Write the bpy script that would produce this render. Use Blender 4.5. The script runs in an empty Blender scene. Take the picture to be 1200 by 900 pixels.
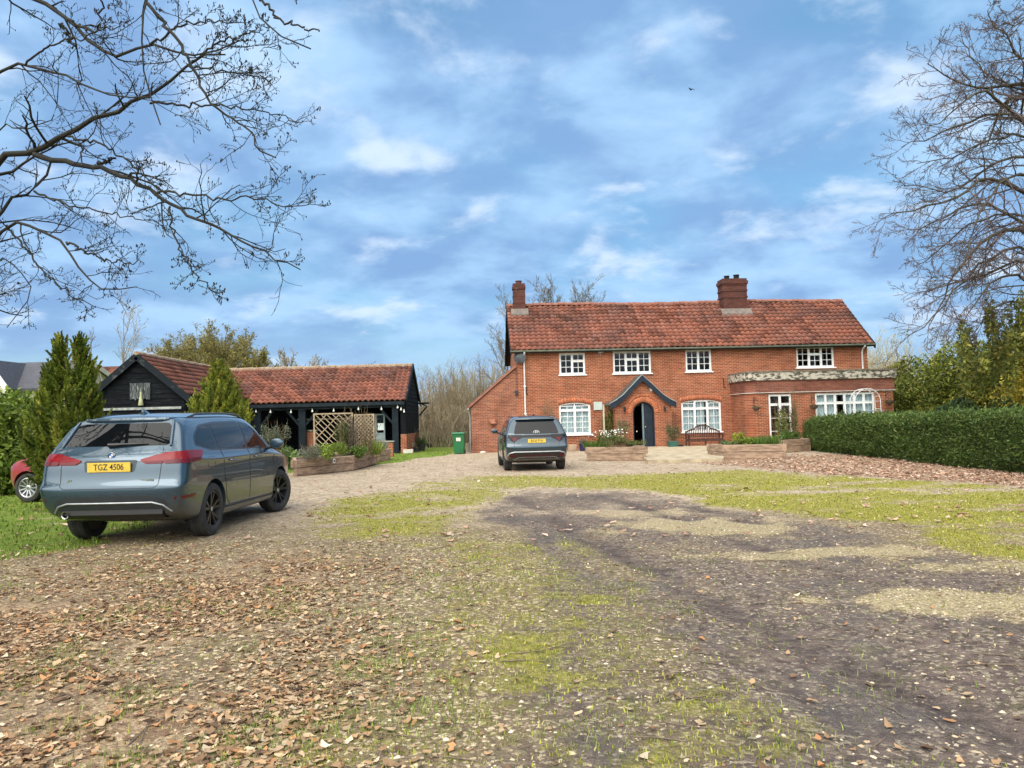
import bpy, bmesh, math, random
import numpy as np
from mathutils import Vector, Matrix
from mathutils.bvhtree import BVHTree
PI = math.pi; R = math.radians
S = bpy.context.scene
COL = S.collection
rnd = random.Random(7)
rng = np.random.default_rng(7)

# ------------------------------------------------------------------ camera, sky, sun, exposure
CAM = Vector((0, 0, 1.5)); FPX = 900.0
pitch = math.atan(40 / 900); roll = R(1.4)
_F = Vector((0, math.cos(pitch), math.sin(pitch))); _U = Vector((0, -math.sin(pitch), math.cos(pitch))); _R = Vector((1, 0, 0))
CR = _R * math.cos(roll) - _U * math.sin(roll); CU = _U * math.cos(roll) + _R * math.sin(roll); CF = _F
cd = bpy.data.cameras.new('camera'); cam = bpy.data.objects.new('camera', cd); COL.objects.link(cam)
cd.lens = 27.0; cd.sensor_width = 36.0; cd.clip_start = 0.05; cd.clip_end = 6000
cam.matrix_world = Matrix(((CR.x, CU.x, -CF.x, CAM.x), (CR.y, CU.y, -CF.y, CAM.y), (CR.z, CU.z, -CF.z, CAM.z), (0, 0, 0, 1)))
S.camera = cam
SUN_EL, SUN_AZ = 48.0, 203.0        # degrees; azimuth clockwise from +Y (205: behind the camera, a little to its left)
SKY_STRENGTH = 0.12
wd = bpy.data.worlds.new('World'); S.world = wd; wd.use_nodes = True
nt = wd.node_tree; nt.nodes.clear(); N = nt.nodes.new; LK = nt.links.new
def wmath(op, a, b=None, c=None):
    n = N('ShaderNodeMath'); n.operation = op
    for i, v in enumerate((a, b, c)):
        if v is None: continue
        if isinstance(v, (int, float)): n.inputs[i].default_value = v
        else: LK(v, n.inputs[i])
    return n.outputs[0]
sky = N('ShaderNodeTexSky'); sky.sky_type = 'NISHITA'; sky.sun_disc = False
sky.sun_elevation = R(SUN_EL); sky.sun_rotation = R(SUN_AZ); sky.air_density = 1.2; sky.dust_density = 0.6; sky.ozone_density = 2.0
tc = N('ShaderNodeTexCoord'); sep = N('ShaderNodeSeparateXYZ'); LK(tc.outputs['Generated'], sep.inputs[0])
zz = wmath('ADD', wmath('MAXIMUM', sep.outputs[2], 0.0), 0.28)
cmb = N('ShaderNodeCombineXYZ')
LK(wmath('DIVIDE', sep.outputs[0], zz), cmb.inputs[0]); LK(wmath('DIVIDE', sep.outputs[1], zz), cmb.inputs[1])
def wnoise(off, scale, detail, rough, dist, rot=0.0, sc=(1, 1, 1)):
    m = N('ShaderNodeMapping'); LK(cmb.outputs[0], m.inputs[0]); m.inputs['Location'].default_value = off
    m.inputs['Rotation'].default_value = (0, 0, rot); m.inputs['Scale'].default_value = sc
    n = N('ShaderNodeTexNoise'); LK(m.outputs[0], n.inputs['Vector']); n.inputs['Scale'].default_value = scale
    n.inputs['Detail'].default_value = detail; n.inputs['Roughness'].default_value = rough; n.inputs['Distortion'].default_value = dist
    return n.outputs[0]
def wramp(v, a, b, c=0.0, d=1.0):
    n = N('ShaderNodeMapRange'); n.interpolation_type = 'SMOOTHSTEP'; LK(v, n.inputs[0])
    for i, q in enumerate((a, b, c, d)): n.inputs[i + 1].default_value = q
    return n.outputs[0]
def wmix(f, a, b):
    n = N('ShaderNodeMix'); n.data_type = 'RGBA'; LK(f, n.inputs[0])
    for k, v in ((6, a), (7, b)):
        if isinstance(v, tuple): n.inputs[k].default_value = v + (1,)
        else: LK(v, n.inputs[k])
    return n.outputs[2]
skyc = N('ShaderNodeMix'); skyc.data_type = 'RGBA'; skyc.blend_type = 'MULTIPLY'; skyc.inputs[0].default_value = 1
LK(sky.outputs[0], skyc.inputs[6]); skyc.inputs[7].default_value = (0.80, 1.02, 1.06, 1)
K = 1 / SKY_STRENGTH                 # cloud radiances below are written as they reach the camera
def ck(r, g, b): return (r * K, g * K, b * K)
blue = skyc.outputs[2]
blue = wmix(wramp(wnoise((3.0, 1.0, 0), 0.55, 4, 0.5, 0.3), 0.3, 0.7, 0.25, 0.6), blue, ck(0.20, 0.47, 0.80))
grey = wramp(wnoise((1.3, 5.2, 0), 1.5, 6, 0.5, 0.15, R(30), (1, 1.15, 1)), 0.32, 0.56, 0.15, 0.95)
c1 = wmix(grey, blue, ck(0.225, 0.395, 0.685))
soft = wramp(wnoise((7.7, 2.1, 0), 2.7, 6, 0.54, 0.15, R(40), (1, 1.1, 1)), 0.40, 0.66, 0.0, 0.9)
c2 = wmix(soft, c1, ck(0.43, 0.67, 0.96))
wisp = wramp(wnoise((4.4, 9.3, 0), 3.6, 7, 0.56, 0.15, R(40), (1, 1.1, 1)), 0.52, 0.72, 0.0, 0.9)
c3 = wmix(wisp, c2, ck(0.66, 0.80, 0.98))
low = wramp(sep.outputs[2], 0.0, 0.16, 0.65, 0.0)
c4 = wmix(low, c3, ck(0.42, 0.60, 0.80))
# unseen bright cloud added round the sun, behind the viewer, for soft fill light
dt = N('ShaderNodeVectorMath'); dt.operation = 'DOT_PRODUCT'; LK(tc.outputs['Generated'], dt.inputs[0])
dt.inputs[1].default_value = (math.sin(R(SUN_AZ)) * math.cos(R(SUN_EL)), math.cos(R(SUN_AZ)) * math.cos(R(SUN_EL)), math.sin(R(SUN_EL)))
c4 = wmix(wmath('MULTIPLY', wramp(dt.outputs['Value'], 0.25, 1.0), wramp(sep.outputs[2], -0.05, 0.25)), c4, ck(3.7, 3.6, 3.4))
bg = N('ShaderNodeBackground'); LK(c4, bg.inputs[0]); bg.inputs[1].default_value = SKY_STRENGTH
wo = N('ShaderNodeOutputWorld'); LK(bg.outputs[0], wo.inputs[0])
sl = bpy.data.lights.new('sun', 'SUN'); sl.energy = 1.25; sl.angle = R(36); sl.color = (1.0, 0.97, 0.92)
sun = bpy.data.objects.new('sun', sl); COL.objects.link(sun)
_sd = Vector((math.sin(R(SUN_AZ)) * math.cos(R(SUN_EL)), math.cos(R(SUN_AZ)) * math.cos(R(SUN_EL)), math.sin(R(SUN_EL))))
sun.rotation_euler = _sd.to_track_quat('Z', 'Y').to_euler(); sun.location = (-10, -10, 30)
S.view_settings.view_transform = 'Standard'; S.view_settings.look = 'None'; S.view_settings.gamma = 1; S.view_settings.use_curve_mapping = False
S.view_settings.exposure = 0.2
S.render.engine = 'CYCLES'; S.cycles.use_denoising = True; S.cycles.max_bounces = 7; S.cycles.transparent_max_bounces = 10
S.cycles.caustics_reflective = False; S.cycles.caustics_refractive = False

# ------------------------------------------------------------------ where things stand
def ray(px, py): return CF + CR * ((px - 600) / FPX) + CU * ((450 - py) / FPX)
def at(px, py, Y):
    d = ray(px, py); return CAM + d * (Y / d.y)
def sst(a, b, v):
    t = np.clip((v - a) / (b - a), 0, 1); return t * t * (3 - 2 * t)
def gz(x, y): return 0.0 - 0.10 * float(sst(12.0, 30.0, y))
def gnd(px, py):
    d = ray(px, py); z = 0.0
    for _ in range(8):
        p = CAM + d * ((z - CAM.z) / d.z); z = gz(p.x, p.y)
    return p

# ------------------------------------------------------------------ noise for the ground
def _hash(ix, iy, s):
    h = (ix.astype(np.int64) * 374761393 + iy.astype(np.int64) * 668265263 + s * 974711) & 0x7fffffff
    h = ((h ^ (h >> 13)) * 1274126177) & 0x7fffffff
    return ((h ^ (h >> 16)) & 0xffff) / 65535.0
def vnoise(x, y, s=0):
    ix = np.floor(x); iy = np.floor(y); fx = x - ix; fy = y - iy
    fx = fx * fx * (3 - 2 * fx); fy = fy * fy * (3 - 2 * fy)
    a = _hash(ix, iy, s); b = _hash(ix + 1, iy, s); c = _hash(ix, iy + 1, s); d = _hash(ix + 1, iy + 1, s)
    return (a * (1 - fx) + b * fx) * (1 - fy) + (c * (1 - fx) + d * fx) * fy
def fbm(x, y, s=0, o=4, g=0.5):
    v = 0; a = 1; t = 0
    for i in range(o):
        v = v + a * vnoise(x * 2 ** i + 17.3 * i, y * 2 ** i - 9.1 * i, s + i); t += a; a *= g
    return v / t

# ------------------------------------------------------------------ linking, tagging
def tag(o, label=None, cat=None, group=None, kind=None):
    if label: o['label'] = label
    if cat: o['category'] = cat
    if group: o['group'] = group
    if kind: o['kind'] = kind
    return o
def thing(name, label, cat, loc=(0, 0, 0), rz=0.0, group=None):
    o = bpy.data.objects.new(name, None); COL.objects.link(o); o.empty_display_size = 0.2
    o.location = loc; o.rotation_euler = (0, 0, rz)
    return tag(o, label, cat, group)
def put(name, me, mats=None, parent=None, loc=None, label=None):
    o = bpy.data.objects.new(name, me); COL.objects.link(o)
    if mats is not None:
        me.materials.clear()
        for m in (mats if isinstance(mats, (list, tuple)) else [mats]): me.materials.append(m)
    if parent: o.parent = parent
    if loc is not None: o.location = loc
    if label: o['label'] = label
    return o
def smooth(me, ang=None):
    me.polygons.foreach_set('use_smooth', [True] * len(me.polygons))
    if ang is not None:
        try: me.set_sharp_from_angle(angle=R(ang))
        except Exception: pass
    me.update(); return me
def copy_tree(o, parent=None):
    c = o.copy(); COL.objects.link(c)
    if parent: c.parent = parent
    for ch in list(o.children): copy_tree(ch, c)
    return c

class MB:
    """collects shapes, then becomes one mesh"""
    def __init__(s): s.v = []; s.f = []; s.m = []
    def add(s, vs, fs, mi=0):
        b = len(s.v); s.v += [tuple(v) for v in vs]
        for f in fs: s.f.append([b + i for i in f]); s.m.append(mi)
    def box(s, x0, x1, y0, y1, z0, z1, mi=0):
        s.add([(x0, y0, z0), (x1, y0, z0), (x1, y1, z0), (x0, y1, z0), (x0, y0, z1), (x1, y0, z1), (x1, y1, z1), (x0, y1, z1)],
              [(0, 3, 2, 1), (4, 5, 6, 7), (0, 1, 5, 4), (1, 2, 6, 5), (2, 3, 7, 6), (3, 0, 4, 7)], mi)
    def bar(s, a, b, w, h, mi=0, up=(0, 0, 1)):
        """rectangular bar from a to b, width w (sideways), height h (along up)"""
        a = Vector(a); b = Vector(b); d = (b - a).normalized(); up = Vector(up)
        if abs(d.dot(up)) > 0.98: up = Vector((0, 1, 0))
        sx = d.cross(up).normalized() * w / 2; uz = sx.cross(d).normalized() * h / 2
        vs = [p + q for p in (a, b) for q in (-sx - uz, sx - uz, sx + uz, -sx + uz)]
        s.add(vs, [(3, 2, 1, 0), (4, 5, 6, 7), (0, 1, 5, 4), (1, 2, 6, 5), (2, 3, 7, 6), (3, 0, 4, 7)], mi)
    def tube(s, pts, r, n=8, mi=0, cap=True):
        pts = [Vector(p) for p in pts]; k = len(pts); rs = r if isinstance(r, (list, tuple)) else [r] * k
        b = len(s.v); prev = None
        for i, p in enumerate(pts):
            d = (pts[min(i + 1, k - 1)] - pts[max(i - 1, 0)]).normalized()
            if prev is None:
                a = Vector((0, 0, 1)) if abs(d.z) < 0.9 else Vector((1, 0, 0)); x = d.cross(a).normalized()
            else: x = (prev - d * prev.dot(d)).normalized()
            y = d.cross(x); prev = x
            for j in range(n):
                t = 2 * PI * j / n; s.v.append(tuple(p + (x * math.cos(t) + y * math.sin(t)) * rs[i]))
        for i in range(k - 1):
            for j in range(n):
                s.f.append([b + i * n + j, b + i * n + (j + 1) % n, b + (i + 1) * n + (j + 1) % n, b + (i + 1) * n + j]); s.m.append(mi)
        if cap:
            s.f.append([b + j for j in range(n)][::-1]); s.m.append(mi)
            s.f.append([b + (k - 1) * n + j for j in range(n)]); s.m.append(mi)
    def lathe(s, prof, c=(0, 0, 0), axis='Z', n=24, mi=0, closed=False):
        b = len(s.v); k = len(prof)
        for (r, h) in prof:
            for j in range(n):
                t = 2 * PI * j / n; u, w = r * math.cos(t), r * math.sin(t)
                v = (u, w, h) if axis == 'Z' else ((h, u, w) if axis == 'X' else (w, h, u))
                s.v.append((v[0] + c[0], v[1] + c[1], v[2] + c[2]))
        for i in range(k if closed else k - 1):
            i2 = (i + 1) % k
            for j in range(n):
                s.f.append([b + i * n + j, b + i * n + (j + 1) % n, b + i2 * n + (j + 1) % n, b + i2 * n + j]); s.m.append(mi)
        if not closed:
            if prof[0][0] > 1e-4: s.f.append([b + j for j in range(n)][::-1]); s.m.append(mi)
            if prof[-1][0] > 1e-4: s.f.append([b + (k - 1) * n + j for j in range(n)]); s.m.append(mi)
    def prism(s, poly, d0, d1, plane='XZ', mi=0):
        """polygon in a plane, extruded along the missing axis from d0 to d1"""
        n = len(poly); P = {'XZ': lambda u, w, d: (u, d, w), 'YZ': lambda u, w, d: (d, u, w), 'XY': lambda u, w, d: (u, w, d)}[plane]
        vs = [P(u, w, d0) for u, w in poly] + [P(u, w, d1) for u, w in poly]
        s.add(vs, [list(range(n))[::-1], [n + i for i in range(n)]] + [(i, (i + 1) % n, n + (i + 1) % n, n + i) for i in range(n)], mi)
    def mesh(s, name='m', fix=True, sm=None, bevel=0):
        me = bpy.data.meshes.new(name); me.from_pydata(s.v, [], s.f); me.polygons.foreach_set('material_index', s.m)
        if fix or bevel:
            bm = bmesh.new(); bm.from_mesh(me)
            if fix: bmesh.ops.recalc_face_normals(bm, faces=bm.faces)
            if bevel: bmesh.ops.bevel(bm, geom=list(bm.edges), offset=bevel, segments=1, affect='EDGES', profile=0.5)
            bm.to_mesh(me); bm.free()
        if sm is not None: smooth(me, sm)
        return me
    def put(s, name, mats, parent=None, fix=True, sm=None, bevel=0, label=None, loc=None):
        return put(name, s.mesh(name, fix, sm, bevel), mats, parent, loc, label)

def npmesh(name, V, F, tint=None, sm=False):
    """V (n,3), F (m,k) same-size faces, tint (n,3) colours on points"""
    me = bpy.data.meshes.new(name); V = np.ascontiguousarray(V, dtype=np.float32); F = np.ascontiguousarray(F, dtype=np.int32)
    m, k = F.shape
    me.vertices.add(len(V)); me.vertices.foreach_set('co', V.ravel())
    me.loops.add(m * k); me.loops.foreach_set('vertex_index', F.ravel())
    me.polygons.add(m); me.polygons.foreach_set('loop_start', np.arange(m, dtype=np.int32) * k)
    try: me.polygons.foreach_set('loop_total', np.full(m, k, dtype=np.int32))
    except Exception: pass
    me.update(calc_edges=True)
    if tint is not None:
        a = me.color_attributes.new('tint', 'FLOAT_COLOR', 'POINT')
        a.data.foreach_set('color', np.concatenate([tint, np.ones((len(tint), 1))], 1).astype(np.float32).ravel())
    if sm: me.polygons.foreach_set('use_smooth', [True] * m)
    me.validate(); return me
def evaluated(me, mods, mats=None):
    """mesh after modifiers given as a list of (type, {settings})"""
    o = bpy.data.objects.new('work', me); COL.objects.link(o)
    for i, (t, kw) in enumerate(mods):
        m = o.modifiers.new('m%d' % i, t)
        for k, v in kw.items(): setattr(m, k, v)
    dg = bpy.context.evaluated_depsgraph_get(); dg.update()
    out = bpy.data.meshes.new_from_object(o.evaluated_get(dg), depsgraph=dg)
    bpy.data.objects.remove(o); return out
def cut(me, cutters, matidx=None):
    obs = []
    for c in cutters:
        o = bpy.data.objects.new('cutter', c); COL.objects.link(o); obs.append(o)
    out = evaluated(me, [('BOOLEAN', dict(operation='DIFFERENCE', object=o, solver='EXACT')) for o in obs])
    for o in obs: bpy.data.objects.remove(o)
    return out
def text_mesh(txt, size, depth=0.002, bold=0.0):
    c = bpy.data.curves.new('text', 'FONT'); c.body = txt; c.size = size; c.extrude = depth; c.align_x = 'CENTER'; c.align_y = 'CENTER'; c.offset = bold
    return evaluated(c, [])

# ------------------------------------------------------------------ materials
def nm(name):
    m = bpy.data.materials.new(name); m.use_nodes = True; t = m.node_tree
    return m, t, t.nodes['Principled BSDF']
def tnode(t, ty, **kw):
    n = t.nodes.new(ty)
    for k, v in kw.items(): setattr(n, k, v)
    return n
def tmix(t, f, a, b, mode='MIX'):
    n = tnode(t, 'ShaderNodeMix', data_type='RGBA', blend_type=mode)
    for k, v in ((0, f), (6, a), (7, b)):
        if isinstance(v, (int, float)): n.inputs[k].default_value = v
        elif isinstance(v, tuple): n.inputs[k].default_value = v + (1,)
        else: t.links.new(v, n.inputs[k])
    return n.outputs[2]
def tnoise(t, vec, scale, detail=4, rough=0.55, dist=0.0):
    n = tnode(t, 'ShaderNodeTexNoise'); n.inputs['Scale'].default_value = scale; n.inputs['Detail'].default_value = detail
    n.inputs['Roughness'].default_value = rough; n.inputs['Distortion'].default_value = dist
    if vec is not None: t.links.new(vec, n.inputs['Vector'])
    return n.outputs[0]
def tramp(t, v, a, b, c=0.0, d=1.0):
    n = tnode(t, 'ShaderNodeMapRange', interpolation_type='SMOOTHSTEP'); t.links.new(v, n.inputs[0])
    for i, q in enumerate((a, b, c, d)): n.inputs[i + 1].default_value = q
    return n.outputs[0]
def tmath(t, op, a, b=0.0):
    n = tnode(t, 'ShaderNodeMath', operation=op)
    for i, v in enumerate((a, b)):
        if isinstance(v, (int, float)): n.inputs[i].default_value = v
        else: t.links.new(v, n.inputs[i])
    return n.outputs[0]
def objco(t): return tnode(t, 'ShaderNodeTexCoord').outputs['Object']
def bump(t, p, h, strength=0.3, dist=0.01):
    b = tnode(t, 'ShaderNodeBump'); b.inputs['Strength'].default_value = strength; b.inputs['Distance'].default_value = dist
    t.links.new(h, b.inputs['Height']); t.links.new(b.outputs[0], p.inputs['Normal'])
def noisy(name, c1, c2, scale=6, rough=0.7, bmp=0.0, bscale=None, metallic=0.0, spec=0.5, attr=False, sc=(1, 1, 1), coat=0.0, lo=0.35, hi=0.65):
    m, t, p = nm(name); mp = tnode(t, 'ShaderNodeMapping'); mp.inputs['Scale'].default_value = sc; t.links.new(objco(t), mp.inputs[0])
    f = tramp(t, tnoise(t, mp.outputs[0], scale, 6, 0.6), lo, hi); c = tmix(t, f, c1, c2)
    if attr:
        a = tnode(t, 'ShaderNodeVertexColor', layer_name='tint'); c = tmix(t, 1.0, c, a.outputs[0], 'MULTIPLY')
    t.links.new(c, p.inputs['Base Color']); p.inputs['Roughness'].default_value = rough; p.inputs['Metallic'].default_value = metallic
    p.inputs['Specular IOR Level'].default_value = spec; p.inputs['Coat Weight'].default_value = coat
    if bmp: bump(t, p, tnoise(t, mp.outputs[0], bscale or scale * 4, 5, 0.6), bmp, 0.02)
    return m
def leafmat(name, rough=0.6, trans=0.25, spec=0.3):
    """colour from the mesh's own leaf colours"""
    m, t, p = nm(name); a = tnode(t, 'ShaderNodeVertexColor', layer_name='tint')
    t.links.new(a.outputs[0], p.inputs['Base Color']); p.inputs['Roughness'].default_value = rough; p.inputs['Specular IOR Level'].default_value = spec
    if trans:
        tr = tnode(t, 'ShaderNodeBsdfTranslucent'); t.links.new(a.outputs[0], tr.inputs[0])
        mx = tnode(t, 'ShaderNodeMixShader'); mx.inputs[0].default_value = trans
        t.links.new(p.outputs[0], mx.inputs[1]); t.links.new(tr.outputs[0], mx.inputs[2])
        t.links.new(mx.outputs[0], t.nodes['Material Output'].inputs[0])
    return m
def brickmat(name, c1, c2, mortar, patch=(0.5, 0.4, 0.35), pf=0.35, mort=0.012, rough=0.85):
    m, t, p = nm(name); co = objco(t); sp = tnode(t, 'ShaderNodeSeparateXYZ'); t.links.new(co, sp.inputs[0])
    cb = tnode(t, 'ShaderNodeCombineXYZ'); t.links.new(tmath(t, 'ADD', sp.outputs[0], sp.outputs[1]), cb.inputs[0]); t.links.new(sp.outputs[2], cb.inputs[1])
    b = tnode(t, 'ShaderNodeTexBrick'); t.links.new(cb.outputs[0], b.inputs['Vector']); b.inputs['Scale'].default_value = 1.0
    b.inputs['Brick Width'].default_value = 0.225; b.inputs['Row Height'].default_value = 0.075; b.inputs['Mortar Size'].default_value = mort; b.inputs['Bias'].default_value = -0.1
    b.inputs['Mortar Smooth'].default_value = 0.3
    b.inputs['Color1'].default_value = c1 + (1,); b.inputs['Color2'].default_value = c2 + (1,); b.inputs['Mortar'].default_value = mortar + (1,)
    f = tramp(t, tnoise(t, co, 0.9, 6, 0.65), 0.4, 0.7, 0.0, pf); c = tmix(t, f, b.outputs[0], patch, 'MULTIPLY')
    f2 = tramp(t, tnoise(t, co, 7, 4, 0.7), 0.35, 0.7, 0.0, 0.5); c = tmix(t, f2, c, (1.35, 1.22, 1.1), 'MULTIPLY')
    f3 = tramp(t, tnoise(t, cb.outputs[0], 2.3, 5, 0.7), 0.6, 0.75, 0.0, 0.35); c = tmix(t, f3, c, (0.42, 0.33, 0.27))
    mp = tnode(t, 'ShaderNodeMapping'); mp.inputs['Scale'].default_value = (1.3, 13.3, 1); t.links.new(cb.outputs[0], mp.inputs[0])
    c = tmix(t, tramp(t, tnoise(t, mp.outputs[0], 1.0, 2, 0.5), 0.45, 0.62, 0.0, 0.6), c, (0.62, 0.60, 0.60), 'MULTIPLY')
    t.links.new(c, p.inputs['Base Color']); p.inputs['Roughness'].default_value = rough; p.inputs['Specular IOR Level'].default_value = 0.25
    bump(t, p, tmath(t, 'SUBTRACT', 1.0, b.outputs[1]), 0.5, 0.006)
    return m
def glassmat(name, tint=(0.9, 0.95, 0.95), refl=0.12, rough=0.02):
    m, t, p = nm(name); out = t.nodes['Material Output']
    tr = tnode(t, 'ShaderNodeBsdfTransparent'); tr.inputs[0].default_value = tint + (1,)
    gl = tnode(t, 'ShaderNodeBsdfGlossy'); gl.inputs['Roughness'].default_value = rough
    lw = tnode(t, 'ShaderNodeLayerWeight'); lw.inputs[0].default_value = 0.35
    f = tmath(t, 'ADD', tmath(t, 'MULTIPLY', lw.outputs[0], 0.22), refl)
    mx = tnode(t, 'ShaderNodeMixShader'); t.links.new(f, mx.inputs[0]); t.links.new(tr.outputs[0], mx.inputs[1]); t.links.new(gl.outputs[0], mx.inputs[2])
    t.links.new(mx.outputs[0], out.inputs[0]); t.nodes.remove(p); return m

BRICK = brickmat('brick_red', (0.325, 0.082, 0.036), (0.21, 0.054, 0.029), (0.40, 0.25, 0.155), pf=0.6)
BRICKOLD = brickmat('brick_weathered', (0.30, 0.098, 0.052), (0.19, 0.062, 0.040), (0.30, 0.21, 0.15), pf=0.7, mort=0.010)
BRICKDK = brickmat('brick_dark', (0.115, 0.036, 0.027), (0.070, 0.026, 0.022), (0.085, 0.058, 0.048), pf=0.5, mort=0.008)
ARCHB = noisy('arch_brick', (0.38, 0.10, 0.045), (0.46, 0.17, 0.075), 18, 0.85, 0.3, attr=True)
TILE = noisy('clay_pantile', (0.235, 0.087, 0.056), (0.175, 0.075, 0.056), 1.3, 0.85, 0.35, 30, attr=True, spec=0.2)
RIDGE = noisy('ridge_tile', (0.20, 0.075, 0.05), (0.27, 0.12, 0.08), 4, 0.85, 0.3, 30)
WHITE = noisy('white_paint', (0.78, 0.78, 0.76), (0.66, 0.67, 0.66), 3, 0.45, 0.05, 40, lo=0.45, hi=0.8)
GREYG = noisy('lead_grey', (0.16, 0.18, 0.17), (0.23, 0.25, 0.22), 3, 0.6, 0.1)
SLATEBLUE = noisy('dark_blue_paint', (0.009, 0.016, 0.027), (0.016, 0.025, 0.038), 5, 0.5, 0.08, 30, spec=0.25)
BLACKW = noisy('black_tarred_board', (0.0035, 0.0045, 0.007), (0.016, 0.018, 0.021), 2.5, 0.75, 0.6, 14, sc=(1, 1, 8), spec=0.1, lo=0.45, hi=0.75)
BLACKP = noisy('black_paint', (0.0045, 0.006, 0.009), (0.010, 0.013, 0.017), 3, 0.6, 0.15, 20, spec=0.15)
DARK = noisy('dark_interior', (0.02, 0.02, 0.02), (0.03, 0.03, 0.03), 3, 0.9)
STONE = noisy('lichen_stone', (0.46, 0.42, 0.34), (0.075, 0.068, 0.05), 5.5, 0.9, 0.5, 22, sc=(0.7, 1, 1.6), lo=0.46, hi=0.56)
GLASS = glassmat('window_glass', refl=0.012)
CURTAIN = noisy('net_curtain', (0.72, 0.76, 0.78), (0.55, 0.60, 0.64), 9, 0.9, sc=(3, 3, 0.2))
OAKW = noisy('weathered_sleeper', (0.36, 0.25, 0.165), (0.19, 0.125, 0.085), 3.2, 0.85, 0.5, 22, sc=(1, 1, 5))
BENCHW = noisy('bench_wood', (0.085, 0.042, 0.032), (0.055, 0.030, 0.025), 5, 0.75, 0.2, 30, spec=0.2)
LATT = noisy('pale_lattice_wood', (0.37, 0.285, 0.19), (0.25, 0.185, 0.125), 6, 0.8, 0.2, 30)
SOIL = noisy('soil', (0.035, 0.025, 0.018), (0.06, 0.045, 0.03), 12, 0.95, 0.6, 40)
TERRA = noisy('terracotta', (0.36, 0.16, 0.09), (0.28, 0.12, 0.075), 8, 0.85, 0.2, 40)
GREENP = noisy('green_plastic', (0.012, 0.135, 0.045), (0.009, 0.105, 0.036), 3, 0.42, 0.05, 20)
TEALP = noisy('dull_green_plastic', (0.03, 0.11, 0.085), (0.025, 0.085, 0.065), 3, 0.5)
BLACKPL = noisy('black_plastic', (0.014, 0.015, 0.017), (0.022, 0.023, 0.026), 5, 0.5, 0.1, 60)
WIRE = noisy('wire_metal', (0.04, 0.04, 0.04), (0.06, 0.055, 0.05), 9, 0.5, metallic=0.4)
WHITEM = noisy('white_metal', (0.75, 0.75, 0.74), (0.62, 0.62, 0.61), 9, 0.4)
BARK = noisy('bark_dark', (0.010, 0.009, 0.0075), (0.022, 0.021, 0.013), 5, 0.9, 0.6, 25)
BARKR = noisy('bark_brown', (0.045, 0.036, 0.028), (0.075, 0.066, 0.038), 2, 0.9, 0.5, 18)
BARKP = noisy('bark_pale', (0.30, 0.28, 0.25), (0.20, 0.18, 0.15), 2, 0.9)
LEAF = leafmat('leaves')
TWIGC = leafmat('twigs', 0.85, 0.0, 0.1)
PAVE = noisy('stone_paving', (0.44, 0.36, 0.235), (0.27, 0.215, 0.14), 2.6, 0.85, 0.3, 20)
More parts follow.
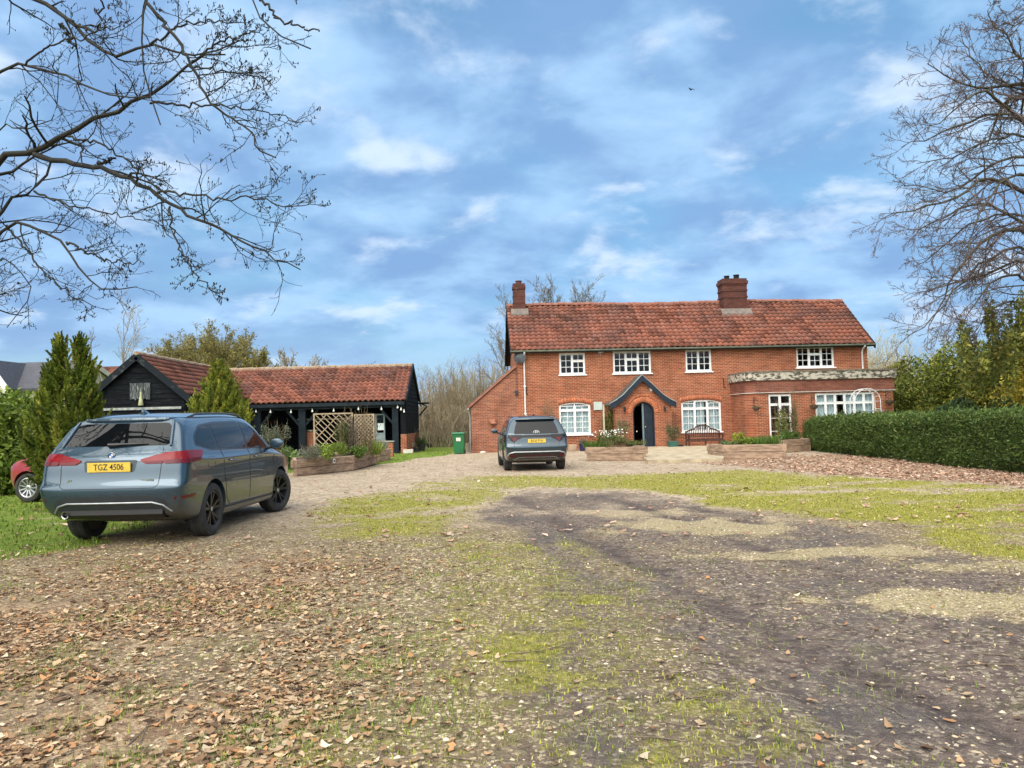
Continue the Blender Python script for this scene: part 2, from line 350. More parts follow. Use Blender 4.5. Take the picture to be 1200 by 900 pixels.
# ------------------------------------------------------------------ the ground
def masks(x, y):
    n1 = fbm(x * 0.55, y * 0.4, 11) - 0.5; n2 = fbm(x * 1.9, y * 1.3, 23) - 0.5; n3 = fbm(x * 5, y * 4, 31) - 0.5
    n = n1 * 1.6 + n2 * 0.8
    xr = np.interp(y, [3, 5, 6.9, 8, 10, 13, 16], [6.5, 5.8, 4.9, 4.5, 4.1, 2.9, 2.0])
    xl = np.interp(y, [3, 5, 7, 10, 13, 16], [-0.15, 0.05, 0.15, 0.0, -0.3, -0.4])
    mud = sst(-0.4, 0.6, x - xl + n) * (1 - sst(-0.5, 0.5, x - xr + n)) * (1 - sst(14.0, 17.5, y + n * 2))
    mud = mud * (0.72 + 1.1 * n2 + 0.7 * n1) * (1 - 0.45 * np.exp(-((x - 0.55 - 0.05 * y) / 0.33) ** 2) * (1 - sst(8, 11, y)))
    mud = mud * 1.1
    pale = np.zeros_like(x)
    for (cx, cy, rx, ry, a) in ((2.5, 10.3, 0.95, 0.75, 1), (3.3, 8.3, 0.9, 0.34, 1), (3.35, 6.05, 0.75, 0.4, 1), (1.9, 11.9, 0.8, 0.5, 0.7), (-0.9, 12.2, 0.9, 0.7, 0.5), (4.6, 7.3, 0.6, 0.25, 0.7)):
        pale = np.maximum(pale, a * (1 - sst(0.45, 1.25, np.hypot((x - cx) / (rx * 1.15), (y - cy) / ry) + n1 * 1.6 + n2 * 1.7 + n3 * 1.2)))
    xc = np.interp(y, [3, 5, 8, 10.5, 13, 16], [3.3, 2.75, 2.05, 1.65, 1.2, 0.7]); s_ = x - xc + 0.25 * n1 + 0.08 * n2
    trk = np.maximum.reduce([np.exp(-((s_ - c) / w_) ** 2) * a for c, w_, a in ((-0.85, 0.22, 1), (0.75, 0.24, 1), (-1.45, 0.16, 0.6), (0.2, 0.15, 0.45), (1.6, 0.25, 0.8))]) * (1 - sst(13.5, 17, y)) * np.clip(0.75 + 1.2 * n2, 0.2, 1)
    mud = np.clip(np.maximum(mud, 0.85 * trk) * (1 - 0.8 * pale), 0, 1)
    ll = np.interp(y, [8, 14, 18, 23.5, 25, 28], [12.2, 9.3, 7.7, 6.2, 5.6, 5.2])       # line of the leaf drift along the hedge
    litR = sst(-0.5, 0.5, x - ll + n * 0.8) * (1 - sst(26.5, 29, y)) * (1 - sst(12.6, 13.6, x)) * sst(5, 9, y)
    litL = (1 - sst(-2.3, 0.5, x + 0.05 * y + n * 1.3)) * (1 - sst(8.3, 10.2, y + n * 1.5)) * (0.55 + 1.6 * n1 + 0.8 * n2 + 0.3 * np.exp(-((x + 2.2) / 1.6) ** 2))
    lit = np.clip(litR + np.clip(litL, 0, 1), 0, 1)
    mR = sst(-0.3, 0.7, x - xr - 0.1 + n * 0.9) * (1 - sst(-0.6, 0.4, x - ll + n)) * (1 - sst(17.5, 21.5, y + n * 2)) * sst(6.2, 8.5, y + n * 2)
    mL = (1 - sst(0.6, 1.15, np.hypot((x + 1.75 + 0.02 * (y - 14)) / 1.75, (y - 14.2) / 5.0) + n * 0.5))
    mS = (1 - sst(1.2, 3.0, np.abs(y - 18.3 + n * 2))) * sst(-3, 0, x) * (1 - sst(6, 8.5, x)) * 0.75
    mLow = (1 - sst(9, 12, y)) * (0.22 + 0.16 * np.exp(-((x - 0.15) / 0.8) ** 2) * (1 - sst(8.5, 10.5, y)) * sst(3.6, 5, y) + 0.30 * sst(-0.05, 0.4, n1 * 0.7 + n2 + 0.8 * n3)) * (1 - 0.92 * sst(0.9, 2.0, x))
    moss = np.clip(np.maximum.reduce([mR * np.clip(0.85 + 1.3 * n2 + 1.8 * (fbm(x * 0.7, y * 2.6, 61) - 0.5), 0, 1), mL * np.clip(0.75 + 1.4 * n2 + 1.6 * (fbm(x * 0.8, y * 1.6, 62) - 0.5), 0, 1), mS, mLow]) * (1 - 0.8 * pale), 0, 1) * (1 - 0.75 * lit)
    gl = np.interp(y, [4, 8, 9.6, 13, 16, 20, 24, 28, 33, 37, 45], [-9, -6.6, -5.6, -5.75, -5.9, -7.2, -8.0, -5.3, -3.6, -2.6, -2.4])
    grass = (1 - sst(-0.35, 0.35, x - gl + n * 0.7)) * (1 - 0.5 * sst(0.1, 0.3, n2))
    grass = np.maximum(grass, sst(43, 48, y)); grass = np.maximum(grass, sst(14.0, 15.5, x))
    moss = np.clip(moss * (1 - 0.85 * trk), 0, 1)
    return dict(mud=mud, pale=np.clip(pale, 0, 1), lit=lit, moss=moss, grass=np.clip(grass, 0, 1), trk=np.clip(trk, 0, 1))
def hgt(x, y, mk=None):
    z = 0.0 - 0.10 * sst(12.0, 30.0, y)
    near = 1 - sst(12, 30, y)
    z = z + near * (0.035 * (fbm(x * 0.9, y * 0.7, 5) - 0.5) + 0.022 * (fbm(x * 3.7, y * 3.7, 6) - 0.5))
    if mk is not None:
        z = z - mk['mud'] * 0.012 - 0.032 * mk['trk'] * (1 - sst(11, 15, y)) + mk['moss'] * 0.008
    return z
def grade(lo, hi, d0, d1, grow, far):
    a = list(np.arange(lo, hi, d0)); s = d0
    left = []; v = lo
    while v > -far: s = max(s * grow, d1); v -= s; left.append(v)
    s = d0; v = a[-1]
    while v < far: s = max(s * grow, d1); v += s; a.append(v)
    return np.array(left[::-1] + a)
xs = grade(-9, 13, 0.10, 0.14, 1.07, 1500)
ys = np.concatenate([-np.geomspace(1500, 1.0, 30), np.arange(0.0, 3, 0.3), np.arange(3, 12, 0.06), np.arange(12, 22, 0.11), np.arange(22, 48, 0.22), np.geomspace(48, 3000, 40)])
GX, GY = np.meshgrid(xs, ys); GX = GX.ravel(); GY = GY.ravel()
mk = masks(GX, GY); GZ = hgt(GX, GY, mk)
nx, ny = len(xs), len(ys)
idx = np.arange(nx * ny).reshape(ny, nx)
F = np.stack([idx[:-1, :-1], idx[:-1, 1:], idx[1:, 1:], idx[1:, :-1]], -1).reshape(-1, 4)
gme = npmesh('ground', np.stack([GX, GY, GZ], 1), F, sm=True)
for nme, (a, b, c) in (('ma', ('moss', 'mud', 'lit')), ('mb', ('grass', 'pale', 'trk'))):
    at_ = gme.color_attributes.new(nme, 'FLOAT_COLOR', 'POINT')
    at_.data.foreach_set('color', np.stack([mk[a], mk[b], mk[c], np.ones_like(GX)], 1).astype(np.float32).ravel())
m, t, p = nm('gravel_drive_ground'); co = objco(t)
A = tnode(t, 'ShaderNodeSeparateColor'); t.links.new(tnode(t, 'ShaderNodeVertexColor', layer_name='ma').outputs[0], A.inputs[0])
B = tnode(t, 'ShaderNodeSeparateColor'); t.links.new(tnode(t, 'ShaderNodeVertexColor', layer_name='mb').outputs[0], B.inputs[0])
def vor(scale, feat='F1', rand=1.0):
    v = tnode(t, 'ShaderNodeTexVoronoi', feature=feat); v.inputs['Scale'].default_value = scale; v.inputs['Randomness'].default_value = rand
    t.links.new(co, v.inputs['Vector']); return v
nf = tnoise(t, co, 9, 6, 0.65); nff = tnoise(t, co, 38, 5, 0.7); nb = tnoise(t, co, 1.7, 5, 0.6); nm2 = tnoise(t, co, 4.2, 6, 0.7, 0.6)
nmid = tnoise(t, co, 14, 5, 0.7, 0.4)
v1 = vor(42); sp1 = tnode(t, 'ShaderNodeSeparateColor'); t.links.new(v1.outputs['Color'], sp1.inputs[0])
v2 = vor(17); sp2 = tnode(t, 'ShaderNodeSeparateColor'); t.links.new(v2.outputs['Color'], sp2.inputs[0])
dirt = tmix(t, tramp(t, nff, 0.35, 0.65), (0.115, 0.085, 0.055), (0.245, 0.185, 0.115))
dirt = tmix(t, tramp(t, nm2, 0.45, 0.7, 0, 0.6), dirt, (0.15, 0.14, 0.045))
peb = tmix(t, sp1.outputs[1], (0.34, 0.265, 0.155), (0.60, 0.50, 0.33))
peb = tmix(t, tramp(t, sp1.outputs[2], 0.75, 0.8), peb, (0.20, 0.14, 0.10))
grav = tmix(t, tramp(t, tmath(t, 'ADD', tmath(t, 'MULTIPLY', sp1.outputs[0], 0.6), tmath(t, 'ADD', tmath(t, 'MULTIPLY', nb, 0.5), tmath(t, 'MULTIPLY', nmid, 0.5))), 0.84, 1.06), dirt, peb)
# farther off the drive is cleaner, paler gravel
yy = tnode(t, 'ShaderNodeSeparateXYZ'); t.links.new(co, yy.inputs[0])
clean = tmix(t, sp2.outputs[2], (0.31, 0.235, 0.165), (0.56, 0.47, 0.355))
clean = tmix(t, tramp(t, nmid, 0.35, 0.65, 0.0, 0.7), clean, (0.47, 0.375, 0.28))
clean = tmix(t, tramp(t, nm2, 0.45, 0.68, 0, 0.75), clean, (0.25, 0.19, 0.11))
clean = tmix(t, tramp(t, nb, 0.42, 0.68, 0, 0.55), clean, (0.30, 0.235, 0.15))
clean = tmix(t, tramp(t, sp2.outputs[0], 0.82, 0.86, 0, 0.75), clean, (0.15, 0.105, 0.07))
base = tmix(t, tramp(t, tmath(t, 'ADD', yy.outputs[1], tmath(t, 'MULTIPLY', nb, 4.0)), 11.5, 16.0), grav, clean)
def edge(mask, a=0.30, b=0.70, k=1.1, q=0.7):
    s = tmath(t, 'ADD', mask, tmath(t, 'MULTIPLY', tmath(t, 'SUBTRACT', nm2, 0.5), k)); s = tmath(t, 'ADD', s, tmath(t, 'MULTIPLY', tmath(t, 'SUBTRACT', nff, 0.5), q)); s = tmath(t, 'ADD', s, tmath(t, 'MULTIPLY', tmath(t, 'SUBTRACT', nmid, 0.5), k))
    return tramp(t, s, a, b)
mudc = tmix(t, tramp(t, nf, 0.35, 0.65), (0.070, 0.051, 0.046), (0.165, 0.124, 0.105))
mudc = tmix(t, tramp(t, nmid, 0.45, 0.7, 0, 0.7), mudc, (0.205, 0.16, 0.12))
mudc = tmix(t, tramp(t, nm2, 0.5, 0.72, 0, 0.6), mudc, (0.13, 0.125, 0.055))
mudc = tmix(t, tramp(t, sp1.outputs[0], 0.80, 0.84, 0, 0.75), mudc, (0.33, 0.28, 0.20))
mudc = tmix(t, tramp(t, tnoise(t, co, 0.8, 4, 0.6), 0.5, 0.68, 0, 0.7), mudc, (0.092, 0.085, 0.082))
base = tmix(t, edge(A.outputs[1], 0.15, 0.75, 0.9, 0.8), base, mudc)
base = tmix(t, tmath(t, 'MULTIPLY', edge(B.outputs[2], 0.3, 0.9, 0.8, 0.8), 0.8), base, tmix(t, tramp(t, nf, 0.35, 0.65), (0.056, 0.042, 0.039), (0.115, 0.088, 0.078)))
palec = tmix(t, tramp(t, nff, 0.3, 0.7), (0.22, 0.18, 0.09), (0.50, 0.42, 0.25))
base = tmix(t, tmath(t, 'MULTIPLY', edge(B.outputs[1], 0.35, 1.1, 1.5, 1.8), 0.75), base, palec)
mossc = tmix(t, tramp(t, nf, 0.3, 0.7), (0.15, 0.15, 0.016), (0.325, 0.295, 0.036))
mossc = tmix(t, tramp(t, nmid, 0.48, 0.72, 0, 0.75), mossc, (0.40, 0.35, 0.14))
mossc = tmix(t, tramp(t, nff, 0.5, 0.72, 0, 0.6), mossc, (0.10, 0.095, 0.02))
base = tmix(t, tmath(t, 'MULTIPLY', edge(A.outputs[0], 0.2, 0.85, 1.0, 0.9), 0.92), base, mossc)
grc = tmix(t, tramp(t, nf, 0.3, 0.7), (0.085, 0.145, 0.015), (0.20, 0.255, 0.035))
base = tmix(t, edge(B.outputs[0]), base, grc)
lic = tmix(t, sp2.outputs[0], (0.25, 0.165, 0.095), (0.42, 0.30, 0.19))
lic = tmix(t, tramp(t, sp2.outputs[1], 0.6, 0.75, 0, 0.8), lic, (0.16, 0.09, 0.06))
base = tmix(t, tmath(t, 'MULTIPLY', edge(A.outputs[2], 0.3, 0.9, 1.0, 0.8), 0.75), base, lic)
nfine = tnoise(t, co, 120, 4, 0.75)
base = tmix(t, 1.0, base, tmix(t, tramp(t, nfine, 0.34, 0.66), (0.58, 0.57, 0.56), (1.32, 1.30, 1.27)), 'MULTIPLY')
t.links.new(base, p.inputs['Base Color']); p.inputs['Roughness'].default_value = 0.92; p.inputs['Specular IOR Level'].default_value = 0.2
hh = tmath(t, 'ADD', tmath(t, 'MULTIPLY', tmath(t, 'SUBTRACT', 0.5, v1.outputs['Distance']), 0.8), tmath(t, 'ADD', nff, nf))
bump(t, p, tmath(t, 'ADD', hh, tmath(t, 'ADD', tmath(t, 'MULTIPLY', nmid, 1.8), tmath(t, 'MULTIPLY', nfine, 0.5))), 0.65, 0.024)
tag(put('ground', gme, m), kind='structure')

# what lies loose on it: stones, fallen leaves, grass and moss tufts, twigs
def scatter(n, ymin, ymax, key, p=1.0, xlim=None, inv=False):
    u = rng.random(n * 3); y = ymin * (ymax / ymin) ** u; x = (rng.random(n * 3) * 2 - 1) * (0.74 * y + 1.2)
    k = masks(x, y); w = k[key] if isinstance(key, str) else key(k, x, y)
    keep = rng.random(n * 3) < np.clip(w, 0, 1) ** p
    x, y = x[keep][:n], y[keep][:n]; k = {q: v[keep][:n] for q, v in k.items()}
    return x, y, hgt(x, y, k), k
def pick(n, cols, w, jit=0.15):
    c = np.array(cols)[rng.choice(len(cols), n, p=np.array(w) / sum(w))]
    return np.clip(c * (1 + jit * rng.standard_normal((n, 1))), 0.004, 0.9)
# stones: squashed irregular lumps
def stones(name, n, ymin, ymax, w, s0, s1, cols, wt):
    x, y, z, k = scatter(n, ymin, ymax, w); n = len(x)
    B8 = np.array([(1, 0, 0), (0.5, 0.85, 0.1), (-0.5, 0.8, 0), (-1, 0, 0.1), (-0.5, -0.85, 0), (0.5, -0.8, 0.1), (0.1, 0.1, 0.8), (0.45, -0.1, 0.6)])
    FF = np.array([(0, 1, 6), (1, 2, 6), (2, 3, 6), (3, 4, 6), (4, 5, 6), (5, 0, 7), (0, 6, 7), (5, 7, 6)])
    sz = s0 + (s1 - s0) * rng.random(n) ** 2.2; a = rng.random(n) * 2 * PI; q = 0.6 + 0.4 * rng.random(n)
    P = B8[None] * (1 + 0.25 * rng.standard_normal((n, 8, 1))); X = P[..., 0] * sz[:, None]; Y = P[..., 1] * (sz * q)[:, None]; Z = np.abs(P[..., 2]) * (sz * 0.65)[:, None] - (sz * 0.1)[:, None]
    V = np.stack([x[:, None] + X * np.cos(a)[:, None] - Y * np.sin(a)[:, None], y[:, None] + X * np.sin(a)[:, None] + Y * np.cos(a)[:, None], z[:, None] + Z], -1).reshape(-1, 3)
    Fq = (FF[None] + 8 * np.arange(n)[:, None, None]).reshape(-1, 3)
    c = np.repeat(pick(n, cols, wt), 8, 0)
    return tag(put(name, npmesh(name, V, Fq, c, True), STONEM), kind='stuff')
STONEM = leafmat('loose_stone', 0.85, 0.0, 0.2)
stones('gravel', 17000, 3.0, 14, lambda k, x, y: (0.5 * (1 - k['mud']) + 0.12 + 0.7 * k['pale']) * (1 - 0.7 * k['lit']) * (1 - 0.7 * k['moss']) * (1 - k['grass']) * (0.25 + 1.5 * np.clip(fbm(x * 1.2, y * 1.2, 77) - 0.3, 0, 1)), 0.006, 0.019,
       [(0.52, 0.44, 0.31), (0.42, 0.33, 0.21), (0.32, 0.25, 0.17), (0.18, 0.14, 0.10), (0.42, 0.35, 0.28)], [2, 3, 3, 1.5, 2])
# leaves: curled, a row of three cross lines
def leaves(name, n, ymin, ymax, w, s0, s1, cols, wt, lift=0.006):
    x, y, z, k = scatter(n, ymin, ymax, w); n = len(x)
    sz = s0 + (s1 - s0) * rng.random(n) ** 1.6; a = rng.random(n) * 2 * PI; cu = 0.1 + 0.5 * rng.random(n) ** 2; tilt = 0.16 * rng.standard_normal(n); cw = 0.5 * rng.standard_normal(n)
    L = np.array([-1, -0.55, 0.0, 0.5, 1.0]); Wd = np.array([0.08, 0.40, 0.58, 0.50, 0.10])
    rows = []
    for i in range(5):
        for s in (-1, 0, 1):
            wj = Wd[i] * (1 + 0.42 * rng.standard_normal(n))
            rows.append(np.stack([L[i] * sz, s * wj * sz, sz * (cu * L[i] ** 2 * 0.45 + abs(s) * cw * 0.4 * Wd[i] * 2 + 0.09 * rng.standard_normal(n))], -1))
    P = np.stack(rows, 1); ct, st = np.cos(tilt)[:, None], np.sin(tilt)[:, None]
    X = P[..., 0] * ct - P[..., 2] * st; Zz = P[..., 0] * st + P[..., 2] * ct; Y = P[..., 1]
    Zz = Zz - Zz.min(1, keepdims=True) + lift * rng.random((n, 1)) * 2
    ca, sa = np.cos(a)[:, None], np.sin(a)[:, None]
    V = np.stack([x[:, None] + X * ca - Y * sa, y[:, None] + X * sa + Y * ca, z[:, None] + Zz], -1).reshape(-1, 3)
    f = [(3 * i + j, 3 * i + j + 1, 3 * i + j + 4, 3 * i + j + 3) for i in range(4) for j in range(2)]
    Fq = (np.array(f)[None] + 15 * np.arange(n)[:, None, None]).reshape(-1, 4)
    return tag(put(name, npmesh(name, V, Fq, np.repeat(pick(n, cols, wt, 0.2), 15, 0), True), DRYLEAF), kind='stuff')
DRYLEAF = leafmat('dry_leaf', 0.75, 0.15, 0.2)
LC = [(0.33, 0.21, 0.115), (0.43, 0.31, 0.19), (0.21, 0.125, 0.07), (0.52, 0.42, 0.29), (0.13, 0.08, 0.05), (0.36, 0.185, 0.085)]
leaves('fallen_leaves', 62000, 3.0, 11, lambda k, x, y: k['lit'] * 0.9 * np.clip(2.2 * (fbm(x * 1.5, y * 1.5, 91) - 0.28), 0.05, 1) + 0.006, 0.009, 0.034, LC, [5, 4, 3, 1, 1.5, 1.5])
leaves('leaf_drift', 16000, 9.5, 29, lambda k, x, y: k['lit'] * (x > 2) + 0.018, 0.035, 0.065, [(0.40, 0.24, 0.16), (0.46, 0.31, 0.22), (0.28, 0.15, 0.10), (0.50, 0.37, 0.28)], [4, 4, 3, 2], 0.012)
def blades(name, n, ymin, ymax, w, h0, h1, cols, wt, lean=0.5, wid=0.0035, xr_=None):
    x, y, z, k = scatter(n, ymin, ymax, w); n = len(x)
    h = h0 + (h1 - h0) * rng.random(n); a = rng.random(n) * 2 * PI; l = lean * rng.random(n) * h; wd_ = wid * (0.6 + 0.8 * rng.random(n)) * np.clip(y / 5, 1, 5)
    dx, dy = np.cos(a), np.sin(a); px, py = -dy * wd_, dx * wd_
    z = z - 0.004
    V = np.stack([np.stack([x - px, y - py, z], -1), np.stack([x + px, y + py, z], -1),
                  np.stack([x + px * 0.8 + dx * l * 0.35, y + py * 0.8 + dy * l * 0.35, z + h * 0.6], -1), np.stack([x - px * 0.8 + dx * l * 0.35, y - py * 0.8 + dy * l * 0.35, z + h * 0.6], -1),
                  np.stack([x + dx * l, y + dy * l, z + h], -1)], 1).reshape(-1, 3)
    Fq = (np.array([(0, 1, 2, 3), (3, 2, 4, 4)])[None] + 5 * np.arange(n)[:, None, None]).reshape(-1, 4)
    tri = np.concatenate([Fq[0::2][:, [0, 1, 2]], Fq[0::2][:, [0, 2, 3]], Fq[1::2][:, [0, 1, 2]]])
    return tag(put(name, npmesh(name, V, tri, np.repeat(pick(n, cols, wt, 0.2), 5, 0)), LEAF), kind='stuff')
MC = [(0.23, 0.25, 0.03), (0.35, 0.35, 0.05), (0.43, 0.39, 0.16), (0.16, 0.19, 0.02)]
blades('moss_tufts', 70000, 3.0, 22, lambda k, x, y: np.clip(k['moss'] * 1.3 - 0.2, 0, 1) + 0.05 * (y < 8) * (1 - k['mud']), 0.008, 0.03, MC, [4, 4, 2, 2], 0.8)
blades('short_grass', 20000, 7.0, 40, lambda k, x, y: k['grass'], 0.02, 0.07, [(0.10, 0.17, 0.02), (0.17, 0.24, 0.03), (0.26, 0.29, 0.07)], [4, 4, 1.5], 0.6, 0.004)
blades('grass_sprigs', 42000, 3.0, 9, lambda k, x, y: np.clip(4.0 * (fbm(x * 2.3, y * 2.3, 55) - 0.53), 0, 1) * (1 - 0.8 * k['mud']) * (x < 2.2) + 0.015, 0.012, 0.045, [(0.13, 0.20, 0.025), (0.21, 0.27, 0.05), (0.30, 0.31, 0.10)], [4, 4, 2], 0.9, 0.002)
# a few fallen sticks
mb = MB()
x, y, z, k = scatter(260, 3.0, 11, lambda k, x, y: 0.5 + 0 * x)
for i in range(len(x)):
    L = rnd.uniform(0.04, 0.22); a = rnd.uniform(0, PI); q = Vector((x[i], y[i], z[i] + 0.008)); d = Vector((math.cos(a), math.sin(a), rnd.uniform(-0.05, 0.05))); e = Vector((-d.y, d.x, 0)) * L * rnd.uniform(-0.2, 0.2)
    mb.tube([q - d * L, q + e, q + d * L], [0.004, 0.0035, 0.002], 4)
tag(mb.put('fallen_twigs', noisy('stick', (0.09, 0.065, 0.045), (0.17, 0.13, 0.09), 20, 0.9), fix=False), kind='stuff')
# ------------------------------------------------------------------ pantiled roofs
def pantiles(O, U, V, W, L, tw=0.27, course=0.31, seed=1, contrast=1.0, trim=None, amp=1.0):
    """tiles over the rectangle O + u U + v V, v up the slope; trim(u, v) -> keep"""
    O, U, V = (np.array(q, float) for q in (O, U, V)); U /= np.linalg.norm(U); V /= np.linalg.norm(V); Nn = np.cross(U, V)
    per = 6; nu = int(round(W / tw)) * per; u = np.linspace(0, W, nu + 1); col = np.minimum((np.arange(nu + 1) // per), nu // per - 1)
    nc = int(math.ceil(L / course)); rs = np.random.default_rng(seed)
    VV, FF, TT = [], [], []; b = 0
    for c in range(nc):
        v0 = c * course; v1 = min(v0 + course + 0.05, L)
        tl = rs.random(nu // per); ru = rs.normal(0, 0.006, nu // per)
        for i in range(nu // per):
            s = slice(i * per, i * per + per + 1); uu = u[s]; ph = np.linspace(0, 1, per + 1)
            wave = 0.034 * amp * np.sin(2 * PI * ph - 0.6) + 0.008 * np.sin(4 * PI * ph)
            if trim is not None and not trim(uu.mean(), v0 + course / 2): continue
            sag = 0.05 * (vnoise(uu * 0.35 + seed * 7, np.full_like(uu, v0 * 0.4), seed) - 0.5)
            dv = ru[i]
            lo = (uu, np.full_like(uu, v0 + dv - 0.012), wave + 0.048 + sag + 0.4 * ru[i]); lip = (uu, np.full_like(uu, v0 + dv + 0.006), wave + 0.004 + sag); hi = (uu, np.full_like(uu, v1), wave + 0.006 + sag)
            for (a, bb, n) in (lip, lo, hi): VV.append(O + np.outer(a, U) + np.outer(bb, V) + np.outer(n, Nn))
            k = per + 1
            for r in (0, 1):
                for j in range(per): FF.append((b + r * k + j, b + r * k + j + 1, b + (r + 1) * k + j + 1, b + (r + 1) * k + j))
            b += 3 * k
            um = uu.mean(); pt = float(fbm(np.array([um * 0.55 + seed]), np.array([v0 * 0.8]), seed + 3)[0])
            bk = float(fbm(np.array([um * 1.7 + seed]), np.array([v0 * 2.2]), seed + 9)[0])
            g = 1 + contrast * (0.22 * (tl[i] - 0.5)); col3 = np.array([1.0, 0.98, 0.95]) * g
            if tl[i] > 0.86: col3 = np.array([1.05, 1.12, 1.14]) * g
            d = min(1, contrast * max(0, min(1, (pt - 0.44) * 3.2))); col3 = col3 * (1 - d) + col3 * np.array([0.60, 0.72, 0.82]) * d
            if bk > 0.63 or tl[i] < 0.035: col3 = col3 * (1 - 0.38 * contrast)
            TT.append(np.repeat(col3[None], 3 * k, 0))
    me = npmesh('roof', np.concatenate(VV), np.array(FF), np.concatenate(TT), sm=True); return me

# ------------------------------------------------------------------ windows
def arc_pts(x0, x1, zs, rise, n=10):
    """arch from (x0, zs) to (x1, zs), rising by rise in the middle"""
    w = (x1 - x0) / 2; r = (w * w + rise * rise) / (2 * rise); cz = zs + rise - r; a0 = math.asin(min(1, w / r))
    if rise >= w: a0 = PI / 2
    return [((x0 + x1) / 2 + r * math.sin(-a0 + 2 * a0 * i / n), cz + r * math.cos(-a0 + 2 * a0 * i / n)) for i in range(n + 1)]
def opening(x0, x1, z0, z1, rise, y0, y1):
    mb = MB(); poly = [(x0, z0), (x1, z0)] + ([(x1, z1), (x0, z1)] if not rise else arc_pts(x0, x1, z1 - rise, rise)[::-1])
    mb.prism(poly, y0, y1, 'XZ'); return mb.mesh('opening')
def window(parent, x0, x1, z0, z1, lights, rows, y, rise=0.0, cols=2, transom=None, top_hung=(), curtain=None, sill=True, name='window', cur_mat=None):
    """casement window, its outer face at local y; lights side by side, rows of glazing bars"""
    f = MB(); w = 0.065; d0, d1 = y, y + 0.07; zs = z1 - rise
    f.box(x0, x0 + w, d0, d1, z0, zs); f.box(x1 - w, x1, d0, d1, z0, zs); f.box(x0 + w, x1 - w, d0, d1, z0, z0 + w)
    if rise:
        o = arc_pts(x0, x1, zs, rise); i_ = arc_pts(x0 + w, x1 - w, zs - w * 0.5, rise - w * 0.45); f.prism(o + i_[::-1], d0, d1, 'XZ')
    else: f.box(x0 + w, x1 - w, d0, d1, z1 - w, z1)
    def top(x):
        if not rise: return z1 - w
        u = (x - (x0 + x1) / 2) / ((x1 - x0) / 2); return zs + rise * (1 - u * u) - w * 0.9
    lw = (x1 - x0 - 2 * w - 0.05 * (lights - 1)) / lights
    zt = None if transom is None else z0 + (z1 - z0) * transom
    for L in range(lights):
        a = x0 + w + L * (lw + 0.05); b = a + lw; tp = min(top(a + 0.02), top(b - 0.02))
        if L: f.box(a - 0.05, a, d0 + 0.004, d1, z0 + w, top(a))
        tz = zt if zt else (z0 + (z1 - z0) * 0.63 if L in top_hung else None)
        segs = [(z0 + w, tp, rows)] if tz is None else [(z0 + w, tz - 0.03, rows - 1), (tz + 0.03, tp, 1)]
        if tz is not None: f.box(a, b, d0 + 0.002, d1, tz - 0.03, tz + 0.03)
        for (s0, s1, rw) in segs:
            c = 0.028; e0, e1 = d0 - 0.012, d0 + 0.045
            f.box(a, a + c, e0, e1, s0, s1); f.box(b - c, b, e0, e1, s0, s1); f.box(a + c, b - c, e0 + 0.001, e1, s0, s0 + c); f.box(a + c, b - c, e0 + 0.001, e1, s1 - c, s1)
            for k in range(1, cols): xx = a + c + (lw - 2 * c) * k / cols; f.box(xx - 0.012, xx + 0.012, d0 + 0.008, d1 - 0.02, s0 + c, s1 - c)
            for k in range(1, rw): zq = s0 + (s1 - s0) * k / rw; f.box(a + c, b - c, d0 + 0.011, d1 - 0.023, zq - 0.012, zq + 0.012)
    wn = f.put(name, WHITE, parent)
    g = MB(); g.prism([(x0 + 0.03, z0 + 0.03), (x1 - 0.03, z0 + 0.03), (x1 - 0.03, zs - 0.02), ((x0 + x1) / 2, z1 - 0.03), (x0 + 0.03, zs - 0.02)] if rise else [(x0 + 0.03, z0 + 0.03), (x1 - 0.03, z0 + 0.03), (x1 - 0.03, z1 - 0.03), (x0 + 0.03, z1 - 0.03)], d0 + 0.028, d0 + 0.034, 'XZ')
    g.put('pane', GLASS, wn)
    if sill:
        s = MB(); s.box(x0 - 0.06, x1 + 0.06, y - 0.13, y - 0.001, z0 - 0.055, z0 + 0.005); s.put('sill', WHITE, wn, bevel=0.006)
    if curtain:
        c = MB(); n = 60
        for (u0, u1) in curtain:
            pts = []
            for i in range(n + 1):
                x = x0 + 0.05 + (x1 - x0 - 0.1) * (u0 + (u1 - u0) * i / n); pts.append((x, d1 + 0.10 + 0.022 * math.sin(x * 55) + 0.012 * math.sin(x * 23)))
            for i in range(n):
                (xa, ya), (xb, yb) = pts[i], pts[i + 1]; c.add([(xa, ya, z0 + 0.02), (xb, yb, z0 + 0.02), (xb, yb, z1 - 0.03), (xa, ya, z1 - 0.03)], [(0, 1, 2, 3)])
        c.put('curtain', cur_mat or CURTAIN, wn, fix=False, sm=80)
    return wn

# ------------------------------------------------------------------ the farmhouse
HA = R(3.0); HO = Vector((0.24, 36.5, -0.1)); hu = Vector((math.cos(HA), math.sin(HA), 0)); hv = Vector((-math.sin(HA), math.cos(HA), 0))
def hw(px, py, off=0.0):
    """house-local X and Z of what shows at a pixel, on the plane standing off metres before the front wall"""
    d = ray(px, py); t = (HO - hv * off - CAM).dot(hv) / d.dot(hv); q = CAM + d * t - HO; return q.dot(hu), q.z
house = thing('farmhouse', 'red brick farmhouse with clay pantile roof, two chimneys and white casement windows', 'house', HO, HA)
XR = hw(1018, 450)[0]; ZE = 4.72; RY = 2.8; ZR = hw(720, 356)[1]; ZR = hw(720, 356, -RY)[1]; DB = 5.9
tanp = (ZR - 4.80) / (RY + 0.32)
FW = []            # openings: x0 x1 z0 z1 lights rows rise
def rect(l, t_, r_, b, off=0.0):
    x0, _ = hw(l, (t_ + b) / 2, off); x1, _ = hw(r_, (t_ + b) / 2, off); m_ = (l + r_) / 2
    return x0, x1, hw(m_, b, off)[1], hw(m_, t_, off)[1]
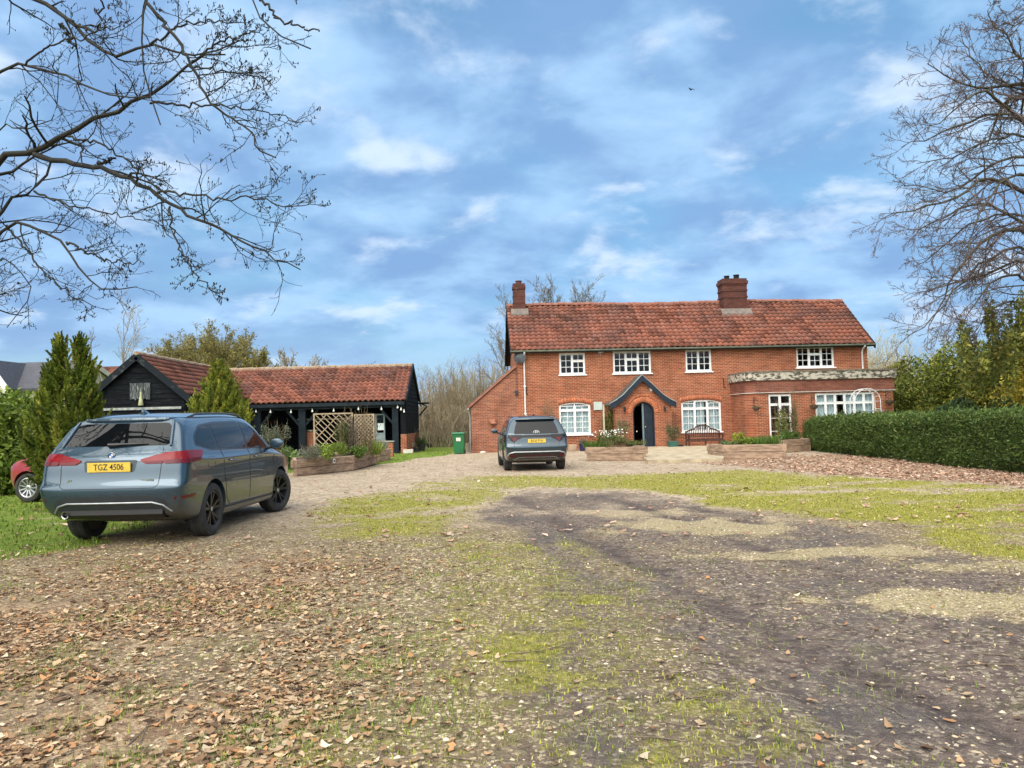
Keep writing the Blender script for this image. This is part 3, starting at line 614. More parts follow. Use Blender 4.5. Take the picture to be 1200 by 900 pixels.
w1 = rect(655.3, 413.6, 685.8, 439); w2 = rect(718.3, 411.4, 763, 437.5); w3 = rect(803.3, 409.4, 833.8, 435.4); w4 = rect(933.3, 405.8, 977.6, 430.6)
g1 = rect(655.3, 471.7, 692.2, 509.2); g2 = rect(798.6, 468.3, 845.3, 506)
sh = MB(); sh.prism([(0, -0.4), (DB, -0.4), (DB, ZE), (RY, ZR - 0.14), (0, ZE)], 0, XR, 'YZ')
inn = MB(); inn.prism([(0.3, 0.05), (DB - 0.3, 0.05), (DB - 0.3, ZE - 0.3), (RY, ZR - 0.6), (0.3, ZE - 0.3)], 0.3, XR - 0.3, 'YZ')
cu = [inn.mesh()] + [opening(*w, 0, -0.2, 0.4) for w in (w1, w2, w3, w4)] + [opening(*w, 0.12, -0.2, 0.4) for w in (g1, g2)]
px0, _ = hw(721.4, 500, 1.3); px1, _ = hw(787.5, 500, 1.3); PC = hw(754.8, 500, 1.3)[0]
cu.append(opening(PC - 0.5, PC + 0.5, 0.0, 2.0, 0, -0.2, 0.4))
put('wall', cut(sh.mesh(), cu), BRICK, house)
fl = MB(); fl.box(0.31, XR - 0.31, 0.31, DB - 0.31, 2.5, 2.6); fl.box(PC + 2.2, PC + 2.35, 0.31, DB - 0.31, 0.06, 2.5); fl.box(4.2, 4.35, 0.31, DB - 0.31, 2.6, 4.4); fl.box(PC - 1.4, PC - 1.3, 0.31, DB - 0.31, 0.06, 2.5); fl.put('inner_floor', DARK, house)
window(house, *w1, 2, 3, 0.06, top_hung=(1,)); window(house, *w2, 3, 3, 0.06, top_hung=(1,)); window(house, *w3, 2, 3, 0.06); window(house, *w4, 3, 3, 0.06, top_hung=(1,))
window(house, *g1, 2, 5, 0.05, rise=0.12, transom=0.76, curtain=((0, 0.47), (0.55, 1))); window(house, *g2, 3, 4, 0.05, rise=0.12, transom=0.73, curtain=((0, 0.36), (0.4, 0.62), (0.66, 1)))
# brick heads: a fan of bricks on edge
def brick_arch(cx, zs, half, rise, y0, y1, hgt_, nb, name='brick_arch', parent=None, full=False):
    mb = MB(); V = []; F_ = []; T = []
    w = half; r = (w * w + rise * rise) / (2 * rise); cz = zs + rise - r; a0 = PI / 2 if full else math.asin(min(1, w / r))
    rs = np.random.default_rng(int(cx * 100) + nb)
    for i in range(nb):
        a = -a0 + 2 * a0 * (i + 0.06) / nb; b = -a0 + 2 * a0 * (i + 0.94) / nb
        c8 = [(cx + rr * math.sin(q), y, cz + rr * math.cos(q)) for y in (y0, y1) for (q, rr) in ((a, r), (b, r), (b, r + hgt_), (a, r + hgt_))]
        k = len(V); V += c8; F_ += [tuple(k + j for j in f) for f in ((0, 1, 2, 3), (7, 6, 5, 4), (0, 4, 5, 1), (1, 5, 6, 2), (2, 6, 7, 3), (3, 7, 4, 0))]
        T += [np.array([1, 1, 1]) * rs.uniform(0.75, 1.2)] * 8
    return put(name, npmesh(name, np.array(V), np.array(F_), np.array(T)), ARCHB, parent)
for (x0, x1, z0, z1) in (g1, g2): brick_arch((x0 + x1) / 2, z1 - 0.12, (x1 - x0) / 2 + 0.02, 0.12, -0.006, 0.1, 0.23, int((x1 - x0) / 0.078), parent=house)
# main roof
sl_ = math.hypot(RY + 0.32, ZR - 4.80); VX = (0, RY + 0.32, ZR - 4.80)
put('roof', pantiles((-0.28, -0.32, 4.80), (1, 0, 0), VX, XR + 0.52, sl_ - 0.02, seed=3), TILE, house)
put('roof', pantiles((XR + 0.24, DB + 0.3, ZR - (DB + 0.3 - RY) * tanp), (-1, 0, 0), (0, -(DB + 0.3 - RY), (DB + 0.3 - RY) * tanp), XR + 0.52, math.hypot(DB + 0.3 - RY, (DB + 0.3 - RY) * tanp) - 0.02, seed=5), TILE, house)
dk = MB(); dk.prism([(-0.30, 4.745), (RY, ZR - 0.075), (DB + 0.28, ZR - (DB + 0.28 - RY) * tanp - 0.06), (DB + 0.28, ZR - (DB + 0.28 - RY) * tanp - 0.10), (RY, ZR - 0.125), (-0.30, 4.695)], -0.24, XR + 0.2, 'YZ'); dk.put('roof_deck', DARK, house)
rg = MB(); n = int((XR + 0.5) / 0.33)
for i in range(n):
    xa = -0.27 + (XR + 0.5) * i / n; xb = xa + (XR + 0.5) / n - 0.012; zz_ = ZR - 0.015 + 0.012 * math.sin(i * 1.7) + 0.03 * math.sin(i * 0.21)
    rg.prism([(RY + 0.15 * math.sin(q), zz_ - 0.02 + 0.12 * math.cos(q)) for q in [R(v) for v in (-100, -60, -20, 20, 60, 100)]], xa, xb, 'YZ')
rg.put('ridge', RIDGE, house, sm=40)
for xx in (-0.30, XR + 0.21):
    bb = MB(); s = 0.045; bb.prism([(-0.34, 4.80), (RY, ZR - 0.03), (DB + 0.34, ZR - (DB + 0.34 - RY) * tanp), (DB + 0.34, ZR - (DB + 0.34 - RY) * tanp - 0.26), (RY, ZR - 0.32), (-0.34, 4.54)], xx, xx + s, 'YZ'); bb.put('bargeboard', BLACKP, house)
ft = MB(); ft.box(-0.25, XR + 0.2, -0.29, -0.26, 4.66, 4.76); ft.box(-0.25, XR + 0.2, -0.258, -0.003, 4.67, 4.70); ft.put('fascia', SLATEBLUE, house)
gt = MB(); pr = [(-0.292 - 0.07 + 0.075 * math.cos(q), 4.775 + 0.075 * math.sin(q)) for q in np.linspace(PI, 2 * PI, 9)]; pr2 = [(-0.292 - 0.07 + 0.064 * math.cos(q), 4.775 + 0.064 * math.sin(q)) for q in np.linspace(2 * PI, PI, 9)]
gt.prism(pr + pr2, -0.30, XR + 0.24, 'YZ'); gt.put('gutter', noisy('gutter_grey_green', (0.16, 0.20, 0.16), (0.24, 0.27, 0.22), 3, 0.5), house, sm=40)
def downpipe(x, z0, z1, y=-0.07, mat=WHITEM, gut=True):
    mb = MB(); pts = [(x, y, z0), (x, y, z1 - 0.32)] + ([(x, y - 0.10, z1 - 0.16), (x, -0.36, z1 - 0.06), (x, -0.36, z1)] if gut else [(x, y, z1)])
    mb.tube(pts, 0.04, 10)
    for q in np.arange(z0 + 0.5, z1 - 0.4, 1.3): mb.box(x - 0.06, x + 0.06, y - 0.046, y + 0.07, q - 0.025, q + 0.025)
    return mb.put('downpipe', mat, house, sm=40)
downpipe(hw(614.5, 440)[0], 0, 4.72); downpipe(hw(1009.5, 415)[0], 2.9, 4.72)
# chimneys
def chimney(l, r_, top, off, pots, ymid, dep, zbase):
    x0, zt = hw(l, top, -off); x1, _ = hw(r_, top, -off); ym = ymid; mb = MB(); w = x1 - x0
    ins = 0.022 if w < 1 else 0.05
    bands = [(zbase, zt - 1.0, ins), (zt - 1.0, zt - 0.92, ins * 0.4), (zt - 0.92, zt - 0.66, ins), (zt - 0.66, zt - 0.58, ins * 0.4), (zt - 0.58, zt - 0.36, ins * 0.9), (zt - 0.36, zt - 0.28, 0.03), (zt - 0.28, zt - 0.12, -0.01), (zt - 0.12, zt, ins * 0.8)]
    for (a, b, e) in bands: mb.box(x0 + e, x1 - e, ym - dep / 2 + e, ym + dep / 2 - e, a + 0.0005, b)
    c = mb.put('chimney', BRICKDK, house)
    for (u, rad, h, mt) in pots:
        p_ = MB(); p_.lathe([(rad * 1.02, zt - 0.01), (rad, zt + h * 0.3), (rad * 0.98, zt + h * 0.8), (rad * 1.15, zt + h * 0.86), (rad * 1.15, zt + h), (rad * 0.8, zt + h), (rad * 0.8, zt + h * 0.5), (0.001, zt + h * 0.5)], (x0 + w * u, ym, 0), n=14); p_.put('chimney_pot', mt, c, sm=40)
    fl_ = MB(); zf = 4.80 + (ym - dep / 2 - 0.22 + 0.32) * tanp
    fl_.prism([(ym - dep / 2 - 0.22, zf + 0.10), (ym - dep / 2 + 0.03, zf + 0.10 + 0.25 * tanp + 0.10), (ym - dep / 2 + 0.03, zf - 0.1), (ym - dep / 2 - 0.22, zf + 0.02)], x0 - 0.12, x1 + 0.12, 'YZ'); fl_.put('lead_flashing', noisy('pale_lead', (0.17, 0.135, 0.11), (0.10, 0.085, 0.07), 5, 0.6), c)
    return c
chimney(600.3, 615.0, 333.5, 2.6, [(0.5, 0.15, 0.17, BRICKDK)], 2.55, 0.62, 6.3)
chimney(843.8, 873.6, 327.5, 2.3, [(0.3, 0.13, 0.2, BLACKP), (0.68, 0.14, 0.25, BLACKP)], 2.45, 0.95, 6.2)
# lean-to on the left gable
LX = hw(552.5, 500)[0]; lz0 = hw(552.5, 475)[1]; lz1 = hw(607, 428)[1]
lt = MB(); lt.prism([(LX, -0.4), (-0.002, -0.4), (-0.002, lz1 - 0.1), (LX, lz0 - 0.1)], 0.02, DB - 0.1, 'XZ'); lt.put('lean_to_wall', BRICKOLD, house)
ln = Vector((-LX, 0, lz1 - lz0)); put('lean_to_roof', pantiles((LX - 0.12, DB, lz0 - 0.10), (0, -1, 0), (-LX + 0.1, 0, lz1 - lz0), DB + 0.06, ln.length + 0.05, seed=8), TILE, house)
vg = MB(); vg.bar((LX - 0.14, -0.02, lz0 - 0.10), (-0.01, -0.02, lz1 + 0.0), 0.10, 0.11); vg.put('verge', RIDGE, house)
lg = MB(); lg.tube([(LX - 0.14, -0.1, lz0 - 0.17), (LX - 0.14, DB, lz0 - 0.17)], 0.05, 8); lg.tube([(LX - 0.14, 0.25, lz0 - 0.2), (LX - 0.06, 0.25, lz0 - 0.45), (LX - 0.06, 0.25, 0.0)], 0.04, 8); lg.put('lean_to_gutter', noisy('gutter_grey', (0.22, 0.22, 0.21), (0.3, 0.3, 0.29), 3, 0.5), house, sm=40)
vt = MB(); q = hw(577.5, 492); vt.box(q[0] - 0.16, q[0] + 0.12, -0.10, 0.03, q[1] - 0.12, q[1] + 0.05); vt.lathe([(0.13, 0), (0.15, 0.05), (0.06, 0.09)], (q[0] + 0.02, -0.10, q[1] - 0.2), n=12); vt.put('wall_vent', TERRA, house)
# flat-roofed extension on the right
E = 2.2; ex0 = hw(877, 480, E)[0]; ex1 = hw(1047.5, 480, E)[0]; zb = hw(1000, 458, E)[1]; zc0 = hw(1000, 443.5, E)[1]; zc1 = hw(1000, 434.5, E)[1]
def plan(e, rc=0.55):
    x0, x1, y0 = ex0 - e, ex1 + e, -E - e
    return [(x0, -0.004), (x0, y0 + rc)] + [(x0 + rc - rc * math.cos(q), y0 + rc - rc * math.sin(q)) for q in np.linspace(0, PI / 2, 8)[1:]] + [(x1, y0), (x1, -0.004)]
dr = rect(901.4, 461.8, 928.5, 516, E); lw_ = rect(955.6, 460.0, 1025.3, 491, E)
dr = (dr[0], dr[1], 0.06, dr[3])
xo = MB(); xo.prism(plan(0)[::-1], -0.4, zb + 0.02, 'XY'); xi = MB(); xi.prism([(ex0 + 0.3, -0.3), (ex0 + 0.3, -E + 0.3), (ex1 - 0.3, -E + 0.3), (ex1 - 0.3, -0.3)], 0.04, zb - 0.15, 'XY')
put('extension_wall', cut(xo.mesh(), [xi.mesh(), opening(*dr, 0, -E - 0.3, -E + 0.5), opening(*lw_, 0, -E - 0.3, -E + 0.5)]), BRICK, house)
BRICKPL = brickmat('brick_plum', (0.25, 0.082, 0.052), (0.17, 0.058, 0.042), (0.24, 0.16, 0.12), pf=0.7, mort=0.009)
bd = MB(); bd.prism(plan(0.05)[::-1], zb + 0.021, zc0, 'XY'); bd.put('parapet', BRICKPL, house)
ls = MB(); ls.prism(plan(0.075)[::-1], zb - 0.012, zb + 0.020, 'XY'); ls.put('lead_drip', noisy('drip_pale', (0.60, 0.54, 0.48), (0.45, 0.40, 0.35), 4, 0.6), house)
op, ip = plan(0.13), plan(-0.25, 0.3); cp = MB(); n = len(op)
vs = [(x, y, z) for z in (zc0 + 0.002, zc1) for (x, y) in op] + [(x, y, z) for z in (zc0 + 0.002, zc1 + 0.03) for (x, y) in ip]
fs = []
for i in range(n - 1): fs += [(i, i + 1, n + i + 1, n + i), (n + i, n + i + 1, 3 * n + i + 1, 3 * n + i), (3 * n + i, 3 * n + i + 1, 2 * n + i + 1, 2 * n + i), (2 * n + i, 2 * n + i + 1, i + 1, i)]
cp.add(vs, fs)
cp.put('coping', STONE, house); cc_ = MB(); cc_.prism(plan(0.15)[::-1], zc1 + 0.001, zc1 + 0.07, 'XY'); cc_.put('coping_cap', noisy('dark_lichen', (0.10, 0.085, 0.06), (0.20, 0.17, 0.12), 5, 0.9, 0.5, 20), house); fr = MB(); fr.prism([(x, y) for x, y in plan(-0.2, 0.3)][::-1], zc0 + 0.003, zc0 + 0.06, 'XY'); fr.put('flat_roof', GREYG, house)
fx = window(house, *lw_, 6, 2, -E + 0.05, transom=0.62, cols=1, curtain=((0.0, 0.4), (0.52, 1.0)), name='window')
window(house, *dr, 2, 4, -E + 0.05, transom=0.80, cols=1, sill=False, name='glazed_door')
# porch
PE = 1.3; zp = hw(752, 452, PE)[1]; za = hw(752, 439, 1.5)[1]; arch_w = (hw(767.5, 500, PE)[0] - hw(742, 500, PE)[0]) / 2; ztop = hw(755, 471, PE)[1]
pw = MB(); AX = hw(753, 450, 1.5)[0]; prof = []
for (qx, qy) in ((753, 439.5), (763, 449.0), (777, 462.2), (785, 467.6), (792.5, 471.2)):
    a, b = hw(qx, qy, 1.5); prof.append((a - AX, b + 0.0244 * 0))
z_e = prof[-1][1]
pw.prism([(px0, -0.3), (px1, -0.3), (px1, z_e - 0.05), (AX, za - 0.30), (px0, z_e - 0.05)], -PE, -0.003, 'XZ')
pin = MB(); pin.prism([(px0 + 0.22, 0.04), (px1 - 0.22, 0.04), (px1 - 0.22, ztop + 0.15), (px0 + 0.22, ztop + 0.15)], -PE + 0.22, 0.3, 'XZ')
aop = MB(); zsA = ztop - arch_w; aop.prism([(PC - arch_w, 0.04), (PC + arch_w, 0.04)] + arc_pts(PC - arch_w, PC + arch_w, zsA, arch_w * 0.999, 16)[::-1], -PE - 0.3, -PE + 0.5, 'XZ')
porch = put('porch', cut(pw.mesh(), [pin.mesh(), aop.mesh()]), BRICK, house)
brick_arch(PC, zsA, arch_w + 0.01, arch_w * 0.999, -PE - 0.008, -PE + 0.1, 0.23, 21, parent=porch, full=True)
brick_arch(PC, zsA + 0.006, arch_w + 0.25, (arch_w + 0.25) * 0.999, -PE - 0.006, -PE + 0.1, 0.11, 34, parent=porch, full=True)
L_ = [(AX + dx, z) for dx, z in prof[::-1]]; Rr = [(AX - dx, z) for dx, z in prof]
outer = [(AX + dx, z) for dx, z in prof]; outl = [(AX - dx, z) for dx, z in prof]
full_top = outl[::-1] + outer[1:]
rf = MB(); rf.prism(full_top + [(x, z - 0.07) for x, z in full_top[::-1]], -1.49, -0.004, 'XZ'); rf.put('porch_roof', noisy('porch_slate', (0.035, 0.048, 0.052), (0.075, 0.092, 0.092), 4, 0.45, 0.2, 20), porch)
rf2 = MB(); k_ = [(x, z - 0.02) for x, z in full_top]; rf2.prism(k_ + [(x, z - 0.25) for x, z in k_[::-1]], -1.53, -1.492, 'XZ'); rf2.put('porch_bargeboard', SLATEBLUE, porch)
rc_ = MB(); rc_.prism([(x, z + 0.03) for x, z in full_top] + [(x, z + 0.002) for x, z in full_top[::-1]], -1.55, -1.44, 'XZ'); rc_.put('porch_verge', noisy('verge_pale', (0.22, 0.26, 0.25), (0.32, 0.35, 0.32), 5, 0.6), porch)
fr = MB(); o_ = [(PC + arch_w, 0.05)] + arc_pts(PC - arch_w, PC + arch_w, zsA, arch_w * 0.998, 16)[::-1] + [(PC - arch_w, 0.05)]; aw = arch_w - 0.055
i_ = [(PC + aw, 0.05)] + arc_pts(PC - aw, PC + aw, zsA, aw * 0.998, 16)[::-1] + [(PC - aw, 0.05)]
fr.prism(o_ + i_[::-1], -PE + 0.06, -PE + 0.14, 'XZ'); fr.put('door_frame', SLATEBLUE, porch)
dm = MB(); am = aw - 0.01; dl = [(PC + 0.03, 0.06), (PC + am, 0.06)] + [p_ for p_ in arc_pts(PC - am, PC + am, zsA, am * 0.998, 24)[::-1] if p_[0] > PC + 0.04] + [(PC + 0.03, zsA + am * 0.995)]
dm.prism(dl, -PE + 0.15, -PE + 0.20, 'XZ'); dd = dm.put('door', SLATEBLUE, porch)
be = MB()
for i in range(4): be.box(PC + 0.09 + i * 0.085, PC + 0.098 + i * 0.085, -PE + 0.146, -PE + 0.1495, 0.1, zsA + am * 0.6)
be.put('board_joint', BLACKP, dd)
ed = MB(); ed.box(PC - 0.045, PC + 0.028, -PE + 0.13, -PE + 0.21, 0.06, zsA + am * 0.97); ed.put('door_edge', noisy('door_edge_paint', (0.10, 0.16, 0.18), (0.13, 0.19, 0.2), 4, 0.5), dd)
kn = MB(); kn.lathe([(0.001, 0), (0.03, 0.01), (0.03, 0.03), (0.012, 0.04), (0.012, 0.06)], (PC + 0.09, -PE + 0.09, 1.05), 'Y', 12); kn.put('handle', noisy('brass', (0.5, 0.36, 0.14), (0.4, 0.28, 0.1), 3, 0.35, metallic=1.0), dd, sm=40)
# fittings on the front wall
def lantern(px, py, off):
    x, z = hw(px, py, off); y = -off; mb = MB(); mb.box(x - 0.03, x + 0.03, y - 0.02, y - 0.001, z, z + 0.16); mb.tube([(x, y - 0.02, z + 0.12), (x, y - 0.10, z + 0.17), (x, y - 0.13, z + 0.13)], 0.012, 6)
    mb.lathe([(0.001, 0.14), (0.075, 0.09), (0.06, 0.085), (0.045, -0.06), (0.03, -0.07), (0.001, -0.08)], (x, y - 0.13, z), n=8); return mb.put('wall_lantern', BLACKPL, house)
lantern(731.5, 481, PE); lantern(778.5, 480.5, PE)
x, z = hw(762.8, 456.5, PE); mb = MB(); mb.box(x - 0.06, x + 0.06, -PE - 0.06, -PE - 0.002, z - 0.07, z + 0.07); mb.lathe([(0.001, 0), (0.05, 0.01), (0.055, 0.05), (0.03, 0.1)], (x + 0.01, -PE - 0.08, z - 0.09), n=12); mb.put('porch_lamp', WHITEM, house, bevel=0.01)
x, z = hw(608.5, 419); mb = MB(); mb.lathe([(0.001, 0.0), (0.15, 0.025), (0.28, 0.09), (0.30, 0.10), (0.285, 0.115), (0.15, 0.05), (0.001, 0.03)], (0, 0, 0), 'Y', 24)
mb.tube([(0, 0, -0.22), (0, -0.36, -0.16), (0, -0.40, -0.05)], 0.014, 6); mb.tube([(0, 0.05, 0), (0.05, 0.16, -0.05), (0.05, 0.26, -0.1)], 0.02, 6); mb.box(-0.05, 0.05, -0.46, -0.38, -0.06, 0.03)
M_ = Matrix.Translation((x, -0.28, z)) @ Matrix.Rotation(R(25), 4, 'Z') @ Matrix.Rotation(PI, 4, 'Z')
me = mb.mesh(); me.transform(Matrix.Translation((x, -0.28, z)) @ Matrix.Rotation(R(-14), 4, 'Z')); smooth(me, 40); put('satellite_dish', me, noisy('dish_grey', (0.05, 0.06, 0.07), (0.08, 0.09, 0.1), 5, 0.5), house)
x, z = hw(703, 413.5); mb = MB(); mb.box(x - 0.09, x + 0.05, -0.07, -0.002, z - 0.03, z + 0.08); mb.lathe([(0.001, -0.03), (0.09, -0.02), (0.10, 0.03), (0.05, 0.1)], (x - 0.02, -0.17, z + 0.06), 'Y', 14); mb.lathe([(0.001, 0), (0.045, 0.02), (0.045, 0.06), (0.02, 0.09)], (x + 0.10, -0.12, z - 0.02), n=10); mb.tube([(x + 0.02, -0.05, z), (x + 0.1, -0.12, z + 0.05)], 0.014, 6); mb.tube([(x, -0.05, z), (x, -0.09, z - 0.13)], 0.02, 6); mb.put('security_light', noisy('fitting_grey', (0.45, 0.45, 0.44), (0.3, 0.3, 0.3), 7, 0.5), house, sm=50)
for (a, b) in ((848, 449), (617, 457)):
    x, z = hw(a, b); mb = MB(); mb.tube([(x - 0.07, -0.02, z + 0.2), (x - 0.03, -0.02, z + 0.23), (x, -0.02, z + 0.17), (x, -0.02, z), (x, -0.02, z - 0.17), (x + 0.03, -0.02, z - 0.23), (x + 0.07, -0.02, z - 0.2)], 0.018, 6); mb.put('wall_tie', BLACKP, house)
x, z = hw(606, 460); mb = MB(); mb.box(x - 0.1, x + 0.05, -0.09, -0.001, z - 0.1, z + 0.1); mb.tube([(x, -0.03, z + 0.1), (x, -0.03, z + 1.1)], 0.012, 6); mb.put('cable_box', BLACKPL, house)
# blank white sign board on the wall beside the porch
x0, x1, z0, z1 = rect(695.5, 471, 705.6, 480.5); mb = MB(); mb.box(x0, x1, -0.07, -0.045, z0, z1); sg = thing('wall_sign', 'small plain white sign board fixed to the brick wall beside the porch', 'sign', HO, HA)
mb.put('board', noisy('sign_white', (0.44, 0.50, 0.46), (0.38, 0.45, 0.41), 3, 0.6), sg, bevel=0.004); mb = MB(); mb.box(x0 + 0.1, x0 + 0.14, -0.045, 0.0, z0 + 0.05, z1 - 0.05); mb.box(x1 - 0.14, x1 - 0.1, -0.045, 0.0, z0 + 0.05, z1 - 0.05); mb.put('batten', LATT, sg)
# ------------------------------------------------------------------ the black barn
def weatherboards(name, poly, y, out, parent, plane='XZ', bh=0.21, mat=None, seed=1, skip=0.0):
    """lapped boards filling a polygon (u, z); out = direction (+1/-1) the face looks along the missing axis"""
    rs = random.Random(seed); zs = [p_[1] for p_ in poly]; z = min(zs); mb = MB()
    def span(zq):
        xs_ = []
        for i in range(len(poly)):
            (a, za_), (b, zb_) = poly[i], poly[(i + 1) % len(poly)]
            if (za_ - zq) * (zb_ - zq) < 0: xs_.append(a + (b - a) * (zq - za_) / (zb_ - za_))
        return (min(xs_), max(xs_)) if len(xs_) >= 2 else None
    while z < max(zs) - 0.03:
        h = bh * rs.uniform(0.92, 1.08); s0 = span(z + 0.01); s1 = span(min(z + h, max(zs) - 0.005))
        if s0 and s1:
            t0, t1 = 0.034 + rs.uniform(-0.004, 0.006), 0.010; dz = rs.uniform(-0.008, 0.008); e = rs.uniform(-0.006, 0.006)
            pts = [(s0[0], y + out * t0, z + dz), (s0[1], y + out * t0, z - dz), (s1[1], y + out * t1, z + h + 0.02 - dz), (s1[0], y + out * t1, z + h + 0.02 + dz)]
            bk = [(a, y - out * 0.02, c) for a, b, c in pts]
            P = pts + bk
            if plane == 'YZ': P = [(b, a, c) for a, b, c in P]
            mb.add(P, [(0, 1, 2, 3), (4, 7, 6, 5), (0, 4, 5, 1), (1, 5, 6, 2), (2, 6, 7, 3), (3, 7, 4, 0)])
        z += h
    return mb.put(name, mat or BLACKW, parent)
BG = -0.1
barn = thing('barn', 'low black weatherboarded barn with a clay pantile roof and an open front on posts', 'barn', (0, 0, 0))
bxr = at(475.5, 469, 38).x; zE = at(420, 470, 37.7).z; zRb = at(400, 430.5, 40.6).z; bxl = -17.6; YF, YB, YRb = 38.0, 43.1, 40.6
wx = at(161.6, 415, 31.0).x; wxr = at(220, 463, 30.9).x; hwid = wxr - wx; zWe = at(220, 463, 30.9).z; zWa = at(161.6, 415, 31.0).z
tilt = (zRb - zE) / (YRb - YF + 0.3)
put('roof', pantiles((wx - 0.6, YF - 0.3, zE), (1, 0, 0), (0, YRb - YF + 0.3, zRb - zE), bxr + 0.08 - wx + 0.6, math.hypot(YRb - YF + 0.3, zRb - zE), 0.26, 0.31, seed=21, contrast=0.95, amp=1.35), TILE, barn)
put('roof', pantiles((bxr + 0.08, YB + 0.4, zE), (-1, 0, 0), (0, -(YB + 0.4 - YRb), zRb - zE), bxr + 0.08 - bxl, math.hypot(YB + 0.4 - YRb, zRb - zE), 0.26, 0.31, seed=22), TILE, barn)
sw = math.hypot(hwid, zWa - zWe)
put('roof', pantiles((wxr, 30.85, zWe), (0, 1, 0), (-hwid, 0, zWa - zWe), 40.5 - 30.85, sw, 0.26, 0.31, seed=23, contrast=0.9, amp=1.35), TILE, barn)
put('roof', pantiles((wx - hwid, 40.5, zWe), (0, -1, 0), (hwid, 0, zWa - zWe), 40.5 - 30.85, sw, 0.26, 0.31, seed=24, contrast=1.2), TILE, barn)
rb = MB()
def ridge_tiles(mb, a, b, n, r=0.13):
    a, b = Vector(a), Vector(b); d = (b - a) / n; s = Vector((-d.y, d.x, 0)).normalized()
    for i in range(n):
        p0 = a + d * i; p1 = a + d * (i + 0.97); j = 0.012 * math.sin(i * 2.1)
        vs = [p_ + s * r * math.sin(q) + Vector((0, 0, r * math.cos(q) - 0.04 + j)) for p_ in (p0, p1) for q in [R(v) for v in (-105, -60, -20, 20, 60, 105)]]
        mb.add(vs, [(k, k + 1, 6 + k + 1, 6 + k) for k in range(5)] + [(0, 5, 4, 3, 2, 1), (6, 7, 8, 9, 10, 11)])
ridge_tiles(rb, (wx, YRb, zRb + 0.02), (bxr + 0.06, YRb, zRb + 0.04), 34); ridge_tiles(rb, (wx, 30.85, zWa + 0.02), (wx, YRb - 0.1, zRb + 0.02), 28)
rb.put('ridge', noisy('ridge_lichen', (0.22, 0.13, 0.085), (0.30, 0.24, 0.16), 4, 0.9, 0.3, 20), barn)
# gable wing
gy = 31.05; prof = [(wx - hwid + 0.18, BG - 0.2), (wx + hwid - 0.18, BG - 0.2), (wx + hwid - 0.18, zWe + 0.05), (wx, zWa - 0.13), (wx - hwid + 0.18, zWe + 0.05)]
weatherboards('gable_boards', prof, gy, -1, barn, seed=4)
bk = MB(); bk.prism(prof, gy + 0.03, gy + 0.10, 'XZ'); bk.box(wx - hwid + 0.2, wx - hwid + 0.28, gy + 0.1, YF, BG, zWe); bk.box(wx + hwid - 0.28, wx + hwid - 0.2, gy + 0.1, YF, BG, zWe); bk.put('inner_wall', BLACKP, barn)
weatherboards('side_boards', [(gy, BG - 0.2), (YF, BG - 0.2), (YF, zWe - 0.05), (gy, zWe - 0.05)], wx + hwid - 0.17, 1, barn, 'YZ', seed=9)
BARGE = noisy('worn_black_barge', (0.005, 0.009, 0.014), (0.085, 0.09, 0.09), 3.2, 0.7, 0.2, 20, lo=0.58, hi=0.74, spec=0.2)
for sgn in (-1, 1):
    g = MB(); a = Vector((wx, gy - 0.19, zWa - 0.10)); b = Vector((wx + sgn * (hwid + 0.12), gy - 0.19, zWe - 0.10 - 0.12 * (zWa - zWe) / hwid)); g.bar(a, b, 0.05, 0.26); g.put('bargeboard', BARGE, barn)
g = MB(); zq = at(180, 478.5, gy).z; g.box(wx - hwid + 0.3, wx + hwid - 0.3, gy - 0.09, gy - 0.045, zq - 0.05, zq + 0.05); g.put('pale_rail', noisy('grey_rail', (0.34, 0.35, 0.34), (0.16, 0.17, 0.17), 5, 0.8), barn)
# a small shuttered hatch with worn slats, and the pale ornament hanging in front of it
hx0, hx1 = at(153, 455, gy).x, at(177, 455, gy).x; hz0, hz1 = at(165, 468, gy).z, at(165, 449, gy).z; g = MB()
for i in range(9):
    xa = hx0 + (hx1 - hx0) * i / 9; g.box(xa + 0.006, xa + (hx1 - hx0) / 9 - 0.006, gy - 0.075 - 0.004 * (i % 3), gy - 0.036, hz0 + 0.03 * math.sin(i * 2.3), hz1 + 0.02 * math.sin(i * 3.1))
g.put('hatch', noisy('worn_slats', (0.03, 0.035, 0.04), (0.25, 0.27, 0.26), 7, 0.8, sc=(6, 1, 0.5), lo=0.5, hi=0.65), barn)
q = at(165, 467, gy - 0.2); orn = MB(); orn.lathe([(0.001, 0.28), (0.035, 0.26), (0.04, 0.1), (0.075, -0.08), (0.10, -0.26), (0.09, -0.28), (0.001, -0.27)], q, n=12); orn.tube([q + Vector((0, 0, 0.27)), q + Vector((0, 0, 0.4)), q + Vector((0, 0.13, 0.42))], 0.01, 6)
o = orn.put('hanging_ornament', noisy('pale_olive_glaze', (0.34, 0.33, 0.17), (0.42, 0.42, 0.26), 8, 0.5), sm=50); tag(o, 'pale olive bell shaped ornament hanging on the black barn gable', 'ornament')
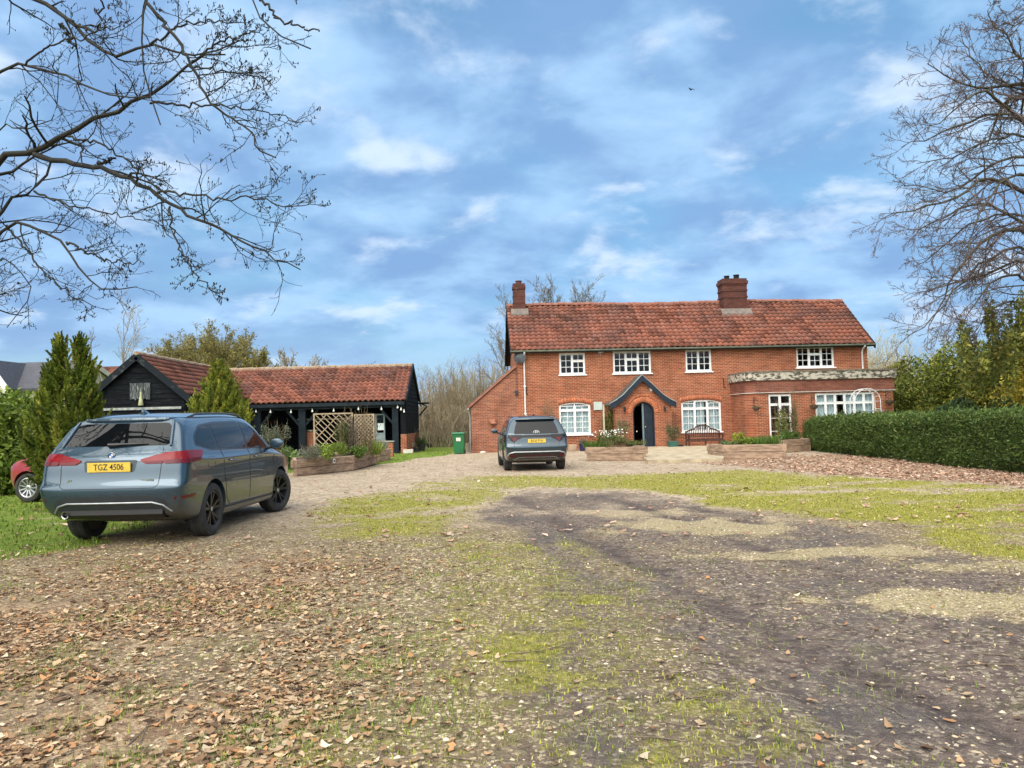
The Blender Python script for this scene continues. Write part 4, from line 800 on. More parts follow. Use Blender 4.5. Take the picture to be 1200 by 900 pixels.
# the open range: eave beam, posts, back and end walls, brick plinths
bm_ = MB(); zB = at(420, 478.5, YF).z; bm_.box(wx + hwid - 0.2, bxr - 0.05, YF - 0.1, YF + 0.1, zB, zE - 0.02); bm_.box(wx + hwid - 0.2, bxr - 0.03, YF - 0.33, YF - 0.29, zE - 0.22, zE - 0.06); bm_.put('eave_beam', noisy('beam_blueblack', (0.006, 0.012, 0.018), (0.013, 0.021, 0.028), 3, 0.65, 0.2, 12, spec=0.2), barn)
PM = noisy('post_blueblack', (0.004, 0.009, 0.015), (0.009, 0.016, 0.022), 3, 0.65, 0.2, 12, spec=0.2)
for px_, w_ in ((354.5, 0.17), (463.5, 0.15), (302, 0.17)):
    x = at(px_, 500, YF).x; g = MB(); g.box(x - w_, x + w_, YF - 0.1 + 0.001, YF + 0.13, BG - 0.05, zB - 0.001); g.bar((x - w_, YF, zB - 0.75), (x - w_ - 0.6, YF, zB - 0.03), 0.1, 0.1); g.bar((x + w_, YF, zB - 0.75), (x + w_ + 0.6, YF, zB - 0.03), 0.1, 0.1) if px_ < 460 else None; g.put('post', PM, barn)
weatherboards('back_boards', [(bxl, BG - 0.1), (bxr, BG - 0.1), (bxr, zE), (bxl, zE)], YB - 0.8, -1, barn, seed=12)
end = [(YF + 0.55, BG + 0.9), (YB, BG + 0.9), (YB, zE - 0.02), (YRb, zRb - 0.12), (YF - 0.1, zE - 0.08), (YF - 0.1, zE - 0.5), (YF + 0.55, zE - 0.7)]
weatherboards('end_boards', [(YF - 0.05, BG + 0.95), (YB, BG + 0.95), (YB, zE - 0.02), (YRb, zRb - 0.12), (YF - 0.05, zE - 0.02)], bxr - 0.02, 1, barn, 'YZ', seed=14)
g = MB(); g.box(bxr - 0.30, bxr - 0.05, YF + 0.14, YB, BG - 0.1, zE - 0.1); g.put('inner_end_wall', BLACKP, barn)
g = MB(); g.box(bxr - 0.27, bxr + 0.02, YF - 0.06, YB + 0.02, BG - 0.1, BG + 0.94); g.put('brick_plinth', BRICK, barn)
for sgn, y0 in ((1, YF - 0.38), (-1, YB + 0.46)):
    g = MB(); g.bar((bxr + 0.06, y0, zE - 0.08), (bxr + 0.06, YRb, zRb - 0.0), 0.05, 0.26); g.put('bargeboard', BARGE, barn)
g = MB(); g.tube([(bxr + 0.1, YB + 0.2, zE - 0.05), (bxr + 0.45, YB + 0.2, zE - 0.25), (bxr + 0.02, YB + 0.2, zE - 0.75)], 0.05, 6); g.box(bxr - 0.1, bxr + 0.55, YB - 0.2, YB + 0.6, zE - 0.10, zE - 0.02); g.put('eave_bracket', BLACKP, barn)
for (a, b, c, d, Y) in ((356.5, 368, 505.5, 523, YF + 0.3),):
    p0, p1 = at(a, c, Y), at(b, d, Y); g = MB(); g.box(p0.x, p1.x + 0.1, Y, Y + 0.22, BG - 0.1, p0.z); g.put('dwarf_wall', BRICKOLD, barn)
    s = MB(); s.box(p0.x - 0.04, p1.x + 0.14, Y - 0.05, Y + 0.27, p0.z + 0.001, p0.z + 0.06); s.put('dwarf_wall_cap', STONE, barn)
# glazed door, weathered frames behind the trellis
p0, p1 = at(439.5, 485, YF + 0.5), at(451.5, 524, YF + 0.5); g = MB(); Y = YF + 0.5; w = 0.07
g.box(p0.x, p0.x + w, Y, Y + 0.06, BG, p0.z); g.box(p1.x - w, p1.x, Y, Y + 0.06, BG, p0.z); g.box(p0.x + w, p1.x - w, Y, Y + 0.06, p0.z - w, p0.z); g.box(p0.x + w, p1.x - w, Y, Y + 0.06, BG + 0.95, BG + 1.03); g.box(p0.x + w, p1.x - w, Y + 0.02, Y + 0.05, BG, BG + 0.949)
dr_ = g.put('door', noisy('grey_green_door', (0.16, 0.22, 0.23), (0.22, 0.27, 0.27), 4, 0.55), barn); g = MB(); g.box(p0.x + w, p1.x - w, Y + 0.025, Y + 0.035, BG + 1.03, p0.z - w); g.put('pane', GLASS, dr_)
g = MB(); q0, q1 = at(442.5, 496, Y - 0.02), at(450, 504, Y - 0.02); g.box(q0.x, q1.x, Y - 0.014, Y - 0.003, q1.z, q0.z); tag(g.put('paper_notice', noisy('paper', (0.70, 0.76, 0.78), (0.62, 0.68, 0.7), 5, 0.7)), 'blank white paper notice on the glazed door of the black barn', 'notice')
g = MB(); x0 = at(357, 490, YF + 1.2).x; x1 = at(437, 490, YF + 1.2).x; zz1 = at(360, 492.5, YF + 1.2).z; g.box(x0 - 0.4, x1, YF + 1.2, YF + 1.26, zz1, zz1 + 0.08); g.put('inner_rail', LATT, barn)
# brick wall beside the planters
q0, q1 = at(441, 518.5, 34.5), at(460.5, 530, 34.5); low = thing('brick_wall', 'short low brick wall with a stone top in front of the barn door', 'wall', (q0.x, 34.5, BG))
g = MB(); g.box(0, q1.x - q0.x, 0, 0.24, -0.1, q0.z - BG); g.put('brickwork', BRICK, low); g = MB(); g.box(-0.05, q1.x - q0.x + 0.05, -0.05, 0.29, q0.z - BG + 0.001, q0.z - BG + 0.06); g.put('cap', noisy('grey_cap', (0.32, 0.30, 0.27), (0.22, 0.21, 0.19), 5, 0.8, 0.2), low)
# string of bulbs along the beam
g = MB(); gbs = []; pl = []
bp = [(300, 482), (317, 482.5), (341, 482.5), (366, 481.5), (391, 481), (420, 479), (447, 479), (466, 477), (470, 479.5), (473.5, 482)]
for i in range(len(bp)):
    q = at(bp[i][0], bp[i][1], YF - 0.22); pl.append(q + Vector((0, 0, 0.14)))
    gb = MB(); gbs.append(gb); gb.lathe([(0.001, -0.075), (0.04, -0.06), (0.05, -0.03), (0.035, 0.02), (0.018, 0.05), (0.018, 0.1)], q, n=10); g.tube([q + Vector((0, 0, 0.05)), q + Vector((0, 0, 0.14))], 0.018, 6)
for a, b in zip(pl[:-1], pl[1:]): g.tube([a, (a + b) / 2 - Vector((0, 0, 0.07)), b], 0.008, 5)
st = thing('string_lights', 'string of white bulbs hanging along the barn eave beam', 'lights', (0, 0, 0)); g.put('cable', BLACKPL, st); BULB = noisy('frosted_bulb', (0.8, 0.79, 0.74), (0.7, 0.69, 0.65), 3, 0.3)
for gb in gbs: gb.put('bulb', BULB, st, sm=60)

# ------------------------------------------------------------------ the neighbours beyond the conifers
nb = thing('neighbour_house', 'cream walled house with a dark slate roof beyond the conifers', 'house', (0, 0, 0))
SL = noisy('slate', (0.035, 0.036, 0.045), (0.065, 0.062, 0.072), 2.0, 0.6, 0.3, 10, sc=(1, 4, 4)); CREAM = noisy('cream_render', (0.62, 0.56, 0.42), (0.52, 0.47, 0.36), 1.2, 0.85)
xr_ = at(106, 428, 57.5).x; xl_ = -52.0; zr = at(60, 424, 57.5).z; ze = at(40, 454, 54.2).z; zre = at(128, 443.5, 61).z
g = MB(); g.prism([(54.6, -0.2), (61, -0.2), (61, zre - 0.1), (57.5, zr - 0.15), (54.6, ze)], xl_ + 0.3, xr_ - 0.25, 'YZ'); g.put('wall', CREAM, nb)
g = MB(); g.prism([(54.1, ze - 0.05), (57.5, zr), (61.4, zre - 0.12), (61.4, zre - 0.3), (57.5, zr - 0.2), (54.1, ze - 0.25)], xl_, xr_, 'YZ'); g.put('roof', SL, nb)
g = MB(); g.bar((xr_ + 0.03, 57.5, zr - 0.08), (xr_ + 0.03, 61.5, zre - 0.2), 0.06, 0.35); g.bar((xr_ + 0.03, 57.5, zr - 0.08), (xr_ + 0.03, 54.0, ze - 0.12), 0.06, 0.35); g.put('bargeboard', noisy('cream_board', (0.66, 0.62, 0.5), (0.56, 0.52, 0.43), 2, 0.7), nb)
dx = at(-14, 420, 53.2).x; dxr = at(11, 455, 53.2).x; dz = at(-14, 421, 53.2).z; dze = at(11, 456, 53.2).z
g = MB(); hw2 = dxr - dx; g.prism([(dx - hw2 + 0.4, 0), (dx + hw2 - 0.4, 0), (dx + hw2 - 0.4, dze), (dx, dz - 0.3), (dx - hw2 + 0.4, dze)], 53.3, 56.5, 'XZ'); g.put('dormer_wall', CREAM, nb)
g = MB(); g.prism([(dx - hw2, dze), (dx, dz), (dx + hw2, dze), (dx + hw2, dze - 0.12), (dx, dz - 0.12), (dx - hw2, dze - 0.12)], 53.05, 57.3, 'XZ'); g.put('dormer_roof', SL, nb)
g = MB(); g.bar((dx, 53.0, dz - 0.1), (dx + hw2, 53.0, dze - 0.1), 0.06, 0.35); g.bar((dx, 53.0, dz - 0.1), (dx - hw2, 53.0, dze - 0.1), 0.06, 0.35); g.put('dormer_bargeboard', WHITE, nb)
g = MB(); g.box(dx - 0.9, dx + 0.9, 53.22, 53.28, dze - 1.6, dze - 0.2); w_ = g.put('window', WHITE, nb); g = MB(); g.box(dx - 0.8, dx - 0.04, 53.19, 53.215, dze - 1.5, dze - 0.3); g.box(dx + 0.04, dx + 0.8, 53.19, 53.215, dze - 1.5, dze - 0.3); g.put('pane', noisy('far_glass', (0.02, 0.025, 0.03), (0.03, 0.035, 0.04), 2, 0.1), w_)
rr = thing('outbuilding', 'small outbuilding with a plain red tiled roof behind the barn gable', 'outbuilding', (0, 0, 0)); xa, xb = at(100, 431, 66).x, at(146, 431, 66).x; z1_ = at(125, 430, 66).z; z0_ = at(125, 444, 64).z
g = MB(); g.prism([(63.8, -0.2), (68.2, -0.2), (68.2, z0_ - 0.1), (66, z1_ - 0.2), (63.8, z0_ - 0.1)], xa + 0.2, xb - 0.2, 'YZ'); g.put('wall', BRICK, rr)
put('roof', pantiles((xa, 63.4, z0_ - 0.2), (1, 0, 0), (0, 2.6, z1_ - z0_ + 0.2), xb - xa, math.hypot(2.6, z1_ - z0_ + 0.2), 0.3, 0.35, seed=31), TILE, rr); put('roof', pantiles((xb, 68.6, z0_ - 0.2), (-1, 0, 0), (0, -2.6, z1_ - z0_ + 0.2), xb - xa, math.hypot(2.6, z1_ - z0_ + 0.2), 0.3, 0.35, seed=32), TILE, rr)
# ------------------------------------------------------------------ cars
def paintmat(name, c, metallic=0.6, rough=0.26):
    m, t, p = nm(name); co = objco(t); f = tramp(t, tnoise(t, co, 2.5, 5, 0.6), 0.35, 0.7); sp = tnode(t, 'ShaderNodeSeparateXYZ'); t.links.new(co, sp.inputs[0])
    low = tramp(t, tmath(t, 'ADD', sp.outputs[2], tmath(t, 'MULTIPLY', tnoise(t, co, 6, 4, 0.7), 0.25)), 0.35, 0.85, 0.55, 0.0)     # road dirt along the sills
    c2 = tmix(t, f, c, tuple(q * 0.88 for q in c)); t.links.new(tmix(t, low, c2, (0.16, 0.145, 0.12)), p.inputs['Base Color'])
    p.inputs['Metallic'].default_value = metallic; t.links.new(tmath(t, 'ADD', tmath(t, 'MULTIPLY', low, 0.5), rough), p.inputs['Roughness'])
    p.inputs['Coat Weight'].default_value = 1.0; p.inputs['Coat Roughness'].default_value = 0.04; return m
def simple(name, c, rough=0.4, metallic=0.0, coat=0.0, spec=0.5):
    m = noisy(name, c, tuple(q * 0.85 for q in c), 9, rough, metallic=metallic, coat=coat, spec=spec); return m
CGLASS = simple('tinted_glass', (0.004, 0.005, 0.006), 0.02, spec=0.32); CBLACK = simple('gloss_black_trim', (0.012, 0.012, 0.013), 0.15); CMATT = simple('matt_black_trim', (0.022, 0.022, 0.023), 0.6)
TYRE = noisy('tyre_rubber', (0.016, 0.016, 0.017), (0.035, 0.033, 0.030), 5, 0.8, 0.2, 40); RIMB = simple('black_alloy', (0.011, 0.011, 0.012), 0.4, 0.0, 0.15); RIMS = simple('silver_alloy', (0.55, 0.55, 0.55), 0.3, 0.9)
CHROME = simple('chrome', (0.68, 0.69, 0.70), 0.15, 1.0); SILV = simple('satin_silver', (0.42, 0.44, 0.45), 0.38, 0.7); REDL = simple('red_lens', (0.20, 0.004, 0.009), 0.2, coat=0.15, spec=0.2); REDD = simple('dark_red_lens', (0.11, 0.004, 0.010), 0.3, coat=0.2, spec=0.3)
SMOKE = simple('smoked_lens', (0.006, 0.0035, 0.005), 0.25, coat=0.1, spec=0.3); PLY = simple('plate_yellow', (0.68, 0.47, 0.055), 0.45); INK = simple('plate_black', (0.012, 0.012, 0.012), 0.5); BADGEB = simple('badge_blue', (0.05, 0.2, 0.55), 0.3); BADGEW = simple('badge_white', (0.75, 0.75, 0.75), 0.3); LAMPW = simple('clear_lamp', (0.7, 0.72, 0.74), 0.1, coat=1.0)
def car_cage(sx, sy, sz, rear=0.0):
    """stations from rear to front; each: nine side points from the bottom edge to the roof edge, crown height, bottom z"""
    T = []
    def st(ys, xs_, zs, crown, yt): T.append((ys, xs_, zs, crown, yt))
    X0 = [.70, .79, .835, .85, .845, .84, .80, .72, .635]
    ry = [-2.06, -2.14, -2.235, -2.265, -2.20, -2.185, -2.11, -1.93, -1.80]; zr_ = [.34, .40, .54, .72, .79, 1.02, 1.13, 1.36, 1.515]
    st(ry, X0, zr_, .035, -1.84)
    st([y + .05 + .02 * (i < 6) for i, y in enumerate(ry)], [x + d for x, d in zip(X0, [.05, .055, .042, .042, .044, .042, .036, .028, .020])], zr_, .05, -1.76)
    st([-1.86, -1.88, -1.92, -1.93, -1.93, -1.92, -1.88, -1.76, -1.66], [.78, .865, .897, .908, .892, .90, .855, .757, .665], [.27, .33, .48, .70, .93, 1.02, 1.10, 1.36, 1.53], .05, -1.62)
    mid = [.80, .878, .900, .912, .893, .908, .868, .765, .655]
    for y, zt in ((-1.335, 1.555), (-.75, 1.568), (-.1, 1.568), (.35, 1.548)):
        st([y] * 9, mid, [.20, .26, .42, .66, .91, .98, 1.05, 1.34, zt], .045, y)
    st([.78, .78, .78, .78, .78, .78, .78, .72, .64], mid[:6] + [.866, .76, .635], [.20, .26, .42, .66, .90, .965, 1.03, 1.31, 1.475], .045, .60)
    st([1.15] * 6 + [1.16, 1.14, 1.16], mid[:6] + [.86, .775, .66], [.20, .26, .42, .66, .89, .95, 1.005, 1.055, 1.085], .02, 1.18)
    st([1.335] * 9, mid[:6] + [.85, .74, .60], [.20, .26, .42, .66, .875, .93, .975, 1.01, 1.025], .015, 1.335)
    st([1.75, 1.76, 1.80, 1.80, 1.79, 1.78, 1.76, 1.74, 1.74], [.77, .85, .885, .89, .885, .87, .82, .70, .56], [.24, .30, .45, .65, .82, .87, .915, .94, .955], .015, 1.74)
    st([1.92, 1.97, 2.03, 2.04, 2.03, 2.01, 1.98, 1.95, 1.94], [.68, .76, .80, .80, .785, .76, .70, .60, .48], [.25, .31, .46, .64, .78, .82, .855, .875, .885], .012, 1.95)
    st([2.00, 2.06, 2.14, 2.15, 2.13, 2.10, 2.06, 2.02, 2.0], [.58, .64, .67, .67, .66, .64, .60, .52, .42], [.26, .32, .46, .63, .75, .79, .825, .84, .85], .01, 2.01)
    rings = []
    for ys, xs_, zs, cr, yt in T:
        b = (0, ys[0], zs[0] - .0)
        side = [(x, y, z) for x, y, z in zip(xs_, ys, zs)]
        half = [b, (xs_[0] / 2, ys[0], zs[0])] + side + [(xs_[-1] * .52, (ys[-1] + yt) / 2, zs[-1] + cr * .78), (0, yt, zs[-1] + cr)]
        full = half + [(-x, y, z) for x, y, z in half[-2:0:-1]]
        rings.append([(x * sx, y * sy, z * sz) for x, y, z in full])
    return rings
def car_mesh(sx, sy, sz, foh=1.0):
    rings = [[(x, y if y < 1.335 * sy else 1.335 * sy + (y - 1.335 * sy) * foh, z) for x, y, z in r_] for r_ in car_cage(sx, sy, sz)]; n = len(rings[0]); K_ = n // 2 + 1; V = [v for r in rings for v in r]; F_ = []
    for i in range(len(rings) - 1):
        for j in range(n): F_.append((i * n + j, i * n + (j + 1) % n, (i + 1) * n + (j + 1) % n, (i + 1) * n + j))
    for ri, sg in ((0, -1), (len(rings) - 1, 1)):
        base = ri * n; rows = []
        for k in range(2, K_ - 2):
            r_ = base + k; l_ = base + (n - k)
            if k == 2: rows.append([r_, base + 1, base, base + n - 1, l_]); continue
            if k == K_ - 3: rows.append([r_, base + K_ - 2, base + K_ - 1, base + K_, l_]); continue
            x, y, z = V[r_]; b0 = len(V); bl = sg * .055 * sy
            V += [(x / 2, y + bl * .75, z), (0, y + bl, z), (-x / 2, y + bl * .75, z)]; rows.append([r_, b0, b0 + 1, b0 + 2, l_])
        for a, b in zip(rows[:-1], rows[1:]):
            for j in range(4): F_.append((a[j], b[j], b[j + 1], a[j + 1]) if sg < 0 else (a[j], a[j + 1], b[j + 1], b[j]))
    me = bpy.data.meshes.new('car'); me.from_pydata(V, [], F_)
    bm = bmesh.new(); bm.from_mesh(me); bmesh.ops.recalc_face_normals(bm, faces=bm.faces)
    cl = bm.edges.layers.float.get('crease_edge') or bm.edges.layers.float.new('crease_edge')
    def k_of(v):
        return v.index % n if v.index < len(rings) * n else None
    for e in bm.edges:
        a, b = e.verts; ka, kb = k_of(a), k_of(b)
        if ka is None or kb is None: continue
        ia, ib = a.index // n, b.index // n
        if ia != ib and ka == kb and ka in (7, n - 7) and ia > 0 and ib > 0: e[cl] = 0.75        # shoulder line
        if ia != ib and ka == kb and ka in (8, n - 8) and 1 < ia < 8: e[cl] = 0.35
        if ia == ib == 0 and ka not in (0, 1, n - 1): e[cl] = 0.3
        if ka == kb and ka in (5, n - 5) and max(ia, ib) <= 1: e[cl] = 0.5
    bm.to_mesh(me); bm.free()
    return evaluated(me, [('SUBSURF', dict(levels=3, render_levels=3))])
def bvh_of(me):
    return BVHTree.FromPolygons([v.co.copy() for v in me.vertices], [tuple(p_.vertices) for p_ in me.polygons])
class Skin:
    """lays panels and lines onto a body surface"""
    def __init__(s, me): s.b = bvh_of(me)
    def hit(s, u, v, mode):
        if mode == 'R': o, d = Vector((u, -6, v)), Vector((0, 1, 0))           # seen from the rear: u = x
        elif mode == 'F': o, d = Vector((u, 6, v)), Vector((0, -1, 0))
        elif mode == 'X': o, d = Vector((6, u, v)), Vector((-1, 0, 0))         # seen from the right side: u = y
        elif mode == 'x': o, d = Vector((-6, u, v)), Vector((1, 0, 0))
        elif mode == 'Z': o, d = Vector((u, v, 6)), Vector((0, 0, -1))
        else:                                                               # ('C', yc): round the rear corner, u = angle from straight back
            yc = mode[1]; o = Vector((5 * math.sin(u), yc - 5 * math.cos(u), v)); d = (Vector((0, yc, v)) - o).normalized()
        p_, nrm, _, _ = s.b.ray_cast(o, d)
        if p_ is None:
            q = o + d * 5; p_, nrm, _, _ = s.b.find_nearest(q)
        if nrm.dot(d) > 0: nrm = -nrm
        return p_, nrm
    def panel(s, outs, mode, off=0.004, g=0.06, skirt=0.012):
        me = bpy.data.meshes.new('panel'); bm = bmesh.new()
        for out in outs:
            b2 = bmesh.new(); vs = [b2.verts.new((u, v, 0)) for u, v in out]; b2.faces.new(vs)
            us = [q[0] for q in out]; vv = [q[1] for q in out]
            for ax, lo, hi in ((0, min(us), max(us)), (1, min(vv), max(vv))):
                n_ = max(1, int((hi - lo) / g))
                for i in range(1, n_):
                    c = lo + (hi - lo) * i / n_ + 1e-4; bmesh.ops.bisect_plane(b2, geom=b2.verts[:] + b2.edges[:] + b2.faces[:], plane_co=(c, 0, 0) if ax == 0 else (0, c, 0), plane_no=(1, 0, 0) if ax == 0 else (0, 1, 0))
            nr = {}
            for v in b2.verts:
                p_, n_ = s.hit(v.co.x, v.co.y, mode); v.co = p_ + n_ * off; nr[v] = n_
            ee = [e for e in b2.edges if e.is_boundary]; r_ = bmesh.ops.extrude_edge_only(b2, edges=ee)
            for v in r_['geom']:
                if isinstance(v, bmesh.types.BMVert):
                    p_, n_, _, _ = s.b.find_nearest(v.co); d = (v.co - p_); d = d.normalized() if d.length > 1e-6 else n_; v.co = v.co - d * (off + skirt)
            bmesh.ops.recalc_face_normals(b2, faces=b2.faces)
            tmp = bpy.data.meshes.new('t'); b2.to_mesh(tmp); b2.free(); bm.from_mesh(tmp); bpy.data.meshes.remove(tmp)
        bm.to_mesh(me); bm.free(); return smooth(me, 40)
    def line(s, mb, pts, mode, r=0.004, off=0.0, n=6, step=0.05, closed=False):
        if closed: pts = pts + [pts[0]]
        P = []
        for (a, b), (c, d) in zip(pts[:-1], pts[1:]):
            k = max(1, int(math.hypot(c - a, d - b) / step))
            for i in range(k): P.append(s.hit(a + (c - a) * i / k, b + (d - b) * i / k, mode))
        P.append(s.hit(*pts[-1], mode)); mb.tube([p_ + n_ * off for p_, n_ in P], r, n)
def rounded(pts, r=0.03, n=3):
    out = []; k = len(pts)
    for i in range(k):
        p_ = Vector(pts[i]); a = Vector(pts[i - 1]) - p_; b = Vector(pts[(i + 1) % k]) - p_; ra = min(r, a.length * .4); rb_ = min(r, b.length * .4)
        s, e = p_ + a.normalized() * ra, p_ + b.normalized() * rb_
        for j in range(n + 1): t = j / n; q = s * (1 - t) ** 2 + p_ * 2 * t * (1 - t) + e * t * t; out.append((q.x, q.y))
    return out
def wheel(parent, x, y, r, side, rimmat, spokes, steer=0.0, w=0.225, rr=0.685):
    tb = MB(); hw_ = w / 2; a = r * rr
    tb.lathe([(a, -hw_ * .85), (a + .012, -hw_ * .97), (r - .05, -hw_), (r - .015, -hw_ * .88), (r, -hw_ * .62), (r, -hw_ * .2), (r - .006, -hw_ * .18), (r - .006, -hw_ * .1), (r, -hw_ * .08), (r, hw_ * .08), (r - .006, hw_ * .1), (r - .006, hw_ * .18), (r, hw_ * .2), (r, hw_ * .62), (r - .015, hw_ * .88), (r - .05, hw_), (a + .012, hw_ * .97), (a, hw_ * .85)], axis='X', n=44, closed=True)
    t_ = tb.put('wheel', TYRE, parent, sm=35); t_.location = (x, y, r); t_.rotation_euler = (0, 0, steer)
    rm = MB(); o = side
    rm.lathe([(a + .001, -o * hw_ * .8), (a + .001, o * hw_ * .86), (a - .012, o * hw_ * .9), (a - .022, o * hw_ * .84), (a - .03, o * hw_ * .3), (a - .05, -o * hw_ * .3), (.03, -o * hw_ * .35)], axis='X', n=36)
    fx = o * hw_ * .62
    rm.lathe([(.001, fx + o * .012), (.035, fx + o * .012), (.062, fx), (.07, fx - o * .05)], axis='X', n=20)
    for i in range(spokes):
        c = 2 * PI * i / spokes + .3
        if spokes <= 6:
            for d in (-.17, .17):
                a0, a1 = c + d * .35, c + d * 1.3
                rm.bar((fx - o * .015, .05 * math.cos(a0), .05 * math.sin(a0)), (fx + o * .012, (a - .016) * math.cos(a1), (a - .016) * math.sin(a1)), .032, .035, up=(1, 0, 0))
            rm.bar((fx - o * .02, .10 * math.cos(c), .10 * math.sin(c)), (fx - o * .012, .17 * math.cos(c), .17 * math.sin(c)), .05, .025, up=(1, 0, 0))
        else: rm.bar((fx - o * .01, .05 * math.cos(c), .05 * math.sin(c)), (fx + o * .008, (a - .016) * math.cos(c), (a - .016) * math.sin(c)), .027, .03, up=(1, 0, 0))
    rm.put('rim', rimmat, t_, sm=30)
    dk_ = MB(); dk_.lathe([(.001, -o * .03), (.15, -o * .03), (.15, -o * .045), (.001, -o * .045)], axis='X', n=24); dk_.put('brake_disc', SILV, t_, sm=40)
    cp_ = MB(); cp_.lathe([(.001, fx + o * .016), (.028, fx + o * .0155), (.03, fx + o * .0125)], axis='X', n=16); cp_.put('hub_cap', SILV if rimmat is RIMB else CHROME, t_)
    return t_
def car(name, label, loc, rz, sx, sy, sz, paint, rimmat, spokes, wr, steer, rail=True, foh=1.0):
    root = thing(name, label, 'car', loc, rz); raw = car_mesh(sx, sy, sz, foh); sk = Skin(raw); ya, yb = -1.335 * sy, 1.335 * sy
    cuts = []
    for y in (ya, yb):
        for s in (-1, 1):
            c = MB(); c.lathe([(.001, .50 * sx * s), (wr + .035, .50 * sx * s), (wr + .035, 1.3 * s), (.001, 1.3 * s)], (0, y, wr + .015), 'X', 40); cuts.append(c.mesh())
    raw.materials.append(paint)
    for c in cuts: c.materials.append(CMATT)
    bm_ = cut(raw, cuts); smooth(bm_, 32); body = put('body', bm_, None, root)
    if len(bm_.materials) < 2: bm_.materials.append(CMATT)
    for s in (-1, 1):
        for y, st_ in ((ya, 0), (yb, steer)): wheel(root, s * (.905 * sx - .125), y, wr, s, rimmat, spokes, st_)
    def sc(o, ay): return [(u * (sy if ay else sx), v * sz) for u, v in o]
    # side windows: black surround, then three panes
    dlo = [(-1.74, 1.175), (-1.30, 1.10), (-.3, 1.075), (.98, 1.05), (1.02, 1.065), (.62, 1.315), (.30, 1.445), (-.15, 1.478), (-.9, 1.470), (-1.42, 1.43), (-1.70, 1.29)]
    g = .022
    panes = [[(-1.68, 1.195), (-1.36, 1.125), (-1.12, 1.117), (-1.12, 1.435), (-1.39, 1.41), (-1.64, 1.285)], [(-1.07, 1.115), (-.10, 1.095), (-.10, 1.455), (-.9, 1.447), (-1.07, 1.437)], [(-.02, 1.092), (.90, 1.072), (.60, 1.295), (.29, 1.425), (-.02, 1.452)]]
    for mode in ('X', 'x'):
        put('window_surround', sk.panel([rounded(sc(dlo, 1), .04)], mode, .003), CBLACK, root)
        for q in panes: put('window', sk.panel([rounded(sc(q, 1), .03)], mode, .006), CGLASS, root)
        ln_ = MB()
        for seg in ([(-1.02, 1.10), (-.98, .70), (-.92, .45)], [(-.05, 1.08), (-.06, .36)], [(1.02, 1.04), (1.0, .80), (.96, .36)], [(-.92, .45), (-.80, .35), (.96, .34)]): sk.line(ln_, sc(seg, 1), mode, .0045)
        ln_.put('door_seam', CMATT, root)
        s = 1 if mode == 'X' else -1
        for yy_ in (-.80, .16):
            hn = MB(); p0, _ = sk.hit(yy_ * sy, .945 * sz, mode); p1, _ = sk.hit((yy_ + .2) * sy, .935 * sz, mode); o = Vector((s * .028, 0, 0)); hn.tube([p0, p0 + o * .8, p1 + o, p1], [.012, .014, .014, .012], 8); hn.put('door_handle', paint, root, sm=50)
        mi = MB(); pm, _ = sk.hit(.80 * sy, 1.05 * sz, mode); q = pm + Vector((s * .14, -.02, .06)); mi.tube([pm + Vector((-s * .03, 0, 0)), q - Vector((s * .05, 0, .05))], [.03, .024], 8)
        mo = mi.put('mirror', CMATT, root, sm=50); m2 = MB()
        prof_ = [(.001, -.06), (.055, -.052), (.085, -.02), (.092, .02), (.088, .045)]
        m2.lathe(prof_ + [(.08, .05), (.001, .048)], (0, 0, 0), 'Y', 16); me_ = m2.mesh(); me_.transform(Matrix.Translation(q + Vector((s * .04, 0, .01))) @ Matrix.Diagonal((1.25, -1, .85, 1))); bm2 = bmesh.new(); bm2.from_mesh(me_); bmesh.ops.recalc_face_normals(bm2, faces=bm2.faces); bm2.to_mesh(me_); bm2.free(); smooth(me_, 45)
        put('mirror_cap', me_, paint, mo)
        if rail:
            rl = MB(); P = []
            for i in range(9):
                yy_ = -1.45 + 1.85 * i / 8; p_, n_ = sk.hit(s * .60 * sx, yy_ * sy, 'Z'); P.append(p_ + Vector((0, 0, .002 if i in (0, 8) else .036)))
            rl.tube(P, .015, 8); rl.put('roof_rail', CBLACK, root, sm=60)
        sl_2 = MB(); sk.line(sl_2, sc([(-.93, .335), (.93, .325)], 1), mode, .018, .0, 8); sl_2.put('sill_strip', CMATT, root)
    ws = [(-.60, 1.46), (.60, 1.46), (.70, 1.12), (-.70, 1.12)]
    put('windscreen', sk.panel([rounded(sc(ws, 0), .05)], 'F', .004), CGLASS, root)
    for s in (-1, 1): put('headlight', sk.panel([rounded(sc([(s * .40, .72), (s * .62, .76), (s * .76, .80), (s * .74, .70), (s * .5, .64)], 0), .02)], 'F', .006), LAMPW, root)
    put('grille', sk.panel([rounded(sc([(-.34, .78), (.34, .78), (.30, .60), (-.30, .60)], 0), .03)], 'F', .005), CBLACK, root); put('lower_grille', sk.panel([rounded(sc([(-.55, .48), (.55, .48), (.45, .36), (-.45, .36)], 0), .03)], 'F', .005), CMATT, root)
    fb = MB(); sk.line(fb, sc([(-.62, 1.0), (-.58, .9), (.58, .9), (.62, 1.0)], 0), 'F', .003); 
    an = MB(); p_, _ = sk.hit(0, -1.38 * sy, 'Z'); an.add([p_ + Vector(v) for v in ((-.035, -.07, -.01), (.035, -.07, -.01), (.02, .13, -.01), (-.02, .13, -.01), (-.008, -.075, .06), (.008, -.075, .06), (.004, -.03, .062), (-.004, -.03, .062))], [(0, 1, 2, 3), (4, 7, 6, 5), (0, 4, 5, 1), (1, 5, 6, 2), (2, 6, 7, 3), (3, 7, 4, 0)]); an.put('antenna_fin', paint, root, bevel=.004, sm=50)
    return root, sk, sc
